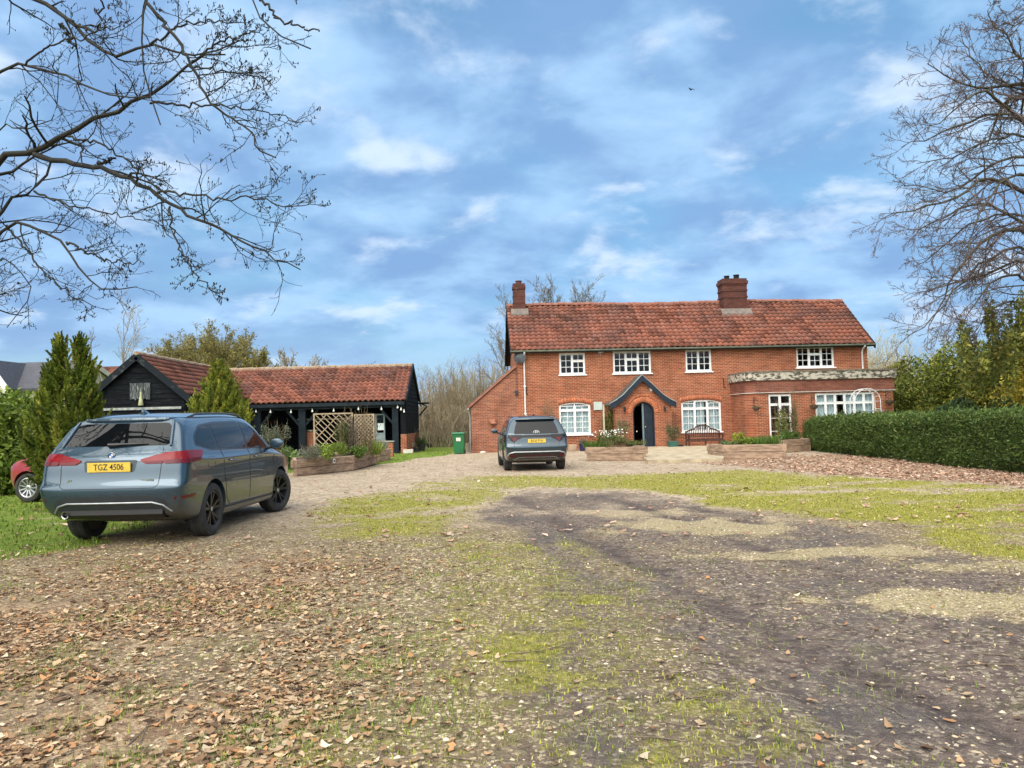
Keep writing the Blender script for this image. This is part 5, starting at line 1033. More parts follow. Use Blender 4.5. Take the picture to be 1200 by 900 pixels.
def plate(root, sk, txt, z, yoff=0.0, w=.52, h=.111, tsize=.088, zs=1.0):
    p_, n_ = sk.hit(0, z / zs, 'R'); b = MB(); y = p_.y - .028; b.box(-w / 2, w / 2, y, y + .012, z - h / 2, z + h / 2); pl_ = b.put('number_plate', PLY, root, bevel=.003)
    if not txt: return
    m = text_mesh(txt, tsize, .0012, .0008); m.transform(Matrix.Translation((0, y - .0015, z)) @ Matrix.Rotation(PI / 2, 4, 'X') @ Matrix.Diagonal((.95, 1.12, 1, 1))); put('plate_text', m, INK, pl_)
def badge_text(root, sk, txt, x, z, size, mat=CHROME, sc_=(1, 1)):
    p_, n_ = sk.hit(x / sc_[0], z / sc_[1], 'R'); m = text_mesh(txt, size, .002, .0006); m.transform(Matrix.Translation((x, p_.y - .005, z)) @ Matrix.Rotation(PI / 2, 4, 'X')); put('badge_text', m, mat, root)

# --- the grey-blue SUV in the foreground
PB = paintmat('grey_blue_paint', (0.030, 0.066, 0.096), 0.5)
bm_y = 11.9; bx_ = -4.974
suv, sk, sc = car('suv', 'grey blue SUV with black wheels and a yellow rear plate parked beside the tall conifer', (bx_, bm_y, gz(bx_, bm_y) + 0.005), R(-1.5), 1.03, 1.03, 1.055, PB, RIMB, 5, .362, R(-17))
class Scaled(Skin):
    def __init__(s, sk_, a, b): s.b = sk_.b; s.a = a; s.c = b
    def hit(s, u, v, mode):
        if mode == 'R': u = u * s.a
        elif mode == 'X': u = u * s.a
        return Skin.hit(s, u, v * s.c, mode)
sk = Scaled(sk, 1.03, 1.052)
CR_ = ('C', -1.30 * 1.03)
def corner(pts, s): return [(s * a, z) for a, z in pts]
put('rear_window', sk.panel([rounded([(-.655, 1.20), (.655, 1.20), (.625, 1.34), (.575, 1.468), (-.575, 1.468), (-.625, 1.34)], .05)], 'R', .004), CGLASS, suv)
sp = MB()
for i in range(13):
    pass
pts_ = [sk.hit(-.62 + 1.24 * i / 14, 1.524, 'R')[0] for i in range(15)]
sp.add([p_ + Vector((0, dy, dz)) for p_ in pts_ for dy, dz in ((.16, .022), (-.035, .012), (-.05, -.012), (-.03, -.026), (.12, -.035))], [(5 * i + j, 5 * i + (j + 1) % 5, 5 * i + 5 + (j + 1) % 5, 5 * i + 5 + j) for i in range(14) for j in range(5)] + [(4, 3, 2, 1, 0), (70, 71, 72, 73, 74)]); sp.put('roof_spoiler', PB, suv, sm=50)
for s in (-1, 1):
    sd = MB(); P = [sk.hit(s * (.675 - .075 * i / 6), 1.19 + .30 * i / 6, 'R') for i in range(7)]; sd.tube([p_ + n_ * .008 for p_, n_ in P], [.014, .022, .024, .024, .024, .022, .014], 8); sd.put('window_fin', PB, suv, sm=60)
    put('tail_light', sk.panel([rounded([(s * .355, 1.035), (s * .638, 1.11), (s * .638, .985), (s * .42, .985)], .02)], 'R', .010), REDL, suv)
    tl = put('tail_light', sk.panel([rounded(corner([(.625, 1.11), (.9, 1.128), (1.22, 1.12), (1.235, 1.085), (1.10, 1.01), (.9, .982), (.625, .982)], s), .02)], CR_, .012), REDL, suv)
    put('light_bar', sk.panel([[(s * .40, 1.012), (s * .63, 1.02), (s * .63, .992), (s * .43, .992)]], 'R', .013, skirt=.004), REDD, tl)
    put('light_bar', sk.panel([corner([(.635, 1.025), (.95, 1.03), (1.13, 1.03), (1.10, 1.0), (.9, .982), (.635, .985)], s)], CR_, .015, skirt=.004), REDD, tl)
    put('reflector', sk.panel([rounded(corner([(.70, .60), (.98, .605), (.96, .565), (.70, .562)], s), .008)], CR_, .006), REDD, suv)
put('bumper_insert', sk.panel([rounded([(-.66, .585), (-.50, .62), (.50, .62), (.66, .585), (.70, .50), (.6, .40), (-.6, .40), (-.70, .50)], .03)], 'R', .003), simple('dark_bumper', (0.028, 0.036, 0.042), 0.5), suv)
sv = MB(); sk.line(sv, [(-.72, .42), (-.64, .50), (-.52, .535), (.52, .535), (.64, .50), (.72, .42)], 'R', .013, .004, 8); sv.put('bumper_trim', SILV, suv, sm=60)
df = MB()
pts_ = [sk.hit(-.62 + 1.24 * i / 16, .43, 'R')[0] for i in range(17)]; df.add([p_ + Vector((0, dy, dz)) for p_ in pts_ for dy, dz in ((-.012, .06), (-.018, -.04), (.1, -.10), (.25, -.10), (.25, .06))], [(5 * i + j, 5 * i + (j + 1) % 5, 5 * i + 5 + (j + 1) % 5, 5 * i + 5 + j) for i in range(16) for j in range(5)]); df.put('diffuser', CMATT, suv, sm=40)
sm_ = MB(); sk.line(sm_, [(-.60, 1.17), (-.615, .95), (-.60, .74), (-.55, .705), (.55, .705), (.60, .74), (.615, .95), (.60, 1.17)], 'R', .0045); sk.line(sm_, [(-.52, 1.012), (.52, 1.012)], 'R', .003); sm_.put('tailgate_seam', CMATT, suv)
rp = sk.panel([rounded([(-.33, 1.035), (.33, 1.035), (.30, .895), (-.30, .895)], .03)], 'R', .003); put('plate_recess', rp, simple('recess_dark', (0.035, 0.05, 0.06), 0.4, 0.3), suv)
plate(suv, sk, 'TGZ 4506', .955 * 1.052, w=.545, h=.118, tsize=.094, zs=1.052)
p_, n_ = sk.hit(0, 1.088, 'R'); bd = MB(); bd.lathe([(.001, 0), (.041, 0), (.043, -.006), (.001, -.010)], (0, p_.y - .004, 1.145), 'Y', 28); b_ = bd.put('badge', CBLACK, suv, sm=40)
for q in range(4):
    w_ = MB(); cs = [(0, 0)] + [(.027 * math.cos(PI / 2 * q + PI / 2 * i / 6), .027 * math.sin(PI / 2 * q + PI / 2 * i / 6)) for i in range(7)]
    w_.prism([(a, 1.145 + b) for a, b in cs], p_.y - .0165, p_.y - .012, 'XZ'); w_.put('badge_quarter', BADGEW if q % 2 == 0 else BADGEB, b_)
ring = MB(); ring.lathe([(.040, -.0155), (.044, -.012), (.044, -.004), (.040, -.004)], (0, p_.y - .002, 1.145), 'Y', 28, closed=True); ring.put('badge_ring', CHROME, b_)
badge_text(suv, sk, 'X1', -.50, .84, .056, sc_=(1.03, 1.052)); badge_text(suv, sk, 'sDrive18d', .47, .84, .042, sc_=(1.03, 1.052))
wp = MB(); p0 = sk.hit(0.0, 1.215, 'R')[0] + Vector((0, -.03, 0)); p1 = sk.hit(.40, 1.225, 'R')[0] + Vector((0, -.022, 0)); wp.tube([p0 + Vector((-.08, 0, -.002)), p0, p0 + Vector((.14, 0, .006)), p1], [.028, .026, .014, .007], 8); wp.put('rear_wiper', CBLACK, suv, sm=50)
ex = MB(); p_ = sk.hit(-.56, .44, 'R')[0]; ex.lathe([(.045, -.06), (.045, .14), (.037, .14), (.037, -.055)], (-.577, p_.y + .02, .42), 'Y', 20, closed=True); ex.put('exhaust', CHROME, suv, sm=40)
fc = MB(); sk.line(fc, [(-1.52, 1.02), (-1.30, 1.02), (-1.30, .88), (-1.52, .88)], 'X', .003, closed=True); fc.put('fuel_flap_seam', CMATT, suv)

# --- the dark SUV by the house
PT = paintmat('dark_teal_paint', (0.012, 0.036, 0.055), 0.45)
ty = 23.3 + 1.37; tx = 0.50
dsv, sk, sc = car('suv', 'dark teal SUV seen from behind, parked by the house wall', (tx, ty, gz(tx, ty) + 0.004), R(4.5), 1.025, 1.02, 1.035, PT, RIMB, 5, .36, 0.0)
put('rear_window', sk.panel([rounded([(-.66, 1.105), (.66, 1.105), (.60, 1.33), (.53, 1.48), (-.53, 1.48), (-.60, 1.33)], .05)], 'R', .004), CGLASS, dsv)
pts_ = [sk.hit(-.58 + 1.16 * i / 14, 1.545, 'R')[0] for i in range(15)]; sp = MB()
sp.add([p_ + Vector((0, dy, dz)) for p_ in pts_ for dy, dz in ((.16, .02), (-.09, .008), (-.10, -.014), (-.06, -.028), (.12, -.035))], [(5 * i + j, 5 * i + (j + 1) % 5, 5 * i + 5 + (j + 1) % 5, 5 * i + 5 + j) for i in range(14) for j in range(5)] + [(4, 3, 2, 1, 0), (70, 71, 72, 73, 74)]); sp.put('roof_spoiler', PT, dsv, sm=50)
C2 = ('C', -1.30)
put('light_bar', sk.panel([rounded([(-.70, 1.07), (.70, 1.07), (.72, 1.0), (-.72, 1.0)], .01)], 'R', .006), SMOKE, dsv)
for s in (-1, 1):
    tl = put('tail_light', sk.panel([rounded(corner([(.42, 1.08), (.8, 1.085), (1.18, 1.07), (1.16, .99), (1.0, .875), (.92, .86), (.88, .92), (.84, .99), (.72, .99), (.66, .90), (.60, .865), (.54, .93), (.42, .99)], s), .015)], C2, .010), SMOKE, dsv)
    for cc in (.57, .93):
        put('light_tooth', sk.panel([corner([(cc - .05, 1.0), (cc + .08, 1.0), (cc + .05, .90), (cc + .01, .89)], s)], C2, .014, skirt=.004), REDD, tl)
    put('reflector', sk.panel([rounded([(s * .62, .50), (s * .80, .50), (s * .78, .44), (s * .66, .44)], .01)], 'R', .008), REDD, dsv)
put('bumper_insert', sk.panel([rounded([(-.80, .56), (.80, .56), (.82, .36), (.7, .33), (-.7, .33), (-.82, .36)], .03)], 'R', .004), CMATT, dsv)
sv = MB(); sk.line(sv, [(-.86, .46), (-.80, .55), (-.66, .585), (.66, .585), (.80, .55), (.86, .46)], 'R', .020, .006, 8); sv.put('bumper_trim', SILV, dsv, sm=60)
put('skid_plate', sk.panel([rounded([(-.55, .435), (.55, .435), (.70, .35), (-.70, .35)], .02)], 'R', .012), SILV, dsv)
put('reflector', sk.panel([rounded([(-.45, .475), (.45, .475), (.45, .455), (-.45, .455)], .006)], 'R', .010), REDD, dsv)
plate(dsv, sk, 'EX23 PYA', .90)
p_, _ = sk.hit(0, 1.15, 'R'); m = text_mesh('H', .09, .002, .003); m.transform(Matrix.Translation((0, p_.y - .012, 1.15)) @ Matrix.Rotation(PI / 2, 4, 'X') @ Matrix(((1.3, .3, 0, 0), (0, .8, 0, 0), (0, 0, 1, 0), (0, 0, 0, 1)))); bb_ = put('badge', m, BADGEW, dsv)
el = MB(); el.tube([(.085 * math.cos(a), p_.y - .012, 1.15 + .048 * math.sin(a)) for a in np.linspace(0, 2 * PI, 25)], .006, 6, cap=False); el.put('badge_ring', BADGEW, bb_)
badge_text(dsv, sk, 'TUCSON', -.52, .82, .035); badge_text(dsv, sk, 'HYBRID', .52, .82, .03)
sm_ = MB(); sk.line(sm_, [(-.64, 1.0), (-.66, .78), (-.60, .66), (.60, .66), (.66, .78), (.64, 1.0)], 'R', .0045); sm_.put('tailgate_seam', CMATT, dsv)

# --- the red car behind the conifer, its nose to the left
PR = paintmat('red_paint', (0.30, 0.012, 0.018), 0.25, 0.3)
RY0 = R(83); q = gnd(31, 589); _m = Matrix.Rotation(RY0, 3, 'Z') @ Vector((-.85, 1.335 * .9, 0)); rcx = q.x - _m.x; rcy = q.y - _m.y
red, sk, sc = car('hatchback', 'red hatchback with silver multi spoke wheels standing behind the tall conifer', (rcx, rcy, gz(rcx, rcy) + 0.004), RY0, 0.94, 0.90, 0.955, PR, RIMS, 11, .305, 0.0, rail=False, foh=0.74)
put('rear_window', sk.panel([rounded([(-.54, 1.09), (.54, 1.09), (.47, 1.39), (-.47, 1.39)], .05)], 'R', .004), CGLASS, red)
for s in (-1, 1): put('tail_light', sk.panel([rounded(corner([(.62, 1.02), (1.1, 1.03), (1.1, .86), (.62, .84)], s), .02)], CR_, .01), REDD, red)
plate(red, sk, '', .80)
# ------------------------------------------------------------------ growing things: helpers
def tubes_np(P, Rr, sides):
    """many tapered tubes at once: P (n,K,3), Rr (n,K)"""
    n, K_, _ = P.shape; T = np.gradient(P, axis=1); T /= np.linalg.norm(T, axis=2, keepdims=True) + 1e-9
    ref = np.where(np.abs(T[..., 2:3]) < 0.8, np.array([0, 0, 1.0]), np.array([1.0, 0, 0])); X = np.cross(T, ref); X /= np.linalg.norm(X, axis=2, keepdims=True) + 1e-9; Y = np.cross(T, X)
    a = np.arange(sides) * 2 * PI / sides
    V = P[:, :, None, :] + Rr[:, :, None, None] * (np.cos(a)[None, None, :, None] * X[:, :, None, :] + np.sin(a)[None, None, :, None] * Y[:, :, None, :])
    i = np.arange(K_ - 1)[:, None] * sides; j = np.arange(sides)[None]; j2 = (j + 1) % sides
    f = np.stack([i + j, i + j2, i + sides + j2, i + sides + j], -1).reshape(-1, 4)
    F_ = (f[None] + (np.arange(n) * K_ * sides)[:, None, None]).reshape(-1, 4); return V.reshape(-1, 3), F_
def join(parts):
    Vs, Fs, b = [], [], 0
    for V, F_ in parts: Vs.append(V); Fs.append(F_ + b); b += len(V)
    return np.concatenate(Vs), np.concatenate(Fs)
def resample(pts, K_, sm=True):
    p_ = np.array([list(q) for q in pts], float)
    if sm and len(p_) > 2:
        for _ in range(1):
            q = [p_[0]]
            for a, b in zip(p_[:-1], p_[1:]): q += [a * .75 + b * .25, a * .25 + b * .75]
            p_ = np.array(q + [p_[-1]])
    d = np.r_[0, np.cumsum(np.linalg.norm(np.diff(p_, axis=0), axis=1))]; t = np.linspace(0, d[-1], K_)
    return np.stack([np.interp(t, d, p_[:, k]) for k in range(3)], 1)
def grow(rs, P, Rr, m, tr=(.15, 1.0), ang=(30, 65), lr=(.3, .55), K2=6, bend=.22, up=.0, rr=.55, rmin=.002, tip=.35, flat=None, lmax=99.0):
    n, K_, _ = P.shape; L = np.minimum(lmax, np.linalg.norm(np.diff(P, axis=1), axis=2).sum(1))
    t = tr[0] + (tr[1] - tr[0]) * (np.arange(m)[None] + rs.random((n, m))) / m; u = t * (K_ - 1); i = np.clip(u.astype(int), 0, K_ - 2); fr = (u - i)[..., None]; ii = np.arange(n)[:, None]
    p0 = P[ii, i] * (1 - fr) + P[ii, i + 1] * fr; tg = P[ii, i + 1] - P[ii, i]; tg /= np.linalg.norm(tg, axis=2, keepdims=True) + 1e-9; r0 = (Rr[ii, i] * (1 - fr[..., 0]) + Rr[ii, i + 1] * fr[..., 0]) * rr
    a = np.radians(rs.uniform(ang[0], ang[1], (n, m)))[..., None]; v = rs.standard_normal((n, m, 3))
    if flat is not None: v = v * np.array(flat)
    pr = np.cross(tg, v); pr = np.cross(pr, tg); pr /= np.linalg.norm(pr, axis=2, keepdims=True) + 1e-9
    d = tg * np.cos(a) + pr * np.sin(a); d[..., 2] += up; d /= np.linalg.norm(d, axis=2, keepdims=True)
    ln = L[:, None] * rs.uniform(lr[0], lr[1], (n, m)) * (1.15 - .6 * t); st = ln / (K2 - 1); Q = np.empty((n, m, K2, 3)); Q[:, :, 0] = p0; Rq = np.empty((n, m, K2)); r0 = np.maximum(r0, rmin)
    for k in range(K2):
        Rq[:, :, k] = np.maximum(r0 * (1 - (1 - tip) * k / (K2 - 1)), rmin * .75)
        if k: d = d + bend * rs.standard_normal((n, m, 3)); d[..., 2] += up * .5; d /= np.linalg.norm(d, axis=2, keepdims=True); Q[:, :, k] = Q[:, :, k - 1] + d * st[..., None]
    return Q.reshape(n * m, K2, 3), Rq.reshape(n * m, K2)
def leafquads(P, D, Nn, ln, wd_):
    """diamond leaves: centre P, long direction D, normal Nn"""
    D = D / (np.linalg.norm(D, axis=1, keepdims=True) + 1e-9); B = np.cross(Nn, D); B /= np.linalg.norm(B, axis=1, keepdims=True) + 1e-9
    A = D * ln[:, None]; B = B * wd_[:, None]; fold = np.cross(D, B) * .25
    V = np.stack([P - A, P + B + fold, P + A, P - B + fold], 1).reshape(-1, 3); return V, np.arange(len(P) * 4).reshape(-1, 4)
def sph(rs, n):
    v = rs.standard_normal((n, 3)); return v / np.linalg.norm(v, axis=1, keepdims=True)
def lumpleaves(rs, C, Rd, n, size, cols, wt, asp=.5, shell=(.72, 1.06), updir=.0, rnd_n=.8, ztint=0.0):
    C = np.array(C, float); Rd = np.array(Rd, float); Rd = Rd if Rd.ndim == 2 else np.repeat(Rd[:, None], 3, 1)
    w = Rd.prod(1) ** (2 / 3); i = rs.choice(len(C), n, p=w / w.sum()); s = sph(rs, n); r = shell[0] + (shell[1] - shell[0]) * np.sqrt(rs.random(n))
    P = C[i] + s * Rd[i] * r[:, None]; D = s + rnd_n * rs.standard_normal((n, 3)); D[:, 2] += updir; Nn = s + rnd_n * rs.standard_normal((n, 3)); z = size * (.6 + .8 * rs.random(n))
    V, F_ = leafquads(P, D, Nn, z, z * asp); lump_t = (1 + .22 * rs.standard_normal(len(C)))[i]
    t = pick(n, cols, wt, .2) * np.clip(lump_t, .5, 1.6)[:, None]; return V, F_, np.repeat(np.clip(t, .004, .8), 4, 0)
def catl(parts):
    Vs, Fs, Ts, b = [], [], [], 0
    for V, F_, T in parts: Vs.append(V); Fs.append(F_ + b); Ts.append(T); b += len(V)
    return np.concatenate(Vs), np.concatenate(Fs), np.concatenate(Ts)

# ------------------------------------------------------------------ the big bare tree whose boughs hang in from the left
def limb(px_pts, d0, d1, lead=None, z=2.5, org=(0, 0)):
    n = len(px_pts); return ([Vector(q) for q in lead] if lead else []) + [at(org[0] + a / z, org[1] + b / z, d0 + (d1 - d0) * i / max(1, n - 1)) for i, (a, b) in enumerate(px_pts)]
rs = np.random.default_rng(42)
TX, TY = -8.6, 8.6
trunk = [(TX, TY, gz(TX, TY) - .1), (TX - .05, TY, 1.2), (TX + .1, TY + .05, 2.6), (TX + .05, TY, 4.2), (TX + .25, TY, 6.2), (TX + .3, TY - .1, 8.5), (TX + .8, TY, 10.5)]
tr_r = [.48, .40, .37, .33, .26, .17, .06]
hi = [(TX + .2, TY, 6.0), (TX + 1.9, TY - .3, 7.2)]
LB = [  # pixels in the photograph's top corner x2.5, depth from/to, lead-in from the trunk, thickness from/to (same pixels)
    ([(105, -10), (185, 50), (240, 90), (275, 140), (325, 168), (370, 165), (400, 140), (440, 130), (520, 150), (562, 166), (640, 150), (700, 120)], 7.9, 7.0, [(TX + .2, TY, 5.4), (TX + 2.2, TY - .3, 6.7)], 15, 3),
    ([(0, 447), (100, 450), (140, 420), (200, 385), (260, 355), (350, 320), (440, 280), (490, 245), (550, 185), (600, 165), (660, 160)], 8.2, 7.4, [(TX + .1, TY, 2.9), (TX + 1.6, TY - .1, 3.05)], 22, 4),
    ([(100, 452), (200, 480), (280, 485), (330, 508), (400, 535), (460, 565), (500, 602), (580, 640), (660, 680), (760, 735), (880, 790)], 8.1, 6.9, None, 15, 2.5),
    ([(280, 485), (332, 463)], 7.9, 7.8, None, 9, 5),
    ([(0, 605), (40, 570), (100, 568), (130, 520), (150, 470)], 8.4, 8.6, [(TX + .1, TY, 1.9), (TX + 1.8, TY + .1, 2.35)], 14, 6),
    ([(10, 650), (80, 660), (180, 705), (205, 760), (260, 820), (340, 860), (400, 840)], 8.2, 7.4, [(TX, TY, 1.6), (TX + 1.8, TY - .1, 2.1)], 12, 2.5),
    ([(0, 195), (75, 190), (180, 215), (230, 235), (290, 270), (350, 285), (440, 285)], 7.4, 6.8, [(TX + .1, TY, 3.8), (TX + 1.8, TY - .5, 4.2)], 10, 3),
    ([(420, -10), (430, 80), (410, 150), (430, 250), (455, 320), (470, 365)], 7.1, 6.9, hi + [(-2.9, 7.1, 6.6)], 9, 3),
    ([(432, 10), (500, 90), (560, 190), (610, 280), (650, 335), (720, 370), (770, 440), (808, 462)], 6.9, 6.5, None, 8, 3),
    ([(440, 303), (560, 305), (700, 315), (780, 328), (880, 358)], 7.6, 7.0, None, 6, 2),
    ([(710, -10), (760, 60), (820, 110), (910, 143)], 6.6, 6.3, hi + [(-1.9, 6.8, 6.5)], 6, 3),
    ([(765, -10), (830, 70), (935, 92)], 6.4, 6.2, None, 5.5, 3),
    ([(460, 565), (560, 562), (650, 590), (740, 570), (820, 610), (915, 590)], 7.2, 6.8, None, 5.5, 2),
    ([(498, 605), (510, 700), (560, 790), (600, 840), (645, 862)], 7.1, 6.9, None, 5, 2),
    ([(562, 180), (640, 120), (700, 110), (790, 80)], 7.2, 6.8, None, 6, 2),
    ([(180, 70), (215, 130), (210, 140)], 7.7, 7.7, None, 7, 4), ([(200, 60), (290, 105), (300, 20), (300, -10)], 7.6, 7.3, None, 7, 4),
    ([(75, 190), (130, 130), (250, 110), (380, 60)], 7.2, 6.7, None, 5, 2), ([(440, 130), (520, 70), (640, 60), (720, 70)], 7.2, 6.9, None, 6, 2),
    ([(200, 400), (300, 420), (400, 490), (470, 555)], 7.9, 7.4, None, 6, 3), ([(100, 560), (200, 600), (330, 630), (460, 650)], 8.3, 7.6, None, 6, 2),
    ([(20, 660), (70, 720), (120, 790), (190, 850), (280, 900)], 8.2, 7.8, None, 6, 2), ([(0, 350), (60, 380), (130, 370), (170, 300), (170, 200)], 8.4, 8.0, [(TX, TY, 3.2), (TX + 1.8, TY + .1, 3.6)], 6, 2),
    ([(0, 730), (60, 800), (100, 860), (60, 900), (20, 960)], 8.4, 8.2, [(TX, TY, 1.5), (TX + 1.8, TY, 1.9)], 6, 2), ([(195, 710), (300, 760), (420, 770)], 8.0, 7.5, None, 6, 2), ([(550, 190), (700, 215), (800, 230)], 7.2, 6.9, None, 4.5, 2)]
big = thing('bare_tree', 'big bare deciduous tree whose dark twiggy boughs hang into view over the drive', 'tree', (0, 0, 0))
lp, lr_ = [], []
mb = MB(); mb.tube(trunk, tr_r, 14)
for (pts, d0, d1, lead, t0, t1) in LB:
    w = limb(pts, d0, d1, lead); n_lead = len(lead) if lead else 0; P = resample(w, 28); rr0, rr1 = t0 / 2.5 / 2 / 900 * 9.2, t1 / 2.5 / 2 / 900 * 9.0
    Rr = np.linspace(rr0 * (1.5 if n_lead else 1.0), rr1, 28); P[1:-1] += rs.normal(0, .013, (26, 3)); lp.append(P); lr_.append(Rr)
# boughs that go the other way, out of the picture
for k in range(12):
    a = rs.uniform(PI * .5, PI * 1.6); z0 = rs.uniform(2.5, 8.5); L = rs.uniform(2.5, 4.5); s = Vector((TX + .15, TY, z0)); d = Vector((math.cos(a), math.sin(a), rs.uniform(.15, .7)))
    lp.append(resample([s, s + d * L * .5, s + d * L + Vector((0, 0, .3))], 28)); lr_.append(np.linspace(.11, .02, 28))
LP, LR = np.array(lp), np.array(lr_)
V, F_ = tubes_np(LP, LR, 8); nb_ = len(mb.v)
V = np.concatenate([np.array(mb.v), V]); q4 = np.array([f for f in mb.f if len(f) == 4]); F_ = np.concatenate([q4, F_ + nb_])
put('trunk', npmesh('trunk', V, F_, sm=True), BARK, big)
ln_ok = np.linalg.norm(np.diff(LP, axis=1), axis=2).sum(1) > 1.1
LP, LR = LP[ln_ok], LR[ln_ok]
c1, r1 = grow(rs, LP, LR, 10, (.22, 1), (30, 70), (.16, .36), 7, .20, .03, .55, .0035, .4, lmax=3.6)
c1b, r1b = grow(rs, LP, LR, 5, (.55, 1.0), (20, 60), (.10, .24), 6, .22, .04, .6, .003, .5, lmax=3.6)
c2, r2 = grow(rs, c1, r1, 7, (.2, 1), (30, 70), (.25, .5), 5, .22, .05, .6, .0026, .6)
c2b, r2b = grow(rs, c1b, r1b, 4, (.2, 1), (30, 70), (.3, .55), 5, .22, .05, .6, .0026, .6)
c3, r3 = grow(rs, c2, r2, 3, (.35, 1), (30, 65), (.25, .5), 4, .2, .08, .7, .0023, .8)
bud = np.concatenate([c2[:, -1], c3[:, -1]]); sel = rs.random(len(bud)) < .35; bud = bud[sel]
BP = np.stack([bud + np.array([0, 0, -.010]), bud, bud + np.array([0, 0, .012])], 1); BR = np.tile([.002, .0058, .002], (len(bud), 1))
V, F_ = join([tubes_np(c1, r1, 4), tubes_np(c1b, r1b, 4), tubes_np(c2, r2, 3), tubes_np(c2b, r2b, 3), tubes_np(c3, r3, 3), tubes_np(BP, BR, 4)])
put('crown', npmesh('crown', V, F_), BARK, big)

# ------------------------------------------------------------------ the tall bare tree on the right
D0 = 26.0; RX, RY_ = 19.3, 26.5
rt = thing('bare_tree', 'tall bare tree with drooping brown boughs beyond the clipped hedge', 'tree', (0, 0, 0)); rs = np.random.default_rng(11)
rtrunk = [(RX, RY_, -.2), (RX - .05, RY_, 2.5), (RX + .15, RY_, 5), (RX - .1, RY_ + .2, 8), (RX + .3, RY_, 11.5), (RX + .05, RY_ - .2, 14), (RX + .7, RY_ + .1, 16), (RX + .5, RY_, 18)]
mb = MB(); mb.tube(rtrunk, [.66, .5, .46, .38, .27, .17, .09, .02], 14)
RB = [([(540, 225), (430, 230), (330, 205), (280, 165)], 13.0, 9, 2), ([(540, 330), (480, 260), (420, 235), (350, 300), (290, 330)], 11.0, 9, 2), ([(540, 300), (440, 300), (380, 330), (300, 365), (205, 388)], 10.0, 9, 2),
      ([(540, 510), (440, 460), (380, 510), (340, 530), (260, 550), (160, 572)], 8.0, 10, 2), ([(540, 590), (440, 530), (370, 545), (300, 590), (230, 610)], 7.0, 9, 2), ([(540, 605), (460, 612), (420, 640), (370, 700), (330, 780), (285, 865)], 6.2, 11, 2),
      ([(540, 730), (480, 722), (420, 780), (380, 850)], 4.0, 9, 2), ([(540, 680), (480, 700), (400, 740), (340, 745), (280, 770)], 4.8, 9, 2), ([(540, 170), (500, 110), (455, 60), (440, 20)], 14.5, 8, 2), ([(540, 60), (500, 65), (440, 80)], 16, 6, 2),
      ([(540, 400), (440, 440), (360, 500), (300, 500), (220, 490)], 9.0, 8, 2), ([(540, 640), (460, 670), (400, 720), (350, 790), (300, 850), (240, 890)], 5.4, 8, 2), ([(540, 560), (450, 570), (380, 600), (310, 670), (250, 700)], 7.2, 7, 2),
      ([(540, 450), (470, 480), (420, 560), (400, 640), (380, 700)], 8.3, 7, 2), ([(540, 250), (450, 200), (400, 160), (370, 110)], 13.5, 6, 2), ([(540, 350), (430, 370), (340, 420), (260, 430)], 10.4, 7, 2), ([(540, 780), (470, 800), (420, 850), (400, 890)], 3.6, 7, 2),
      ([(540, 20), (520, -30), (480, -60)], 17, 6, 2)]
lp, lr_ = [], []
for pts, z0, t0, t1 in RB:
    dd = rs.uniform(-2.5, 2.5); w = [Vector((RX, RY_, z0))] + [at(960 + a / 2.25, b / 2.25, D0 + dd * i / 5) for i, (a, b) in enumerate(pts)]; P = resample(w, 14); P[1:] += rs.normal(0, .05, (13, 3))
    lp.append(P); lr_.append(np.linspace(t0 * 1.3, t1, 14) / 2.25 / 2 / 900 * D0)
base_n = len(lp)
for k in range(34):      # boughs toward and away from the viewer and out of the frame
    a = rs.uniform(-PI * .62, PI * .62); z0 = rs.uniform(3.5, 15); L = rs.uniform(3.5, 7) * (1.1 - z0 / 24); s = Vector((RX, RY_, z0)); d = Vector((math.cos(a), math.sin(a), rs.uniform(.3, .8)))
    w = [s, s + d * L * .4, s + d * L * .8 + Vector((0, 0, -.2)), s + Vector((d.x, d.y, -.05)) * L * 1.15]; lp.append(resample(w, 14)); lr_.append(np.linspace(.14, .022, 14))
LP, LR = np.array(lp), np.array(lr_); V, F_ = tubes_np(LP, LR, 7); nb_ = len(mb.v); q4 = np.array([f for f in mb.f if len(f) == 4])
put('trunk', npmesh('trunk', np.concatenate([np.array(mb.v), V]), np.concatenate([q4, F_ + nb_]), sm=True), BARKR, rt)
c1, r1 = grow(rs, LP, LR, 17, (.2, 1), (25, 60), (.20, .42), 7, .16, -.03, .5, .011, .45, lmax=6.5)
c2, r2 = grow(rs, c1, r1, 8, (.2, 1), (25, 60), (.28, .5), 6, .18, -.02, .55, .008, .6)
c3, r3 = grow(rs, c2, r2, 5, (.3, 1), (25, 60), (.3, .55), 4, .18, .0, .6, .0065, .8)
V, F_ = join([tubes_np(c1, r1, 4), tubes_np(c2, r2, 3), tubes_np(c3, r3, 3)])
put('crown', npmesh('crown', V, F_), noisy('twig_brown', (0.115, 0.078, 0.078), (0.09, 0.07, 0.058), 1, 0.9), rt)
# ivy-like yellow-green streamers in its lower boughs
rs = np.random.default_rng(5); C, Rd = [], []
for _ in range(46):
    px_, py_ = rs.uniform(1128, 1215), 0; py_ = 395 + (1200 - px_) * .25 + rs.normal(0, 22); q = at(px_, py_, D0 + rs.uniform(-1.5, 2.5)); C.append(q); Rd.append((.18, .18, rs.uniform(.3, .9)))
V, F_, T = lumpleaves(rs, C, Rd, 5200, .075, [(0.16, 0.17, 0.03), (0.24, 0.21, 0.04), (0.10, 0.12, 0.03)], [3, 2, 2], .45, (.3, 1.1))
put('ivy', npmesh('ivy', V, F_, T), LEAF, rt)

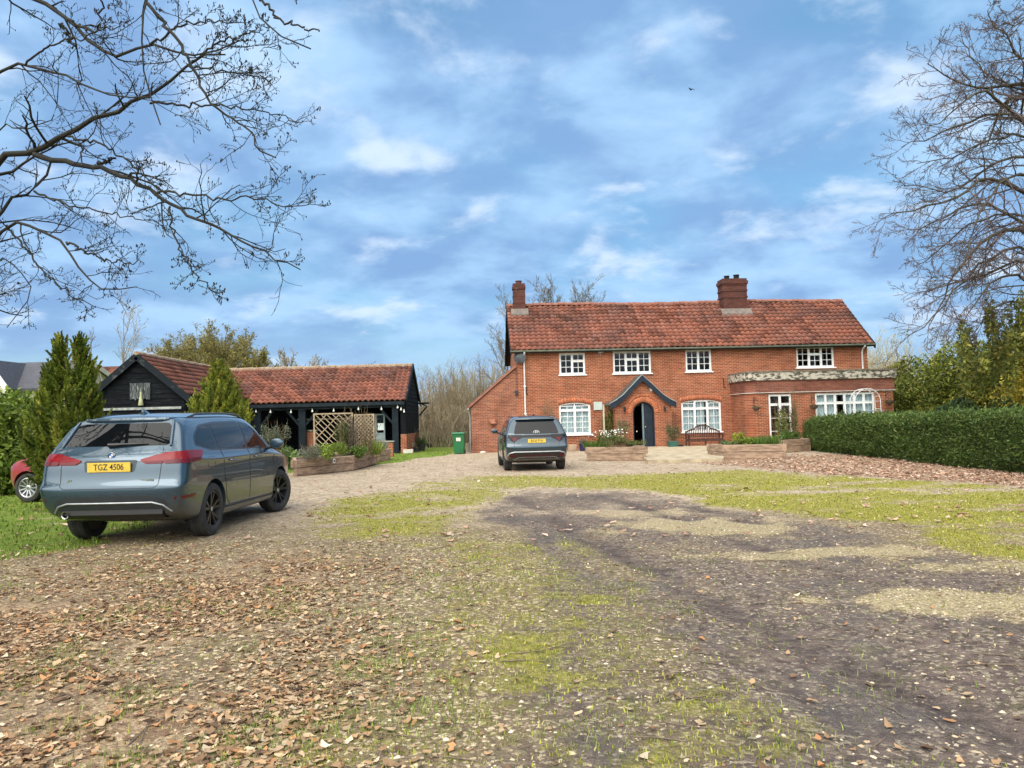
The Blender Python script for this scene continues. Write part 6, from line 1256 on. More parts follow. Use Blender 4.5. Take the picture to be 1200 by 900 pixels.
# ------------------------------------------------------------------ far bare trees and scrub
def bare_tree(name, label, base, H, spread, seed, mat, lean=(0, 0), limbs=9, tw=(8, 6, 4), r0=.2, fork=.3, group=None, rmin=.012, droop=.12, upang=(20, 55), tint=None, buds=False):
    rs = np.random.default_rng(seed); o = thing(name, label, 'tree', base, 0, group)
    tp = [(0, 0, -.2), (lean[0] * .2, 0, H * .2), (lean[0] * .5, lean[1] * .3, H * .5), (lean[0], lean[1], H)]; T = resample(tp, 14)[None]; TR = np.linspace(r0, rmin, 14)[None]
    L, LR_ = grow(rs, T, TR, limbs, (fork, .95), upang, (spread * .8, spread * 1.2), 10, .10, droop, .6, rmin * 1.3, .25)
    V, F_ = join([tubes_np(T, TR, 8), tubes_np(L, LR_, 6)]); put('trunk', npmesh('trunk', V, F_, sm=True), mat, o)
    a, ar = grow(rs, L, LR_, tw[0], (.2, 1), (20, 55), (.25, .5), 7, .14, droop * .8, .55, rmin, .4); b, br = grow(rs, a, ar, tw[1], (.2, 1), (20, 55), (.3, .55), 5, .16, droop * .6, .6, rmin * .75, .6)
    ps = [tubes_np(a, ar, 4), tubes_np(b, br, 3)]
    if tw[2]: c, cr = grow(rs, b, br, tw[2], (.3, 1), (20, 55), (.35, .6), 4, .16, .04, .65, rmin * .6, .8); ps.append(tubes_np(c, cr, 3))
    V, F_ = join(ps); cr_ = put('crown', npmesh('crown', V, F_), tint or mat, o)
    if buds:
        e = np.concatenate([b[:, 2:].reshape(-1, 3), a[:, 3:].reshape(-1, 3)]); e = e[rs.random(len(e)) < .8] ; e = e + .12 * rs.standard_normal(e.shape); n = len(e); z = .10 * (.5 + rs.random(n)); V, F_ = leafquads(e, sph(rs, n), sph(rs, n), z, z * .35)
        put('buds', npmesh('buds', V, F_, np.repeat(pick(n, [(0.22, 0.19, 0.045), (0.15, 0.135, 0.035), (0.28, 0.22, 0.07)], [3, 3, 1], .15), 4, 0)), LEAF, o)
    return o
def basept(px, Y, z=-.1): q = at(px, 490, Y); return (q.x, Y, z)
TWG = noisy('grey_twig', (0.115, 0.10, 0.085), (0.17, 0.145, 0.11), .5, 0.9); TWY = noisy('olive_twig', (0.20, 0.165, 0.065), (0.26, 0.22, 0.08), .4, 0.9); TWB = noisy('buff_twig', (0.30, 0.245, 0.155), (0.22, 0.18, 0.12), .4, 0.9); TWO = noisy('brown_twig', (0.16, 0.12, 0.07), (0.22, 0.165, 0.09), .4, 0.9)
bare_tree('bare_tree', 'bare tree showing round tops above the ridge just right of the narrow chimney', basept(660, 60), 9.6, .62, 3, TWG, limbs=34, tw=(9, 7, 3), r0=.3, rmin=.014, upang=(30, 75), fork=.35)
bare_tree('bare_tree', 'sparse bare tree beside the farmhouse gable, mostly hidden by its roof', basept(596, 56), 9.4, .42, 4, TWG, limbs=16, tw=(8, 6, 3), r0=.16, rmin=.010)
bare_tree('birch_tree', 'pale slender bare birch rising behind the black barn gable', basept(145, 58), 10.2, .42, 6, noisy('pale_twig', (0.34, 0.31, 0.28), (0.24, 0.21, 0.18), .5, 0.9), limbs=11, tw=(7, 5, 3), r0=.16, fork=.18, rmin=.012, upang=(12, 35))
bare_tree('bare_tree', 'thin bare tree showing between the tall conifer and the pale birch', basept(107, 66), 9.2, .35, 8, TWG, limbs=8, tw=(6, 4, 2), r0=.12, fork=.25, rmin=.012, upang=(10, 30))
hz = [(200, 64, 6.6, .6), (232, 66, 7.5, .66), (256, 63, 7.2, .66), (286, 66, 7.0, .66), (312, 62, 6.0, .55), (338, 60, 6.2, .5), (362, 62, 5.8, .5), (390, 66, 5.2, .5), (216, 70, 7.4, .66), (272, 72, 7.5, .66)]
lab = ['shrubby olive tree at the near end of the row behind the barn', 'tallest olive twigged tree behind the barn roof', 'dense olive tree over the barn roof next to the tallest', 'broad olive brown tree above the middle of the barn roof', 'olive tree above the barn roof right of its middle', 'loose twiggy tree standing clear over the barn roof', 'pale loose tree near the right end of the row over the barn', 'lowest tree at the right end of the row over the barn', 'far olive tree seen through the row behind the barn', 'far brownish tree seen through the row behind the barn']
for i, (px_, Y, H, sp_) in enumerate(hz): bare_tree('olive_tree', lab[i], basept(px_, Y), H, sp_, 100 + i, TWO, limbs=26, tw=(10, 7, 3 if i < 5 else 2), r0=.16, fork=.12, rmin=.018, upang=(25, 65), tint=TWY if i < 5 or i > 7 else TWB, group='trees behind the barn', buds=(i < 5 or i > 7))
# multi-stemmed scrub between barn and house
def scrub(name, label, base, H, W, seed, mat, stems, tw=(5, 3), group=None, rmin=.012):
    rs = np.random.default_rng(seed); o = thing(name, label, 'shrub', base, 0, group); b = np.stack([rs.normal(0, W * .28, stems), rs.normal(0, W * .2, stems), np.full(stems, -.1)], 1); h = H * rs.uniform(.55, 1.0, stems)
    tp = b + np.stack([rs.normal(0, W * .18, stems), rs.normal(0, W * .15, stems), h], 1); md = (b * .5 + tp * .5) + rs.normal(0, .12, (stems, 3)); P = np.stack([resample([a, m_, c], 7) for a, m_, c in zip(b, md, tp)]); Rr = np.tile(np.linspace(rmin * 2.2, rmin * .8, 7), (stems, 1))
    a, ar = grow(rs, P, Rr, tw[0], (.25, 1), (12, 45), (.2, .42), 5, .12, .06, .6, rmin * .8, .6); c, cr = grow(rs, a, ar, tw[1], (.2, 1), (15, 50), (.3, .55), 4, .15, .05, .7, rmin * .7, .8)
    V, F_ = join([tubes_np(P, Rr, 4), tubes_np(a, ar, 3), tubes_np(c, cr, 3)]); put('stems', npmesh('stems', V, F_), mat, o); return o
SC = [(497, 47, 3.0, TWO, 'low dark scrub shrub hugging the barn end'), (512, 52, 4.5, TWO, 'brown scrub shrub right of the barn end'), (528, 58, 5.6, TWB, 'tall buff scrub shrub in the gap, left of its middle'), (541, 50, 4.4, TWO, 'brown scrub shrub behind the green bin'), (556, 54, 5.2, TWB, 'buff scrub shrub right behind the green bin'), (572, 50, 4.8, TWO, 'brown scrub shrub next to the lean-to wall'), (590, 52, 5.6, TWB, 'tall buff scrub shrub behind the lean-to roof'), (505, 64, 5.4, TWB, 'far buff scrub shrub beyond the barn end'), (535, 70, 6.4, TWY, 'far olive scrub shrub in the gap'), (566, 66, 6.6, TWY, 'far olive scrub shrub near the lean-to'), (520, 45.5, 2.3, TWB, 'short straw coloured scrub in front of the gap'), (549, 46, 2.6, TWB, 'short straw coloured scrub beside the lean-to')]
for i, (px_, Y, H, mt, lb) in enumerate(SC): scrub('scrub_shrub', lb, basept(px_, Y), H, 3.2 if H > 3 else 2.4, 200 + i, mt, 46 if H > 3 else 60, (6, 4), 'scrub between the barn and the house', .011)
for i, (px_, Y, H, lb) in enumerate([(1030, 56, 7.0, 'pale buff bare shrub showing past the right gable'), (1052, 60, 7.0, 'pale buff shrub between the gable and the evergreens'), (1012, 64, 6.4, 'far pale shrub behind the right end of the farmhouse')]): scrub('pale_shrub', lb, basept(px_, Y), H, 4.5, 230 + i, noisy('straw_twig', (0.44, 0.37, 0.22), (0.34, 0.28, 0.16), .4, 0.9), 60, (6, 5), 'pale shrubs past the house', .014)
for i, (px_, Y, H) in enumerate([(-60, 60, 7), (430, 95, 7.5), (470, 100, 7), (620, 110, 8), (760, 100, 8), (900, 105, 8), (1110, 80, 9), (1200, 85, 10), (1320, 70, 10), (-200, 70, 9)]):
    bare_tree('bare_tree', ['bare tree past the slate roofed house', 'far bare tree over the open end of the barn', 'far bare tree right beyond the barn end', 'far bare tree behind the lean-to', 'far bare tree hidden behind the tiled roof', 'far bare tree behind the wide chimney', 'bare tree behind the evergreens', 'bare tree behind the yellowish shrub', 'bare tree far to the side of the hedge', 'bare tree far beside the slate roofed house'][i], basept(px_, Y), H, .45, 300 + i, TWO, limbs=12, tw=(7, 5, 0), r0=.2, fork=.2, rmin=.02)

# ------------------------------------------------------------------ conifers: many upright plumes of scale sprays
def conifer(name, label, base, H, Rb, seed, n_pl, per, cols, wt, tips, size):
    cols = [tuple(v * 1.3 for v in c_) for c_ in cols]; rs = np.random.default_rng(seed); o = thing(name, label, 'tree', base); Vs = []
    tr_ = MB(); tr_.tube([(0, 0, -.1), (.03, 0, H * .5), (tips[0][0] * .8, 0, H * .9)], [.10, .06, .015], 8); tr_.put('trunk', BARKR, o, sm=60)
    h = .05 + .95 * rs.random(n_pl) ** 1.1; a = rs.random(n_pl) * 2 * PI
    prof = np.interp(h, [0, .08, .22, .42, .62, .8, .92, 1], [.34, .46, .82, 1.0, .74, .40, .17, .04]); lump = 1 + .10 * np.sin(3 * a + 5 * h + seed) + .08 * np.sin(7 * a - 11 * h)
    r = Rb * prof * lump * np.sqrt(rs.uniform(.25, 1.0, n_pl)); tipx = np.where(np.cos(a) > 0, tips[-1][0], tips[0][0]) * sst(.55, .95, h); tz = np.where(np.cos(a) > 0, tips[-1][1], tips[0][1])
    C = np.stack([r * np.cos(a) + tipx, r * np.sin(a), h * H * tz], 1); out = np.stack([np.cos(a), np.sin(a), np.zeros(n_pl)], 1)
    ax = out * (0.55 - .35 * h)[:, None] + np.array([0, 0, 1.0]) + .25 * rs.standard_normal((n_pl, 3)); ax /= np.linalg.norm(ax, axis=1, keepdims=True); ln = (.17 + .16 * rs.random(n_pl)) * (Rb / .8) * (1.1 - .35 * h)
    i = np.repeat(np.arange(n_pl), per); t = rs.random(len(i)); side = sph(rs, len(i)); side -= ax[i] * (side * ax[i]).sum(1, keepdims=True); side /= np.linalg.norm(side, axis=1, keepdims=True)
    P = C[i] + ax[i] * ((t - .3) * 2 * ln[i])[:, None] + side * ((1 - t) * .42 * ln[i] * rs.random(len(i)))[:, None]; D = ax[i] * (.6 + t[:, None]) + side * .8 + .25 * rs.standard_normal(P.shape); Nn = sph(rs, len(i)); z = size * (.6 + .8 * rs.random(len(i)))
    V, F_ = leafquads(P, D, Nn, z, z * .36); pc = pick(n_pl, cols, wt, .16)[i] * (1 + .12 * rs.standard_normal((len(i), 1))); put('crown', npmesh('crown', V, F_, np.repeat(np.clip(pc, .004, .6), 4, 0)), LEAF, o); return o
CC = [(0.115, 0.150, 0.018), (0.18, 0.205, 0.028), (0.070, 0.098, 0.016), (0.24, 0.235, 0.04)]
q = at(81, 490, 14.5); conifer('conifer', 'tall twin tipped conifer standing between the red car and the grey blue SUV', (q.x, 14.5, gz(q.x, 14.5)), 3.14, .70, 1, 760, 110, CC, [4, 3, 3, 1], [(-.12, 1.0), (.16, .985)], .036)
q = at(257, 490, 20.5); conifer('conifer', 'smaller bright green conifer in front of the barn roof valley', (q.x, 20.5, gz(q.x, 20.5)), 2.95, .90, 2, 640, 100, [(0.135, 0.165, 0.018), (0.20, 0.215, 0.03), (0.075, 0.10, 0.016), (0.25, 0.24, 0.04)], [4, 3, 2, 1.5], [(-.02, 1.0), (.02, 1.0)], .046)

# ------------------------------------------------------------------ broadleaf evergreens, hedge
def bush(name, label, cat, base, lumps, n, size, cols, wt, seed, asp=.5, group=None, shell=(.55, 1.06), stem=True, updir=0.0, rn=.8):
    rs = np.random.default_rng(seed); o = thing(name, label, cat, base, 0, group)
    C = [l[:3] for l in lumps]; Rd = [(l[3], l[3], l[3]) if len(l) == 4 else l[3:6] for l in lumps]; V, F_, T = lumpleaves(rs, C, Rd, n, size, cols, wt, asp, shell, updir, rn); put('foliage', npmesh('foliage', V, F_, T), LEAF, o)
    if stem:
        mb = MB()
        for c in C[:14]: mb.tube([(c[0] * .1, c[1] * .1, -.05), (c[0] * .5, c[1] * .5, c[2] * .55), tuple(c)], [.05, .03, .01], 6)
        mb.put('stems', BARKR, o, sm=60)
    return o
def lumpy(rs, W, Dp, H, n, r0, r1, flat=.9, z0=.15):
    out = []
    for _ in range(n):
        s = sph(rs, 1)[0]; s[2] = abs(s[2]); k = rs.random() ** .4; r = rs.uniform(r0, r1); out.append((s[0] * (W / 2 - r * .7) * k, s[1] * (Dp / 2 - r * .7) * k, max(z0 * H, s[2] * (H - r * .8) * k), r, r, r * flat))
    return out
rs = np.random.default_rng(77); q = at(18, 490, 18.5)
bush('laurel', 'bright leaved rounded laurel beside the tall conifer, behind the red car', 'shrub', (q.x - .2, 18.5, gz(q.x, 18.5)), lumpy(rs, 2.6, 2.2, 2.75, 26, .35, .6), 9000, .075, [(0.12, 0.18, 0.022), (0.20, 0.26, 0.035), (0.065, 0.11, 0.018)], [4, 3, 2], 1, .45)
q = at(-60, 490, 20); bush('laurel', 'larger dark laurel off to the side of the bright one', 'shrub', (q.x - .2, 20, -.02), lumpy(rs, 3.2, 2.4, 2.9, 22, .4, .7), 6000, .085, [(0.07, 0.11, 0.02), (0.12, 0.16, 0.03), (0.05, 0.09, 0.018)], [4, 3, 2], 2, .45)
EV = [(1085, 41, 5.6, 5.2, 'rounded dark evergreen just beyond the extension'), (1125, 37, 6.0, 4.8, 'tallest rounded evergreen behind the hedge'), (1170, 36, 5.6, 4.4, 'olive green evergreen under the drooping boughs'), (1210, 34, 5.9, 3.6, 'yellowish evergreen shrub beneath the bare tree'), (1060, 46, 5.6, 4.2, 'olive brown evergreen against the extension corner'), (1270, 33, 5.4, 5, 'evergreen shrub farther along the hedge'), (1150, 42, 6.4, 5, 'dark evergreen in the back of the evergreen clump')]
EC = [[(0.105, 0.13, 0.02), (0.17, 0.17, 0.03), (0.06, 0.08, 0.014)], [(0.12, 0.145, 0.02), (0.20, 0.195, 0.03), (0.07, 0.09, 0.015)], [(0.15, 0.155, 0.024), (0.23, 0.205, 0.036), (0.085, 0.10, 0.016)], [(0.30, 0.25, 0.035), (0.20, 0.19, 0.025), (0.40, 0.31, 0.05)], [(0.18, 0.15, 0.036), (0.13, 0.125, 0.026), (0.24, 0.19, 0.05)], [(0.12, 0.145, 0.022), (0.19, 0.185, 0.03), (0.07, 0.09, 0.015)], [(0.105, 0.13, 0.018), (0.17, 0.17, 0.026), (0.06, 0.08, 0.013)]]
for i, (px_, Y, H, W, lb) in enumerate(EV):
    rs = np.random.default_rng(400 + i); q = at(px_, 490, Y); bush('evergreen_shrub', lb, 'shrub', (q.x, Y, -.1), lumpy(rs, W, W * .8, H * .9, 60, .5, .95, .85, .10), 16000, .10, [tuple(v * 1.2 for v in c_) for c_ in EC[i]], [4, 3, 3], 410 + i, .36, 'evergreens beyond the hedge')
for i, (px_, Y, H, W, lb, cl) in enumerate([(1078, 33.5, 2.0, 1.8, 'low grey green shrub showing over the hedge by the house corner', [(0.10, 0.13, 0.05), (0.15, 0.17, 0.07), (0.06, 0.09, 0.03)]), (1118, 31, 2.15, 2.6, 'dark green mound showing over the hedge', [(0.035, 0.07, 0.02), (0.06, 0.10, 0.03), (0.025, 0.045, 0.014)]), (1180, 28, 2.1, 3.0, 'green mound showing over the hedge under the bare tree', [(0.04, 0.075, 0.018), (0.08, 0.11, 0.025), (0.03, 0.05, 0.014)])]):
    rs = np.random.default_rng(430 + i); q = at(px_, 490, Y); bush('mound_shrub', lb, 'shrub', (q.x, Y, -.1), lumpy(rs, W, W * .8, H, 16, .35, .6), 5000, .07, cl, [4, 3, 3], 440 + i, .42)
# the clipped hedge: a box of short sprays round a dense twiggy body
hb0, hb1 = gnd(941, 527), gnd(1200, 557); hd = (hb1 - hb0); hdn = Vector((hd.x, hd.y, 0)).normalized(); Lh = hd.length + 11; hn_ = Vector((-hdn.y, hdn.x, 0)); hn_ = hn_ if hn_.x > 0 else -hn_
h0 = at(945, 491.5, hb0.y).z + .1; h1 = at(1200, 480, hb1.y).z + .1; HW = 1.7
hedge = thing('hedge', 'long clipped dark green hedge beside the leaf strewn edge of the drive', 'hedge', (hb0.x, hb0.y, -.1)); rs = np.random.default_rng(9)
def hpt(s, w, z): return np.stack([hdn.x * s + hn_.x * w, hdn.y * s + hn_.y * w, z], -1)
def hH(s): return np.interp(s, [0, hd.length, Lh], [h0, h1, h1 + .05]) + .20 * (fbm(s * .7, s * 0 + 3.3, 3) - .5) + .09 * (fbm(s * 3, s * 0 + 1, 4) - .5)
n = 170000; w_near = rs.random(n); s = Lh * w_near; fc_ = rs.choice(4, n, p=[.50, .40, .04, .06]); u = rs.random(n); hh_ = hH(s)
bul = .30 * (fbm(s * .9, u * 2.2, 8) - .5) + .16 * (fbm(s * 4, u * 7, 9) - .5)
z = np.where(fc_ == 0, hh_ * u, np.where(fc_ == 1, hh_, hh_ * u)); w = np.where(fc_ == 0, 0 + .10 * sst(.0, .3, .3 - u), np.where(fc_ == 1, HW * u, np.where(fc_ == 3, HW, HW * u)))
s = np.where(fc_ == 2, 0.0, s); nrm = np.where((fc_ == 0)[:, None], hpt(0, -1, 0)[None], np.where((fc_ == 1)[:, None], np.array([[0, 0, 1.0]]), np.where((fc_ == 3)[:, None], hpt(0, 1, 0)[None], hpt(-1, 0, 0)[None])))
edge_r = .12; keep_ = ~((z < .20) & (fc_ == 0) & (rs.random(n) < .75 * (1 - z / .20))); P = hpt(s, w, z) + nrm * (bul + .05 * rs.standard_normal(n) - .05)[:, None]; P[:, 2] -= np.where(fc_ == 1, edge_r * np.exp(-(w / .12) ** 2), 0); P = P + np.where((fc_ == 0)[:, None], -nrm * (edge_r * np.exp(-((hh_ - z) / .12) ** 2))[:, None], 0)
D = nrm + .7 * rs.standard_normal((n, 3)); D[:, 2] += .35; zs_ = .036 * (.5 + .9 * rs.random(n)); shoot = (fc_ < 2) & (rs.random(n) < .02); P = P + np.where(shoot[:, None], (nrm + np.array([0, 0, .8])) * .06, 0); zs_ = np.where(shoot, zs_ * 1.7, zs_); V, F_ = leafquads(P[keep_], D[keep_], (sph(rs, n) + nrm * .4)[keep_], zs_[keep_], zs_[keep_] * .34)
pt = 1 + .5 * (fbm(s * 1.6, w * 1.6 + z * 1.8, 14) - .5); col = pick(n, [(0.065, 0.115, 0.020), (0.105, 0.155, 0.032), (0.036, 0.070, 0.016), (0.16, 0.185, 0.05)], [4, 3, 2.5, 1.4], .25) * pt[:, None]
put('foliage', npmesh('foliage', V, F_, np.repeat(np.clip(col[keep_], .004, .5), 4, 0)), LEAF, hedge)
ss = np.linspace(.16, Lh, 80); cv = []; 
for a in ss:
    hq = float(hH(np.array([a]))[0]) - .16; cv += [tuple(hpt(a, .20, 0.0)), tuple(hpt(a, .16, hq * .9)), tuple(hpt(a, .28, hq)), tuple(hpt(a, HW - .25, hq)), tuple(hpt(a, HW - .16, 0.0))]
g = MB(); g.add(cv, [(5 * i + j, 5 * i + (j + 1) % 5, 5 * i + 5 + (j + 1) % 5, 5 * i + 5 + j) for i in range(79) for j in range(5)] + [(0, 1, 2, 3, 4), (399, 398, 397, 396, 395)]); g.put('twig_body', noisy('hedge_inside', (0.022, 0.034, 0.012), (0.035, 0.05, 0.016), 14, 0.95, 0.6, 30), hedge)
# ------------------------------------------------------------------ raised beds and what grows in them
def planter(name, label, pts, h, back, group='sleeper planters'):
    """front line pts (world points), beds run back by the vector back"""
    o = thing(name, label, 'planter', pts[0], 0, group); p0 = Vector(pts[0]); F_ = [Vector((q.x - p0.x, q.y - p0.y, 0)) for q in pts]; Bk = [q + Vector(back) for q in F_]; loop = F_ + Bk[::-1]; n = len(loop); t = .09; nr = 2; hh = h / nr
    for r_ in range(nr):
        mb = MB()
        for i in range(n):
            a, b = loop[i], loop[(i + 1) % n]; d = (b - a).normalized(); s = Vector((-d.y, d.x, 0)) * t / 2; j = .008 * math.sin(i * 3.7 + r_ * 2)
            e = t * .5 if (i + r_) % 2 else -t * .5 + .004
            mb.bar(a - d * e + s * 1.0 + Vector((0, 0, hh * (r_ + .5) + j * .3)), b + d * e + s * 1.0 + Vector((0, 0, hh * (r_ + .5) - j * .3)), t + j, hh - .012)
        mb.put('sleeper_course', OAKW, o, bevel=.008)
    sl = MB(); c = sum(loop, Vector()) / n; sl.prism([(c.x + (q.x - c.x) * .97, c.y + (q.y - c.y) * .97) for q in loop], .02, h - .07, 'XY'); sl.put('soil', SOIL, o); return o
def clump(name, label, cat, base, rx, ry, h, n, size, cols, wt, seed, mode='dome', group=None, asp=.35, stems=0, nl=10):
    rs = np.random.default_rng(seed); o = thing(name, label, cat, base, 0, group)
    if mode == 'dome':
        L = [(rs.normal(0, rx * .42), rs.normal(0, ry * .42), h * rs.uniform(.25, .7), rx * .34, ry * .34, h * rs.uniform(.2, .33)) for _ in range(nl)]; V, F_, T = lumpleaves(rs, [l[:3] for l in L], [l[3:] for l in L], n, size, cols, wt, asp, (.2, 1.1), .3)
    else:
        b = np.stack([rs.uniform(-rx, rx, n), rs.uniform(-ry, ry, n), np.zeros(n)], 1); d = np.stack([rs.normal(0, .3, n), rs.normal(0, .3, n), np.ones(n)], 1); d /= np.linalg.norm(d, axis=1, keepdims=True); ln = h * .5 * rs.uniform(.4, 1, n); V, F_ = leafquads(b + d * ln[:, None], d, sph(rs, n), ln, np.full(n, size)); T = np.repeat(pick(n, cols, wt, .2), 4, 0)
    put('foliage', npmesh('foliage', V, F_, T), LEAF, o)
    if stems:
        k = stems; P0 = np.stack([rs.uniform(-rx * .6, rx * .6, k), rs.uniform(-ry * .5, ry * .5, k), np.zeros(k)], 1); P1 = P0 + np.stack([rs.normal(0, rx * .35, k), rs.normal(0, ry * .3, k), h * rs.uniform(.7, 1.15, k)], 1); P = np.stack([resample([a, (a + b) / 2 + rs.normal(0, .05, 3), b], 6) for a, b in zip(P0, P1)]); Rr = np.tile(np.linspace(.009, .004, 6), (k, 1)); a, ar = grow(rs, P, Rr, 5, (.3, 1), (20, 60), (.2, .4), 4, .2, .05, .7, .003, .8)
        V, F_ = join([tubes_np(P, Rr, 4), tubes_np(a, ar, 3)]); put('stems', npmesh('stems', V, F_), TWO, o)
    return o
GRN = [(0.07, 0.13, 0.02), (0.13, 0.20, 0.03), (0.05, 0.085, 0.018)]; LIM = [(0.17, 0.24, 0.03), (0.25, 0.30, 0.05), (0.10, 0.16, 0.02)]; GRY = [(0.17, 0.19, 0.13), (0.24, 0.25, 0.18), (0.11, 0.12, 0.08)]; HEA = [(0.13, 0.11, 0.05), (0.16, 0.15, 0.05), (0.10, 0.12, 0.035)]; WHF = [(0.75, 0.75, 0.68), (0.65, 0.66, 0.5)]; DKG = [(0.035, 0.065, 0.02), (0.06, 0.09, 0.025)]
def top(p_, h, dx=0, dy=0): return (p_.x + dx, p_.y + dy, p_.z + h)
# bed in front of the house
a, b = gnd(688, 540.5), gnd(757.5, 540); planter('planter', 'oblong sleeper planter with heathers and white flowers before the porch', [a, b], .50, (0.1, 1.15, 0)); H_ = .42
m_ = (a + b) / 2; clump('heather', 'dark green spiky clump in the near end of the heather planter', 'plant', top(a, H_, .38, .5), .42, .4, .36, 900, .008, GRN, [3, 2, 3], 1, 'spikes', 'heather bed plants'); clump('heather', 'wide olive brown heather spilling over the sleepers', 'plant', top(m_, H_, .15, .40), .55, .5, .50, 2600, .03, HEA, [3, 3, 3], 2, 'dome', 'heather bed plants', .25, nl=14); clump('heather', 'olive green heather at the porch end of the bed', 'plant', top(b, H_, -.42, .5), .40, .45, .36, 1500, .03, [(0.10, 0.12, 0.03), (0.14, 0.15, 0.04)], [3, 2], 3, 'dome', 'heather bed plants', .25)
fl_ = clump('white_flowers', 'clump of white flowers standing at the back of the heather bed', 'flowers', top(m_, H_, -.12, .75), .45, .25, .62, 900, .03, GRN, [2, 2, 2], 4, 'dome', None, .4, stems=10); rs = np.random.default_rng(3); n = 90; P = np.stack([rs.normal(0, .3, n), rs.normal(0, .15, n), rs.uniform(.38, .68, n)], 1); V, F_ = leafquads(P, sph(rs, n), np.array([[0, -.5, 1.0]]) + .5 * sph(rs, n), np.full(n, .032), np.full(n, .03)); put('blossom', npmesh('b', V, F_, np.repeat(pick(n, WHF, [3, 1], .1), 4, 0)), LEAF, fl_)
# bed by the extension, and the one behind it
a, b = gnd(848, 538.5), gnd(921, 537.5); planter('planter', 'long sleeper planter with low green plants, nearest the leaf drift', [a, b], .50, (-.2, 1.3, 0)); m_ = (a + b) / 2
clump('bedding_plant', 'low grey green sprawl at the path end of the long bed', 'plant', top(a, H_, .4, .5), .40, .4, .22, 900, .035, [(0.16, 0.19, 0.07), (0.10, 0.14, 0.04)], [2, 2], 5, 'dome', 'plants in the long bed', .45); clump('bedding_plant', 'yellow green leafy clump left of the middle of the long bed', 'plant', top(a, H_, .75, .8), .30, .3, .52, 1100, .035, [(0.30, 0.28, 0.04), (0.20, 0.22, 0.03)], [2, 2], 6, 'dome', 'plants in the long bed', .4, stems=5); clump('bedding_plant', 'bright green mound in the middle of the long bed', 'plant', top(m_, H_, .1, .6), .50, .4, .36, 1700, .035, LIM, [3, 2, 2], 7, 'dome', 'plants in the long bed', .4); clump('bedding_plant', 'green arching clump at the hedge end of the long bed', 'plant', top(b, H_, -.45, .7), .45, .4, .42, 900, .010, GRN, [3, 3, 2], 8, 'spikes', 'plants in the long bed')
a, b = gnd(917, 531.0), gnd(950, 528.5); planter('planter', 'shorter sleeper planter tucked between the long one and the hedge', [a, b], .50, (0, 1.3, 0)); clump('bedding_plant', 'dark green clump in the short bed by the hedge', 'plant', top((a + b) / 2, H_, 0, .6), .5, .4, .42, 1500, .035, GRN, [3, 2, 3], 9, 'dome', None, .4)
q = at(917, 515, 33.0); clump('climbing_plant', 'tall pale stemmed climbing plant in front of the glazed door', 'plant', (q.x, 33.0, .0), .42, .3, 1.85, 1100, .045, [(0.24, 0.26, 0.06), (0.15, 0.19, 0.05), (0.35, 0.33, 0.16)], [3, 3, 1], 10, 'dome', None, .4, stems=16); q = at(932, 505, 33.8); clump('climbing_plant', 'narrow olive climber against the wall between glazed door and long window', 'plant', (q.x, 33.9, .0), .22, .2, 2.3, 800, .04, [(0.14, 0.14, 0.04), (0.09, 0.11, 0.03)], [3, 3], 11, 'dome', None, .4, stems=12)
# beds in front of the barn
A = gnd(344.5, 558.5); B_ = gnd(414, 551.8); C_ = gnd(428, 548.3); D_ = gnd(441.5, 544.5); planter('planter', 'long bent sleeper planter with straggly plants before the barn', [A, B_, C_, D_], .48, (-.6, 2.0, 0)); H_ = .40
clump('garden_plant', 'grey green feathery clump at the near end of the bent bed', 'plant', top(A, H_, .35, .7), .40, .5, .55, 1800, .03, GRY, [3, 2, 3], 12, 'dome', 'plants in the bent bed', .25, stems=8); clump('garden_plant', 'fresh green bushy clump left of the middle of the bent bed', 'plant', top(A, H_, .95, .8), .48, .5, .62, 2600, .035, LIM, [3, 2, 3], 13, 'dome', 'plants in the bent bed', .35); clump('garden_plant', 'tall dark green shrub rising in front of the loose lattice', 'plant', top(B_, H_, -.55, 1.0), .38, .4, 1.25, 2400, .035, [(0.07, 0.10, 0.02), (0.11, 0.13, 0.03)], [3, 2], 14, 'dome', 'plants in the bent bed', .35, stems=10)
clump('garden_plant', 'bare brown stems tangled up the lattice panels', 'plant', top(B_, H_, .05, 1.1), .60, .35, 1.45, 700, .03, [(0.16, 0.12, 0.07), (0.22, 0.17, 0.11)], [3, 2], 15, 'dome', 'plants in the bent bed', .4, stems=34); clump('garden_plant', 'low green clump at the bend of the bed', 'plant', top(B_, H_, -.05, .5), .40, .35, .40, 1500, .035, GRN, [3, 3, 2], 16, 'dome', 'plants in the bent bed', .4); clump('garden_plant', 'yellow green grassy tuft just past the bend', 'plant', top(C_, H_, .05, .7), .32, .3, .62, 900, .011, LIM, [3, 3, 1], 17, 'spikes', 'plants in the bent bed'); clump('garden_plant', 'grey lavender clump at the far end of the bent bed', 'plant', top(D_, H_, -.15, .5), .42, .4, .62, 1700, .028, GRY, [3, 2, 3], 18, 'dome', 'plants in the bent bed', .25, stems=8)
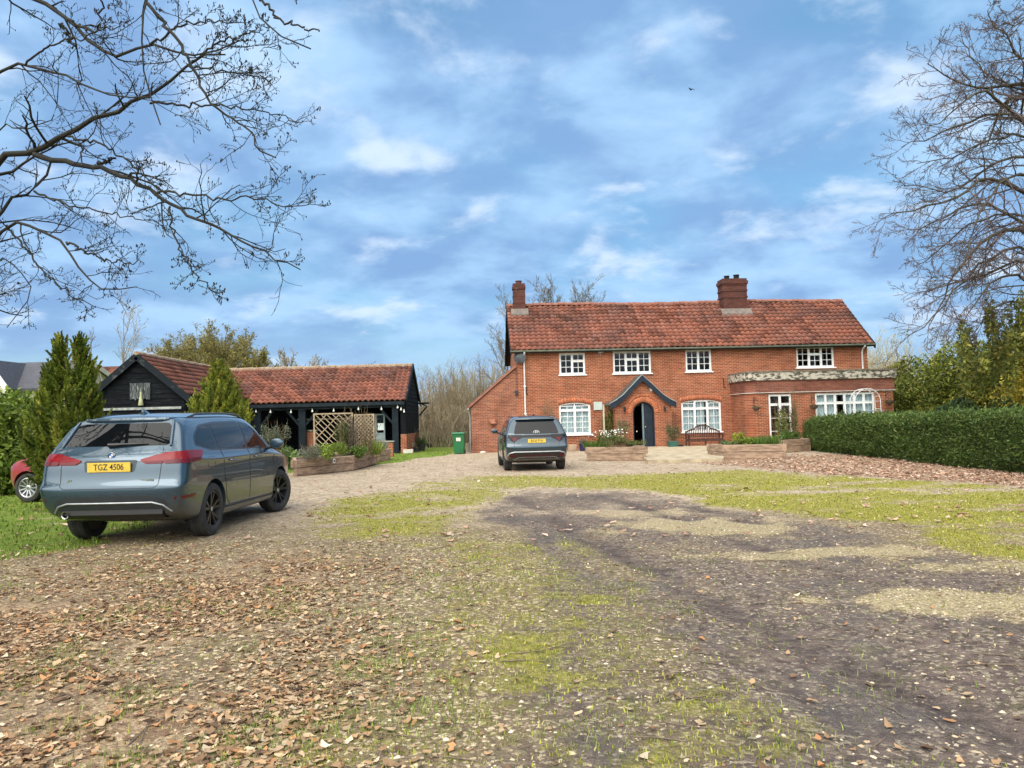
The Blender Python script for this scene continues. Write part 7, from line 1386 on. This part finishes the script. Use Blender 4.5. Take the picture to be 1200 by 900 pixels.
pt = MB(); rose = thing('garden_post', 'dark slender post with a dead climber in the bent bed', 'post', top(B_, 0, -.10, .55)); pt.tube([(0, 0, .1), (.01, 0, 1.75)], [.03, .025], 8); pt.put('pole', BLACKP, rose); rs = np.random.default_rng(8); P = np.stack([resample([(rs.normal(0, .05), rs.normal(0, .05), .4), (rs.normal(0, .12), rs.normal(0, .1), 1.1), (rs.normal(0, .16), rs.normal(0, .1), rs.uniform(1.4, 1.8))], 8) for _ in range(16)]); a, ar = grow(rs, P, np.full((16, 8), .006), 8, (.1, 1), (30, 80), (.1, .3), 4, .2, .0, .7, .003, .8); V, F_ = join([tubes_np(P, np.full((16, 8), .006), 4), tubes_np(a, ar, 3)]); put('dead_climber', npmesh('x', V, F_), noisy('dead_stem', (0.06, 0.045, 0.035), (0.10, 0.075, 0.05), 2, 0.9), rose)
a, b = gnd(442, 541.8), gnd(455, 539.8); planter('planter', 'small sleeper planter past the bent one, by the low brick wall', [a, b], .45, (-.1, .8, 0)); clump('garden_plant', 'dry brownish clump in the small planter by the brick wall', 'plant', top((a + b) / 2, .40, 0, .4), .3, .3, .35, 900, .03, GRY, [2, 2, 3], 19, 'dome', None, .3)
tag_ = at(391.5, 539.5, 23.9); mb = MB(); tag_n = gnd(391.5, 554); dA = (B_ - A); dA.z = 0; f_ = ((tag_n.x - A.x) / dA.x); s_ = A + dA * f_; nrm_ = Vector((dA.y, -dA.x, 0)).normalized(); q = s_ + nrm_ * .012 + Vector((0, 0, .36)); e_ = dA.normalized() * .05; mb.add([q - e_ + Vector((0, 0, -.07)), q + e_ + Vector((0, 0, -.07)), q + e_ + Vector((0, 0, .07)), q - e_ + Vector((0, 0, .07))] + [v - nrm_ * .01 for v in (q - e_ + Vector((0, 0, -.07)), q + e_ + Vector((0, 0, -.07)), q + e_ + Vector((0, 0, .07)), q - e_ + Vector((0, 0, .07)))], [(0, 1, 2, 3), (7, 6, 5, 4), (0, 4, 5, 1), (1, 5, 6, 2), (2, 6, 7, 3), (3, 7, 4, 0)])
pk = thing('planter_tag', 'little white tag with a dark mark screwed to the bent sleeper planter', 'tag', (0, 0, 0)); mb.put('tag_plate', WHITE, pk); mb = MB(); c = q + nrm_ * .003; mb.add([c + e_ * a_ + Vector((0, 0, z_)) for a_, z_ in ((-.5, -.035), (.5, -.035), (.5, .03), (-.5, .03))], [(0, 1, 2, 3)]); mb.put('mark', INK, pk, fix=False)
q = gnd(341, 551); clump('hellebore', 'pale green leafy shrub between the grey blue SUV and the bent planter', 'plant', (q.x - .25, q.y + .6, q.z), .42, .5, .95, 2300, .045, [(0.18, 0.25, 0.08), (0.12, 0.19, 0.05), (0.26, 0.32, 0.14)], [3, 3, 1], 20, 'dome', None, .4)
q = at(322, 515, 36.6); clump('olive_bush', 'grey leaved olive bush in front of the open barn bay', 'shrub', (q.x, 36.6, -.1), .55, .5, 1.75, 1700, .05, [(0.17, 0.20, 0.14), (0.11, 0.14, 0.09), (0.24, 0.27, 0.20)], [3, 3, 2], 21, 'dome', None, .25, stems=16); p_ = MB(); p_.lathe([(.16, 0), (.22, .32), (.235, .34), (.235, .38), (.2, .38), (.19, .3), (.001, .3)], n=18)
o = thing('flower_pot', 'terracotta pot under the grey olive bush by the barn', 'pot', (q.x, 36.6, -.1)); p_.put('pot', TERRA, o, sm=40)

# ------------------------------------------------------------------ trellis panels
def trellis(label, l, r_, t_, b_, Y, sp, wd_, both, seed):
    p0, p1 = at(l, t_, Y), at(r_, b_, Y); W = p1.x - p0.x; H = p0.z + .1; o = thing('trellis_panel', label, 'trellis', (p0.x, Y, -.1), 0, 'trellis panels'); f = MB(); w = .055
    f.box(0, w, 0, .045, 0, H); f.box(W - w, W, 0, .045, 0, H); f.box(w, W - w, 0, .045, H - w, H); f.box(w, W - w, 0, .045, .35, .35 + w); f.put('frame', LATT, o)
    g = MB(); z0, z1 = .40, H - w
    for sg in ((1, -1) if both else (-1, 1)):
        step = sp if (both or sg == -1) else sp * 2.3; k = -(z1 - z0)
        while k < W + (z1 - z0):
            pts = []
            a0 = (k, z0) if sg == 1 else (k + (z1 - z0), z0); d = (sg, 1); t0, t1 = 0, z1 - z0
            if sg == 1: t0 = max(t0, w - a0[0]); t1 = min(t1, W - w - a0[0])
            else: t0 = max(t0, a0[0] - W + w); t1 = min(t1, a0[0] - w)
            if t1 - t0 > .08: y_ = .012 if sg == 1 else .028; g.bar((a0[0] + sg * t0, y_, z0 + t0), (a0[0] + sg * t1, y_, z0 + t1), .010, wd_, up=(-sg * .7, 0, .7))
            k += step
    g.put('lattice', LATT, o); return o
trellis('loose pale lattice panel with widely spaced slats, behind the straggly plants', 367, 413.8, 484.5, 522, 31.0, .23, .032, False, 1); trellis('close meshed lattice panel next to the barn door', 414.6, 439.2, 485.5, 522, 31.05, .155, .040, True, 2)

# ------------------------------------------------------------------ bins, pots and odds and ends by the barn and the lean-to
q = gnd(538.3, 532); bn = thing('wheelie_bin', 'green wheelie bin with a white label standing by the lean-to', 'bin', (q.x, q.y, q.z), R(-3))
def tap(mb, x0, x1, y0, y1, z0, x2, x3, y2, y3, z1): mb.add([(x0, y0, z0), (x1, y0, z0), (x1, y1, z0), (x0, y1, z0), (x2, y2, z1), (x3, y2, z1), (x3, y3, z1), (x2, y3, z1)], [(0, 3, 2, 1), (4, 5, 6, 7), (0, 1, 5, 4), (1, 2, 6, 5), (2, 3, 7, 6), (3, 0, 4, 7)])
m1 = MB(); tap(m1, -.22, .22, -.20, .24, .03, -.27, .27, -.28, .30, .90); m1.box(-.29, .29, -.30, .33, .901, .94); m1.put('tub', GREENP, bn, bevel=.012); m1 = MB(); tap(m1, -.30, .30, -.32, .34, .945, -.27, .27, -.28, .30, 1.00); m1.tube([(-.27, .37, .93), (.27, .37, .93)], .022, 8); m1.put('lid', noisy('green_lid', (0.02, 0.16, 0.07), (0.016, 0.13, 0.055), 3, 0.4), bn, bevel=.014)
m1 = MB(); m1.box(-.10, .10, -.268, -.258, .60, .76); o_ = m1.put('label_sticker', noisy('sticker', (0.72, 0.66, 0.62), (0.62, 0.45, 0.40), 14, 0.6), bn)
for s in (-1, 1): m1 = MB(); m1.lathe([(.001, -.03), (.09, -.03), (.1, -.02), (.1, .02), (.09, .03), (.001, .03)], (s * .23, .27, .10), 'X', 20); m1.put('wheel', BLACKPL, bn, sm=40)
def pot(label, x, y, z, r, h, mat, plant=None, sq=False, group=None, name='flower_pot', cat='pot'):
    o = thing(name, label, cat, (x, y, z), .2, group); mb = MB()
    if sq: tap(mb, -r * .85, r * .85, -r * .85, r * .85, 0, -r, r, -r, r, h); mb.put('pot', mat, o, bevel=.012)
    else: mb.lathe([(r * .72, 0), (r * .95, h * .86), (r * 1.06, h * .88), (r * 1.06, h), (r * .92, h), (r * .88, h * .8), (.001, h * .8)], n=20); mb.put('pot', mat, o, sm=40)
    return o
q = gnd(548, 530); pot('grey brown round tub beside the green wheelie bin', q.x + .05, q.y + .2, q.z, .17, .42, noisy('stone_tub', (0.16, 0.14, 0.10), (0.22, 0.19, 0.14), 5, 0.8))
q = gnd(498, 522.5); cb = thing('compost_bin', 'dull green conical compost bin on the grass past the barn', 'bin', (q.x, q.y, q.z)); mb = MB(); mb.lathe([(.36, 0), (.34, .25), (.28, .62), (.25, .66)], n=20); mb.put('tub', TEALP, cb, sm=50); mb = MB(); mb.lathe([(.27, .661), (.27, .70), (.1, .76), (.001, .76)], n=20); mb.put('lid', TEALP, cb, sm=40)
q = gnd(478, 531.5); tr = thing('trough', 'pale stone trough on the grass at the barn end', 'trough', (q.x, q.y, q.z)); mb = MB(); mb.box(-.24, .24, 0, .3, 0, .2); mb.put('basin', noisy('pale_stone', (0.55, 0.52, 0.44), (0.44, 0.41, 0.34), 6, 0.85, .2), tr, bevel=.015); mb = MB(); mb.box(-.19, .19, .05, .25, .195, .203); mb.put('soil', SOIL, tr)
for i, (px_, py_, r, h, lb) in enumerate([(487.5, 530, .17, .26, 'black plastic pot next to the pale stone trough'), (494, 528.5, .22, .34, 'larger black pot behind the trough, with a spiky plant'), (503, 524.5, .15, .2, 'small black pot past the compost bin')]): q = gnd(px_, py_); pot(lb, q.x, q.y + .1, q.z, r, h, BLACKPL, group='black pots by the barn end')
q = gnd(487, 528); clump('pot_plant', 'brown straggly plant leaning on the brick plinth of the barn', 'plant', (q.x, q.y + .2, q.z), .3, .25, 1.25, 500, .05, [(0.14, 0.08, 0.05), (0.09, 0.10, 0.04), (0.20, 0.13, 0.08)], [3, 2, 1], 31, 'dome', None, .4, stems=10); q = gnd(480, 529); clump('pot_plant', 'silvery spiky plant growing in the pale trough', 'plant', (q.x, q.y, q.z + .18), .2, .15, .45, 200, .012, [(0.35, 0.38, 0.34), (0.24, 0.27, 0.22)], [2, 2], 32, 'spikes')
q = gnd(494, 528.5); clump('pot_plant', 'dark spiky plant in the larger black pot', 'plant', (q.x, q.y + .1, q.z + .26), .18, .18, .5, 260, .012, DKG, [2, 2], 33, 'spikes')
for i, (px_, py_, s_, lb) in enumerate([(455, 531.5, .25, 'grey concrete block at the foot of the barn post'), (447, 531.8, .2, 'darker concrete block by the low brick wall')]): q = gnd(px_, py_); o = thing('concrete_block', lb, 'block', (q.x, q.y, q.z)); mb = MB(); mb.box(-s_, s_, 0, .22, 0, .22); mb.put('block', noisy('grey_block', (0.25, 0.24, 0.21), (0.16, 0.155, 0.14), 6, 0.85, .2), o, bevel=.012)
# round the front door
q = at(788.5, 524, 35.0); pot('square green pot right of the porch', q.x, 35.0, -.1, .21, .38, TEALP, sq=True); bay = clump('olive_tree', 'small round headed olive tree in the square green pot', 'shrub', (q.x, 35.0, .25), .38, .36, .95, 900, .045, [(0.13, 0.13, 0.06), (0.18, 0.17, 0.08), (0.09, 0.10, 0.05)], [3, 2, 2], 40, 'dome', None, .3, stems=10)
q = at(798, 524, 35.1); pot('small black pot beside the square green one', q.x, 35.1, -.1, .13, .2, BLACKPL)
q = at(729.5, 516, 34.8); pot('round pot hidden behind the heather bed, left of the porch arch', q.x, 34.8, -.1, .2, .35, TERRA); clump('olive_tree', 'small olive tree against the porch wall left of the arch', 'shrub', (q.x, 34.8, .22), .36, .3, 1.25, 900, .045, [(0.14, 0.15, 0.07), (0.20, 0.19, 0.10), (0.10, 0.11, 0.05)], [3, 2, 2], 41, 'dome', None, .3, stems=10)
q = at(714.5, 505, 36.1); cl = clump('climbing_shrub', 'yellow green climber on the post under the porch eave', 'shrub', (q.x, 36.05, -.1), .32, .18, 2.15, 2600, .05, [(0.16, 0.16, 0.03), (0.22, 0.20, 0.05), (0.10, 0.12, 0.03)], [3, 2, 2], 42, 'dome', None, .4, stems=14, nl=16)
mb = MB(); q2 = at(708, 505, 35.4); o = thing('porch_post', 'thin pale post standing under the porch roof edge', 'post', (q2.x, 35.4, -.1)); mb.box(-.035, .035, -.035, .035, 0, 2.12); mb.put('post', noisy('pale_post', (0.42, 0.40, 0.30), (0.32, 0.30, 0.22), 4, 0.7), o)
q = at(641, 510, 36.2); clump('bare_climber', 'thin bare climber on the brick wall behind the dark SUV', 'shrub', (q.x, 36.3, -.1), .45, .08, 2.2, 260, .03, [(0.16, 0.09, 0.06), (0.10, 0.08, 0.04)], [2, 2], 43, 'dome', None, .4, stems=26)
q = at(682.5, 529, 35.7); pot('dark blue glazed pot under the arched window', q.x, 35.6, -.1, .17, .33, simple('blue_glaze', (0.016, 0.02, 0.07), 0.25)); clump('pot_plant', 'wispy little plant in the dark blue pot', 'plant', (q.x, 35.6, .2), .15, .12, .4, 120, .01, [(0.20, 0.14, 0.14), (0.12, 0.12, 0.06)], [2, 2], 44, 'spikes')
q = at(671, 529, 35.9); o = thing('stone_block', 'buff stone block against the wall left of the blue pot', 'block', (q.x, 35.9, -.1)); mb = MB(); mb.box(-.2, .2, -.12, .12, 0, .3); mb.put('block', noisy('buff_stone', (0.36, 0.26, 0.17), (0.28, 0.20, 0.14), 5, .85, .2), o, bevel=.02)
q = at(662, 529, 35.3); pot('black pot by the wheel of the dark SUV', q.x, 35.3, -.1, .13, .27, BLACKPL)
q = gnd(566, 531); o = thing('stone', 'pale loose stone at the foot of the lean-to wall', 'stone', (q.x, q.y, q.z)); mb = MB(); mb.lathe([(.001, 0), (.14, 0), (.15, .04), (.09, .09), (.001, .1)], n=9); mb.put('stone', noisy('cream_stone', (0.6, 0.56, 0.48), (0.5, 0.46, 0.38), 5, .85), o, sm=40)
# paved apron to the porch
ap = [gnd(759, 543.2), gnd(848, 541.5), gnd(852, 525), gnd(735, 525.5)]; mb = MB(); pv = [(v.x, v.y) for v in ap]; mb.prism(pv, -.3, .03, 'XY'); tag(mb.put('paving', PAVE), kind='structure')
# bench
q = at(826.5, 524, 35.3); bz = -.1; be_ = thing('garden_bench', 'dark wooden garden bench with a curved back under the three light window', 'bench', (q.x, 35.45, bz), HA)
W = .78; mb = MB()
for i in range(6): mb.box(-W + .05, W - .05, -.28 + i * .085, -.28 + i * .085 + .068, .42, .445)
mb.put('seat', BENCHW, be_, bevel=.004)
for sx_ in (-1, 1):
    for y_, h in ((-.27, .62), (.22, .80)): mb = MB(); mb.box(sx_ * W - .032, sx_ * W + .032, y_ - .03, y_ + .03, 0, h); mb.put('leg', BENCHW, be_, bevel=.004)
    mb = MB(); mb.box(sx_ * W - .035, sx_ * W + .035, -.32, .19, .621, .66); mb.lathe([(.001, -.03), (.06, -.03), (.06, .03), (.001, .03)], (sx_ * W, -.32, .60), 'X', 14); mb.put('armrest', BENCHW, be_, sm=40)
mb = MB(); mb.box(-W + .034, W - .034, -.28, -.25, .33, .415); mb.box(-W + .034, W - .034, .20, .23, .33, .415); mb.box(-.03, .03, -.26, -.20, 0, .33); mb.put('apron', BENCHW, be_)
mb = MB(); topc = lambda x: .98 + .0 * x if abs(x) > .42 else .98 + .16 * math.cos(x / .42 * PI / 2) ** .8
xs_ = np.linspace(-W + .03, W - .03, 33); tz_ = [(.80 + .12 * math.sin(max(0, (1 - (abs(x) - .36) / (W - .39))) * PI / 2)) if abs(x) > .36 else (.92 + .17 * math.sqrt(max(0, 1 - (x / .38) ** 2))) for x in xs_]
up = [(x, z) for x, z in zip(xs_, tz_)]; lo = [(x, z - .07) for x, z in zip(xs_, tz_)]
for i in range(32): mb.prism([lo[i], lo[i + 1], up[i + 1], up[i]], .205, .245, 'XZ')
mb.box(-W + .03, W - .03, .21, .24, .50, .545)
for i in range(17): x = -W + .10 + (2 * W - .2) * i / 16; zt_ = float(np.interp(x, xs_, tz_)) - .05; mb.box(x - .018, x + .018, .217, .233, .54, zt_)
mb.put('backrest', BENCHW, be_)
# hanging baskets on the extension
def basket(label, px_, py_, hook):
    X, Z = hw(px_, py_, E + .28); w = HO + hu * X - hv * (E + .28); o = thing('hanging_basket', label, 'basket', (w.x, w.y, HO.z + Z), HA, 'hanging baskets'); mb = MB(); mb.lathe([(.001, -.17), (.09, -.14), (.17, -.03), (.185, .02), (.17, .02), (.15, -.02), (.001, -.02)], n=18); mb.put('bowl', noisy('coir', (0.09, 0.055, 0.04), (0.14, 0.09, 0.06), 14, .95, .5, 40), o, sm=40)
    mb = MB(); br_ = .44
    for k in range(3): a = 2 * PI * k / 3; mb.tube([(.18 * math.cos(a), .18 * math.sin(a), .02), (0, 0, br_ - .03)], .005, 4)
    mb.put('chain', WIRE, o); mb = MB(); mb.tube([(0, .279, br_ - .25), (0, .279, br_ + .06)], .014, 6); mb.tube([(0, .27, br_ + .03), (0, .05, br_ + .05), (0, -.03, br_ + .03), (0, -.02, br_ - .03)], .011, 6); mb.tube([(0, .27, br_ - .2), (0, .1, br_ - .03), (0, .06, br_ + .04)], .009, 6); mb.put('bracket', WIRE, o, sm=60)
    rs = np.random.default_rng(int(px_)); V, F_, T = lumpleaves(rs, [(0, 0, .02), (.08, -.05, .0), (-.08, -.03, .01)], [(.16, .15, .06)] * 3, 160, .035, [(0.13, 0.10, 0.05), (0.08, 0.09, 0.03)], [2, 2], .4, (.2, 1.1)); put('dry_plants', npmesh('d', V, F_, T), LEAF, o)
basket('hanging basket on the wall left of the glazed door', 886, 477.5, 0); basket('hanging basket between the glazed door and the long window', 954, 476, 0); basket('hanging basket at the far corner past the long window', 1042, 470.5, 0)
# white wire garden arch behind the hedge
p0, p1 = at(1001, 470, 33.2), at(1028, 470, 33.2); zt_ = at(1013, 455.5, 33.2).z; W = p1.x - p0.x + .1; ga = thing('garden_arch', 'white wire garden arch standing behind the hedge before the long window', 'garden arch', (p0.x - .05, 33.0, -.1)); hb_ = zt_ + .1 - W / 2
for y_ in (0, .5):
    mb = MB(); mb.tube([(0, y_, 0), (0, y_, hb_)] + [(W / 2 - W / 2 * math.cos(a), y_, hb_ + W / 2 * math.sin(a)) for a in np.linspace(0, PI, 13)][1:] + [(W, y_, 0)], .016, 6); mb.put('hoop', WHITEM, ga, sm=60)
mb = MB()
for a in np.linspace(0, PI, 9): x, z = W / 2 - W / 2 * math.cos(a), hb_ + W / 2 * math.sin(a); mb.tube([(x, 0, z), (x, .5, z)], .010, 5)
for k in range(1, 6):
    z = hb_ * k / 6
    for x in (0, W): mb.tube([(x, 0, z), (x, .5, z)], .010, 5)
mb.put('rung', WHITEM, ga)
mb = MB(); q0, q1 = at(1003, 481.5, 33.9), at(1026, 482.5, 33.9); o = thing('garden_table', 'grey garden table half hidden by the hedge in front of the long window', 'table', ((q0.x + q1.x) / 2, 33.5, -.1), HA); w_ = (q1.x - q0.x) / 2; ht = q0.z + .1
mb.box(-w_, w_, -.35, .35, ht - .05, ht); mb.put('top', noisy('grey_table', (0.26, 0.29, 0.31), (0.2, 0.23, 0.25), 4, .6), o, bevel=.008)
for sx_ in (-1, 1):
    for sy_ in (-1, 1): mb = MB(); mb.box(sx_ * (w_ - .06) - .03, sx_ * (w_ - .06) + .03, sy_ * .28 - .03, sy_ * .28 + .03, 0, ht - .051); mb.put('leg', GREYG, o)
# a bird high over the roof
q = at(810, 105, 60); bd_ = thing('bird', 'tiny dark bird flying high above the farmhouse roof', 'bird', q, .6); mb = MB(); mb.tube([(0, -.16, 0), (0, -.08, .01), (0, .05, .01), (0, .13, .02), (0, .17, .02)], [.01, .04, .05, .03, .01], 8); mb.put('body', BLACKP, bd_, sm=60)
for s in (-1, 1): mb = MB(); mb.add([(s * .03, .05, .02), (s * .03, -.06, .02), (s * .22, -.03, .09), (s * .40, -.08, .05), (s * .22, .06, .09), (s * .03, .05, .01), (s * .03, -.06, .01), (s * .22, -.03, .08), (s * .22, .06, .08)], [(0, 1, 2, 4), (4, 2, 3), (5, 8, 7, 6), (8, 3, 7), (1, 6, 7, 2), (0, 4, 8, 5), (2, 7, 3), (4, 3, 8)]); mb.put('wing', BLACKP, bd_)
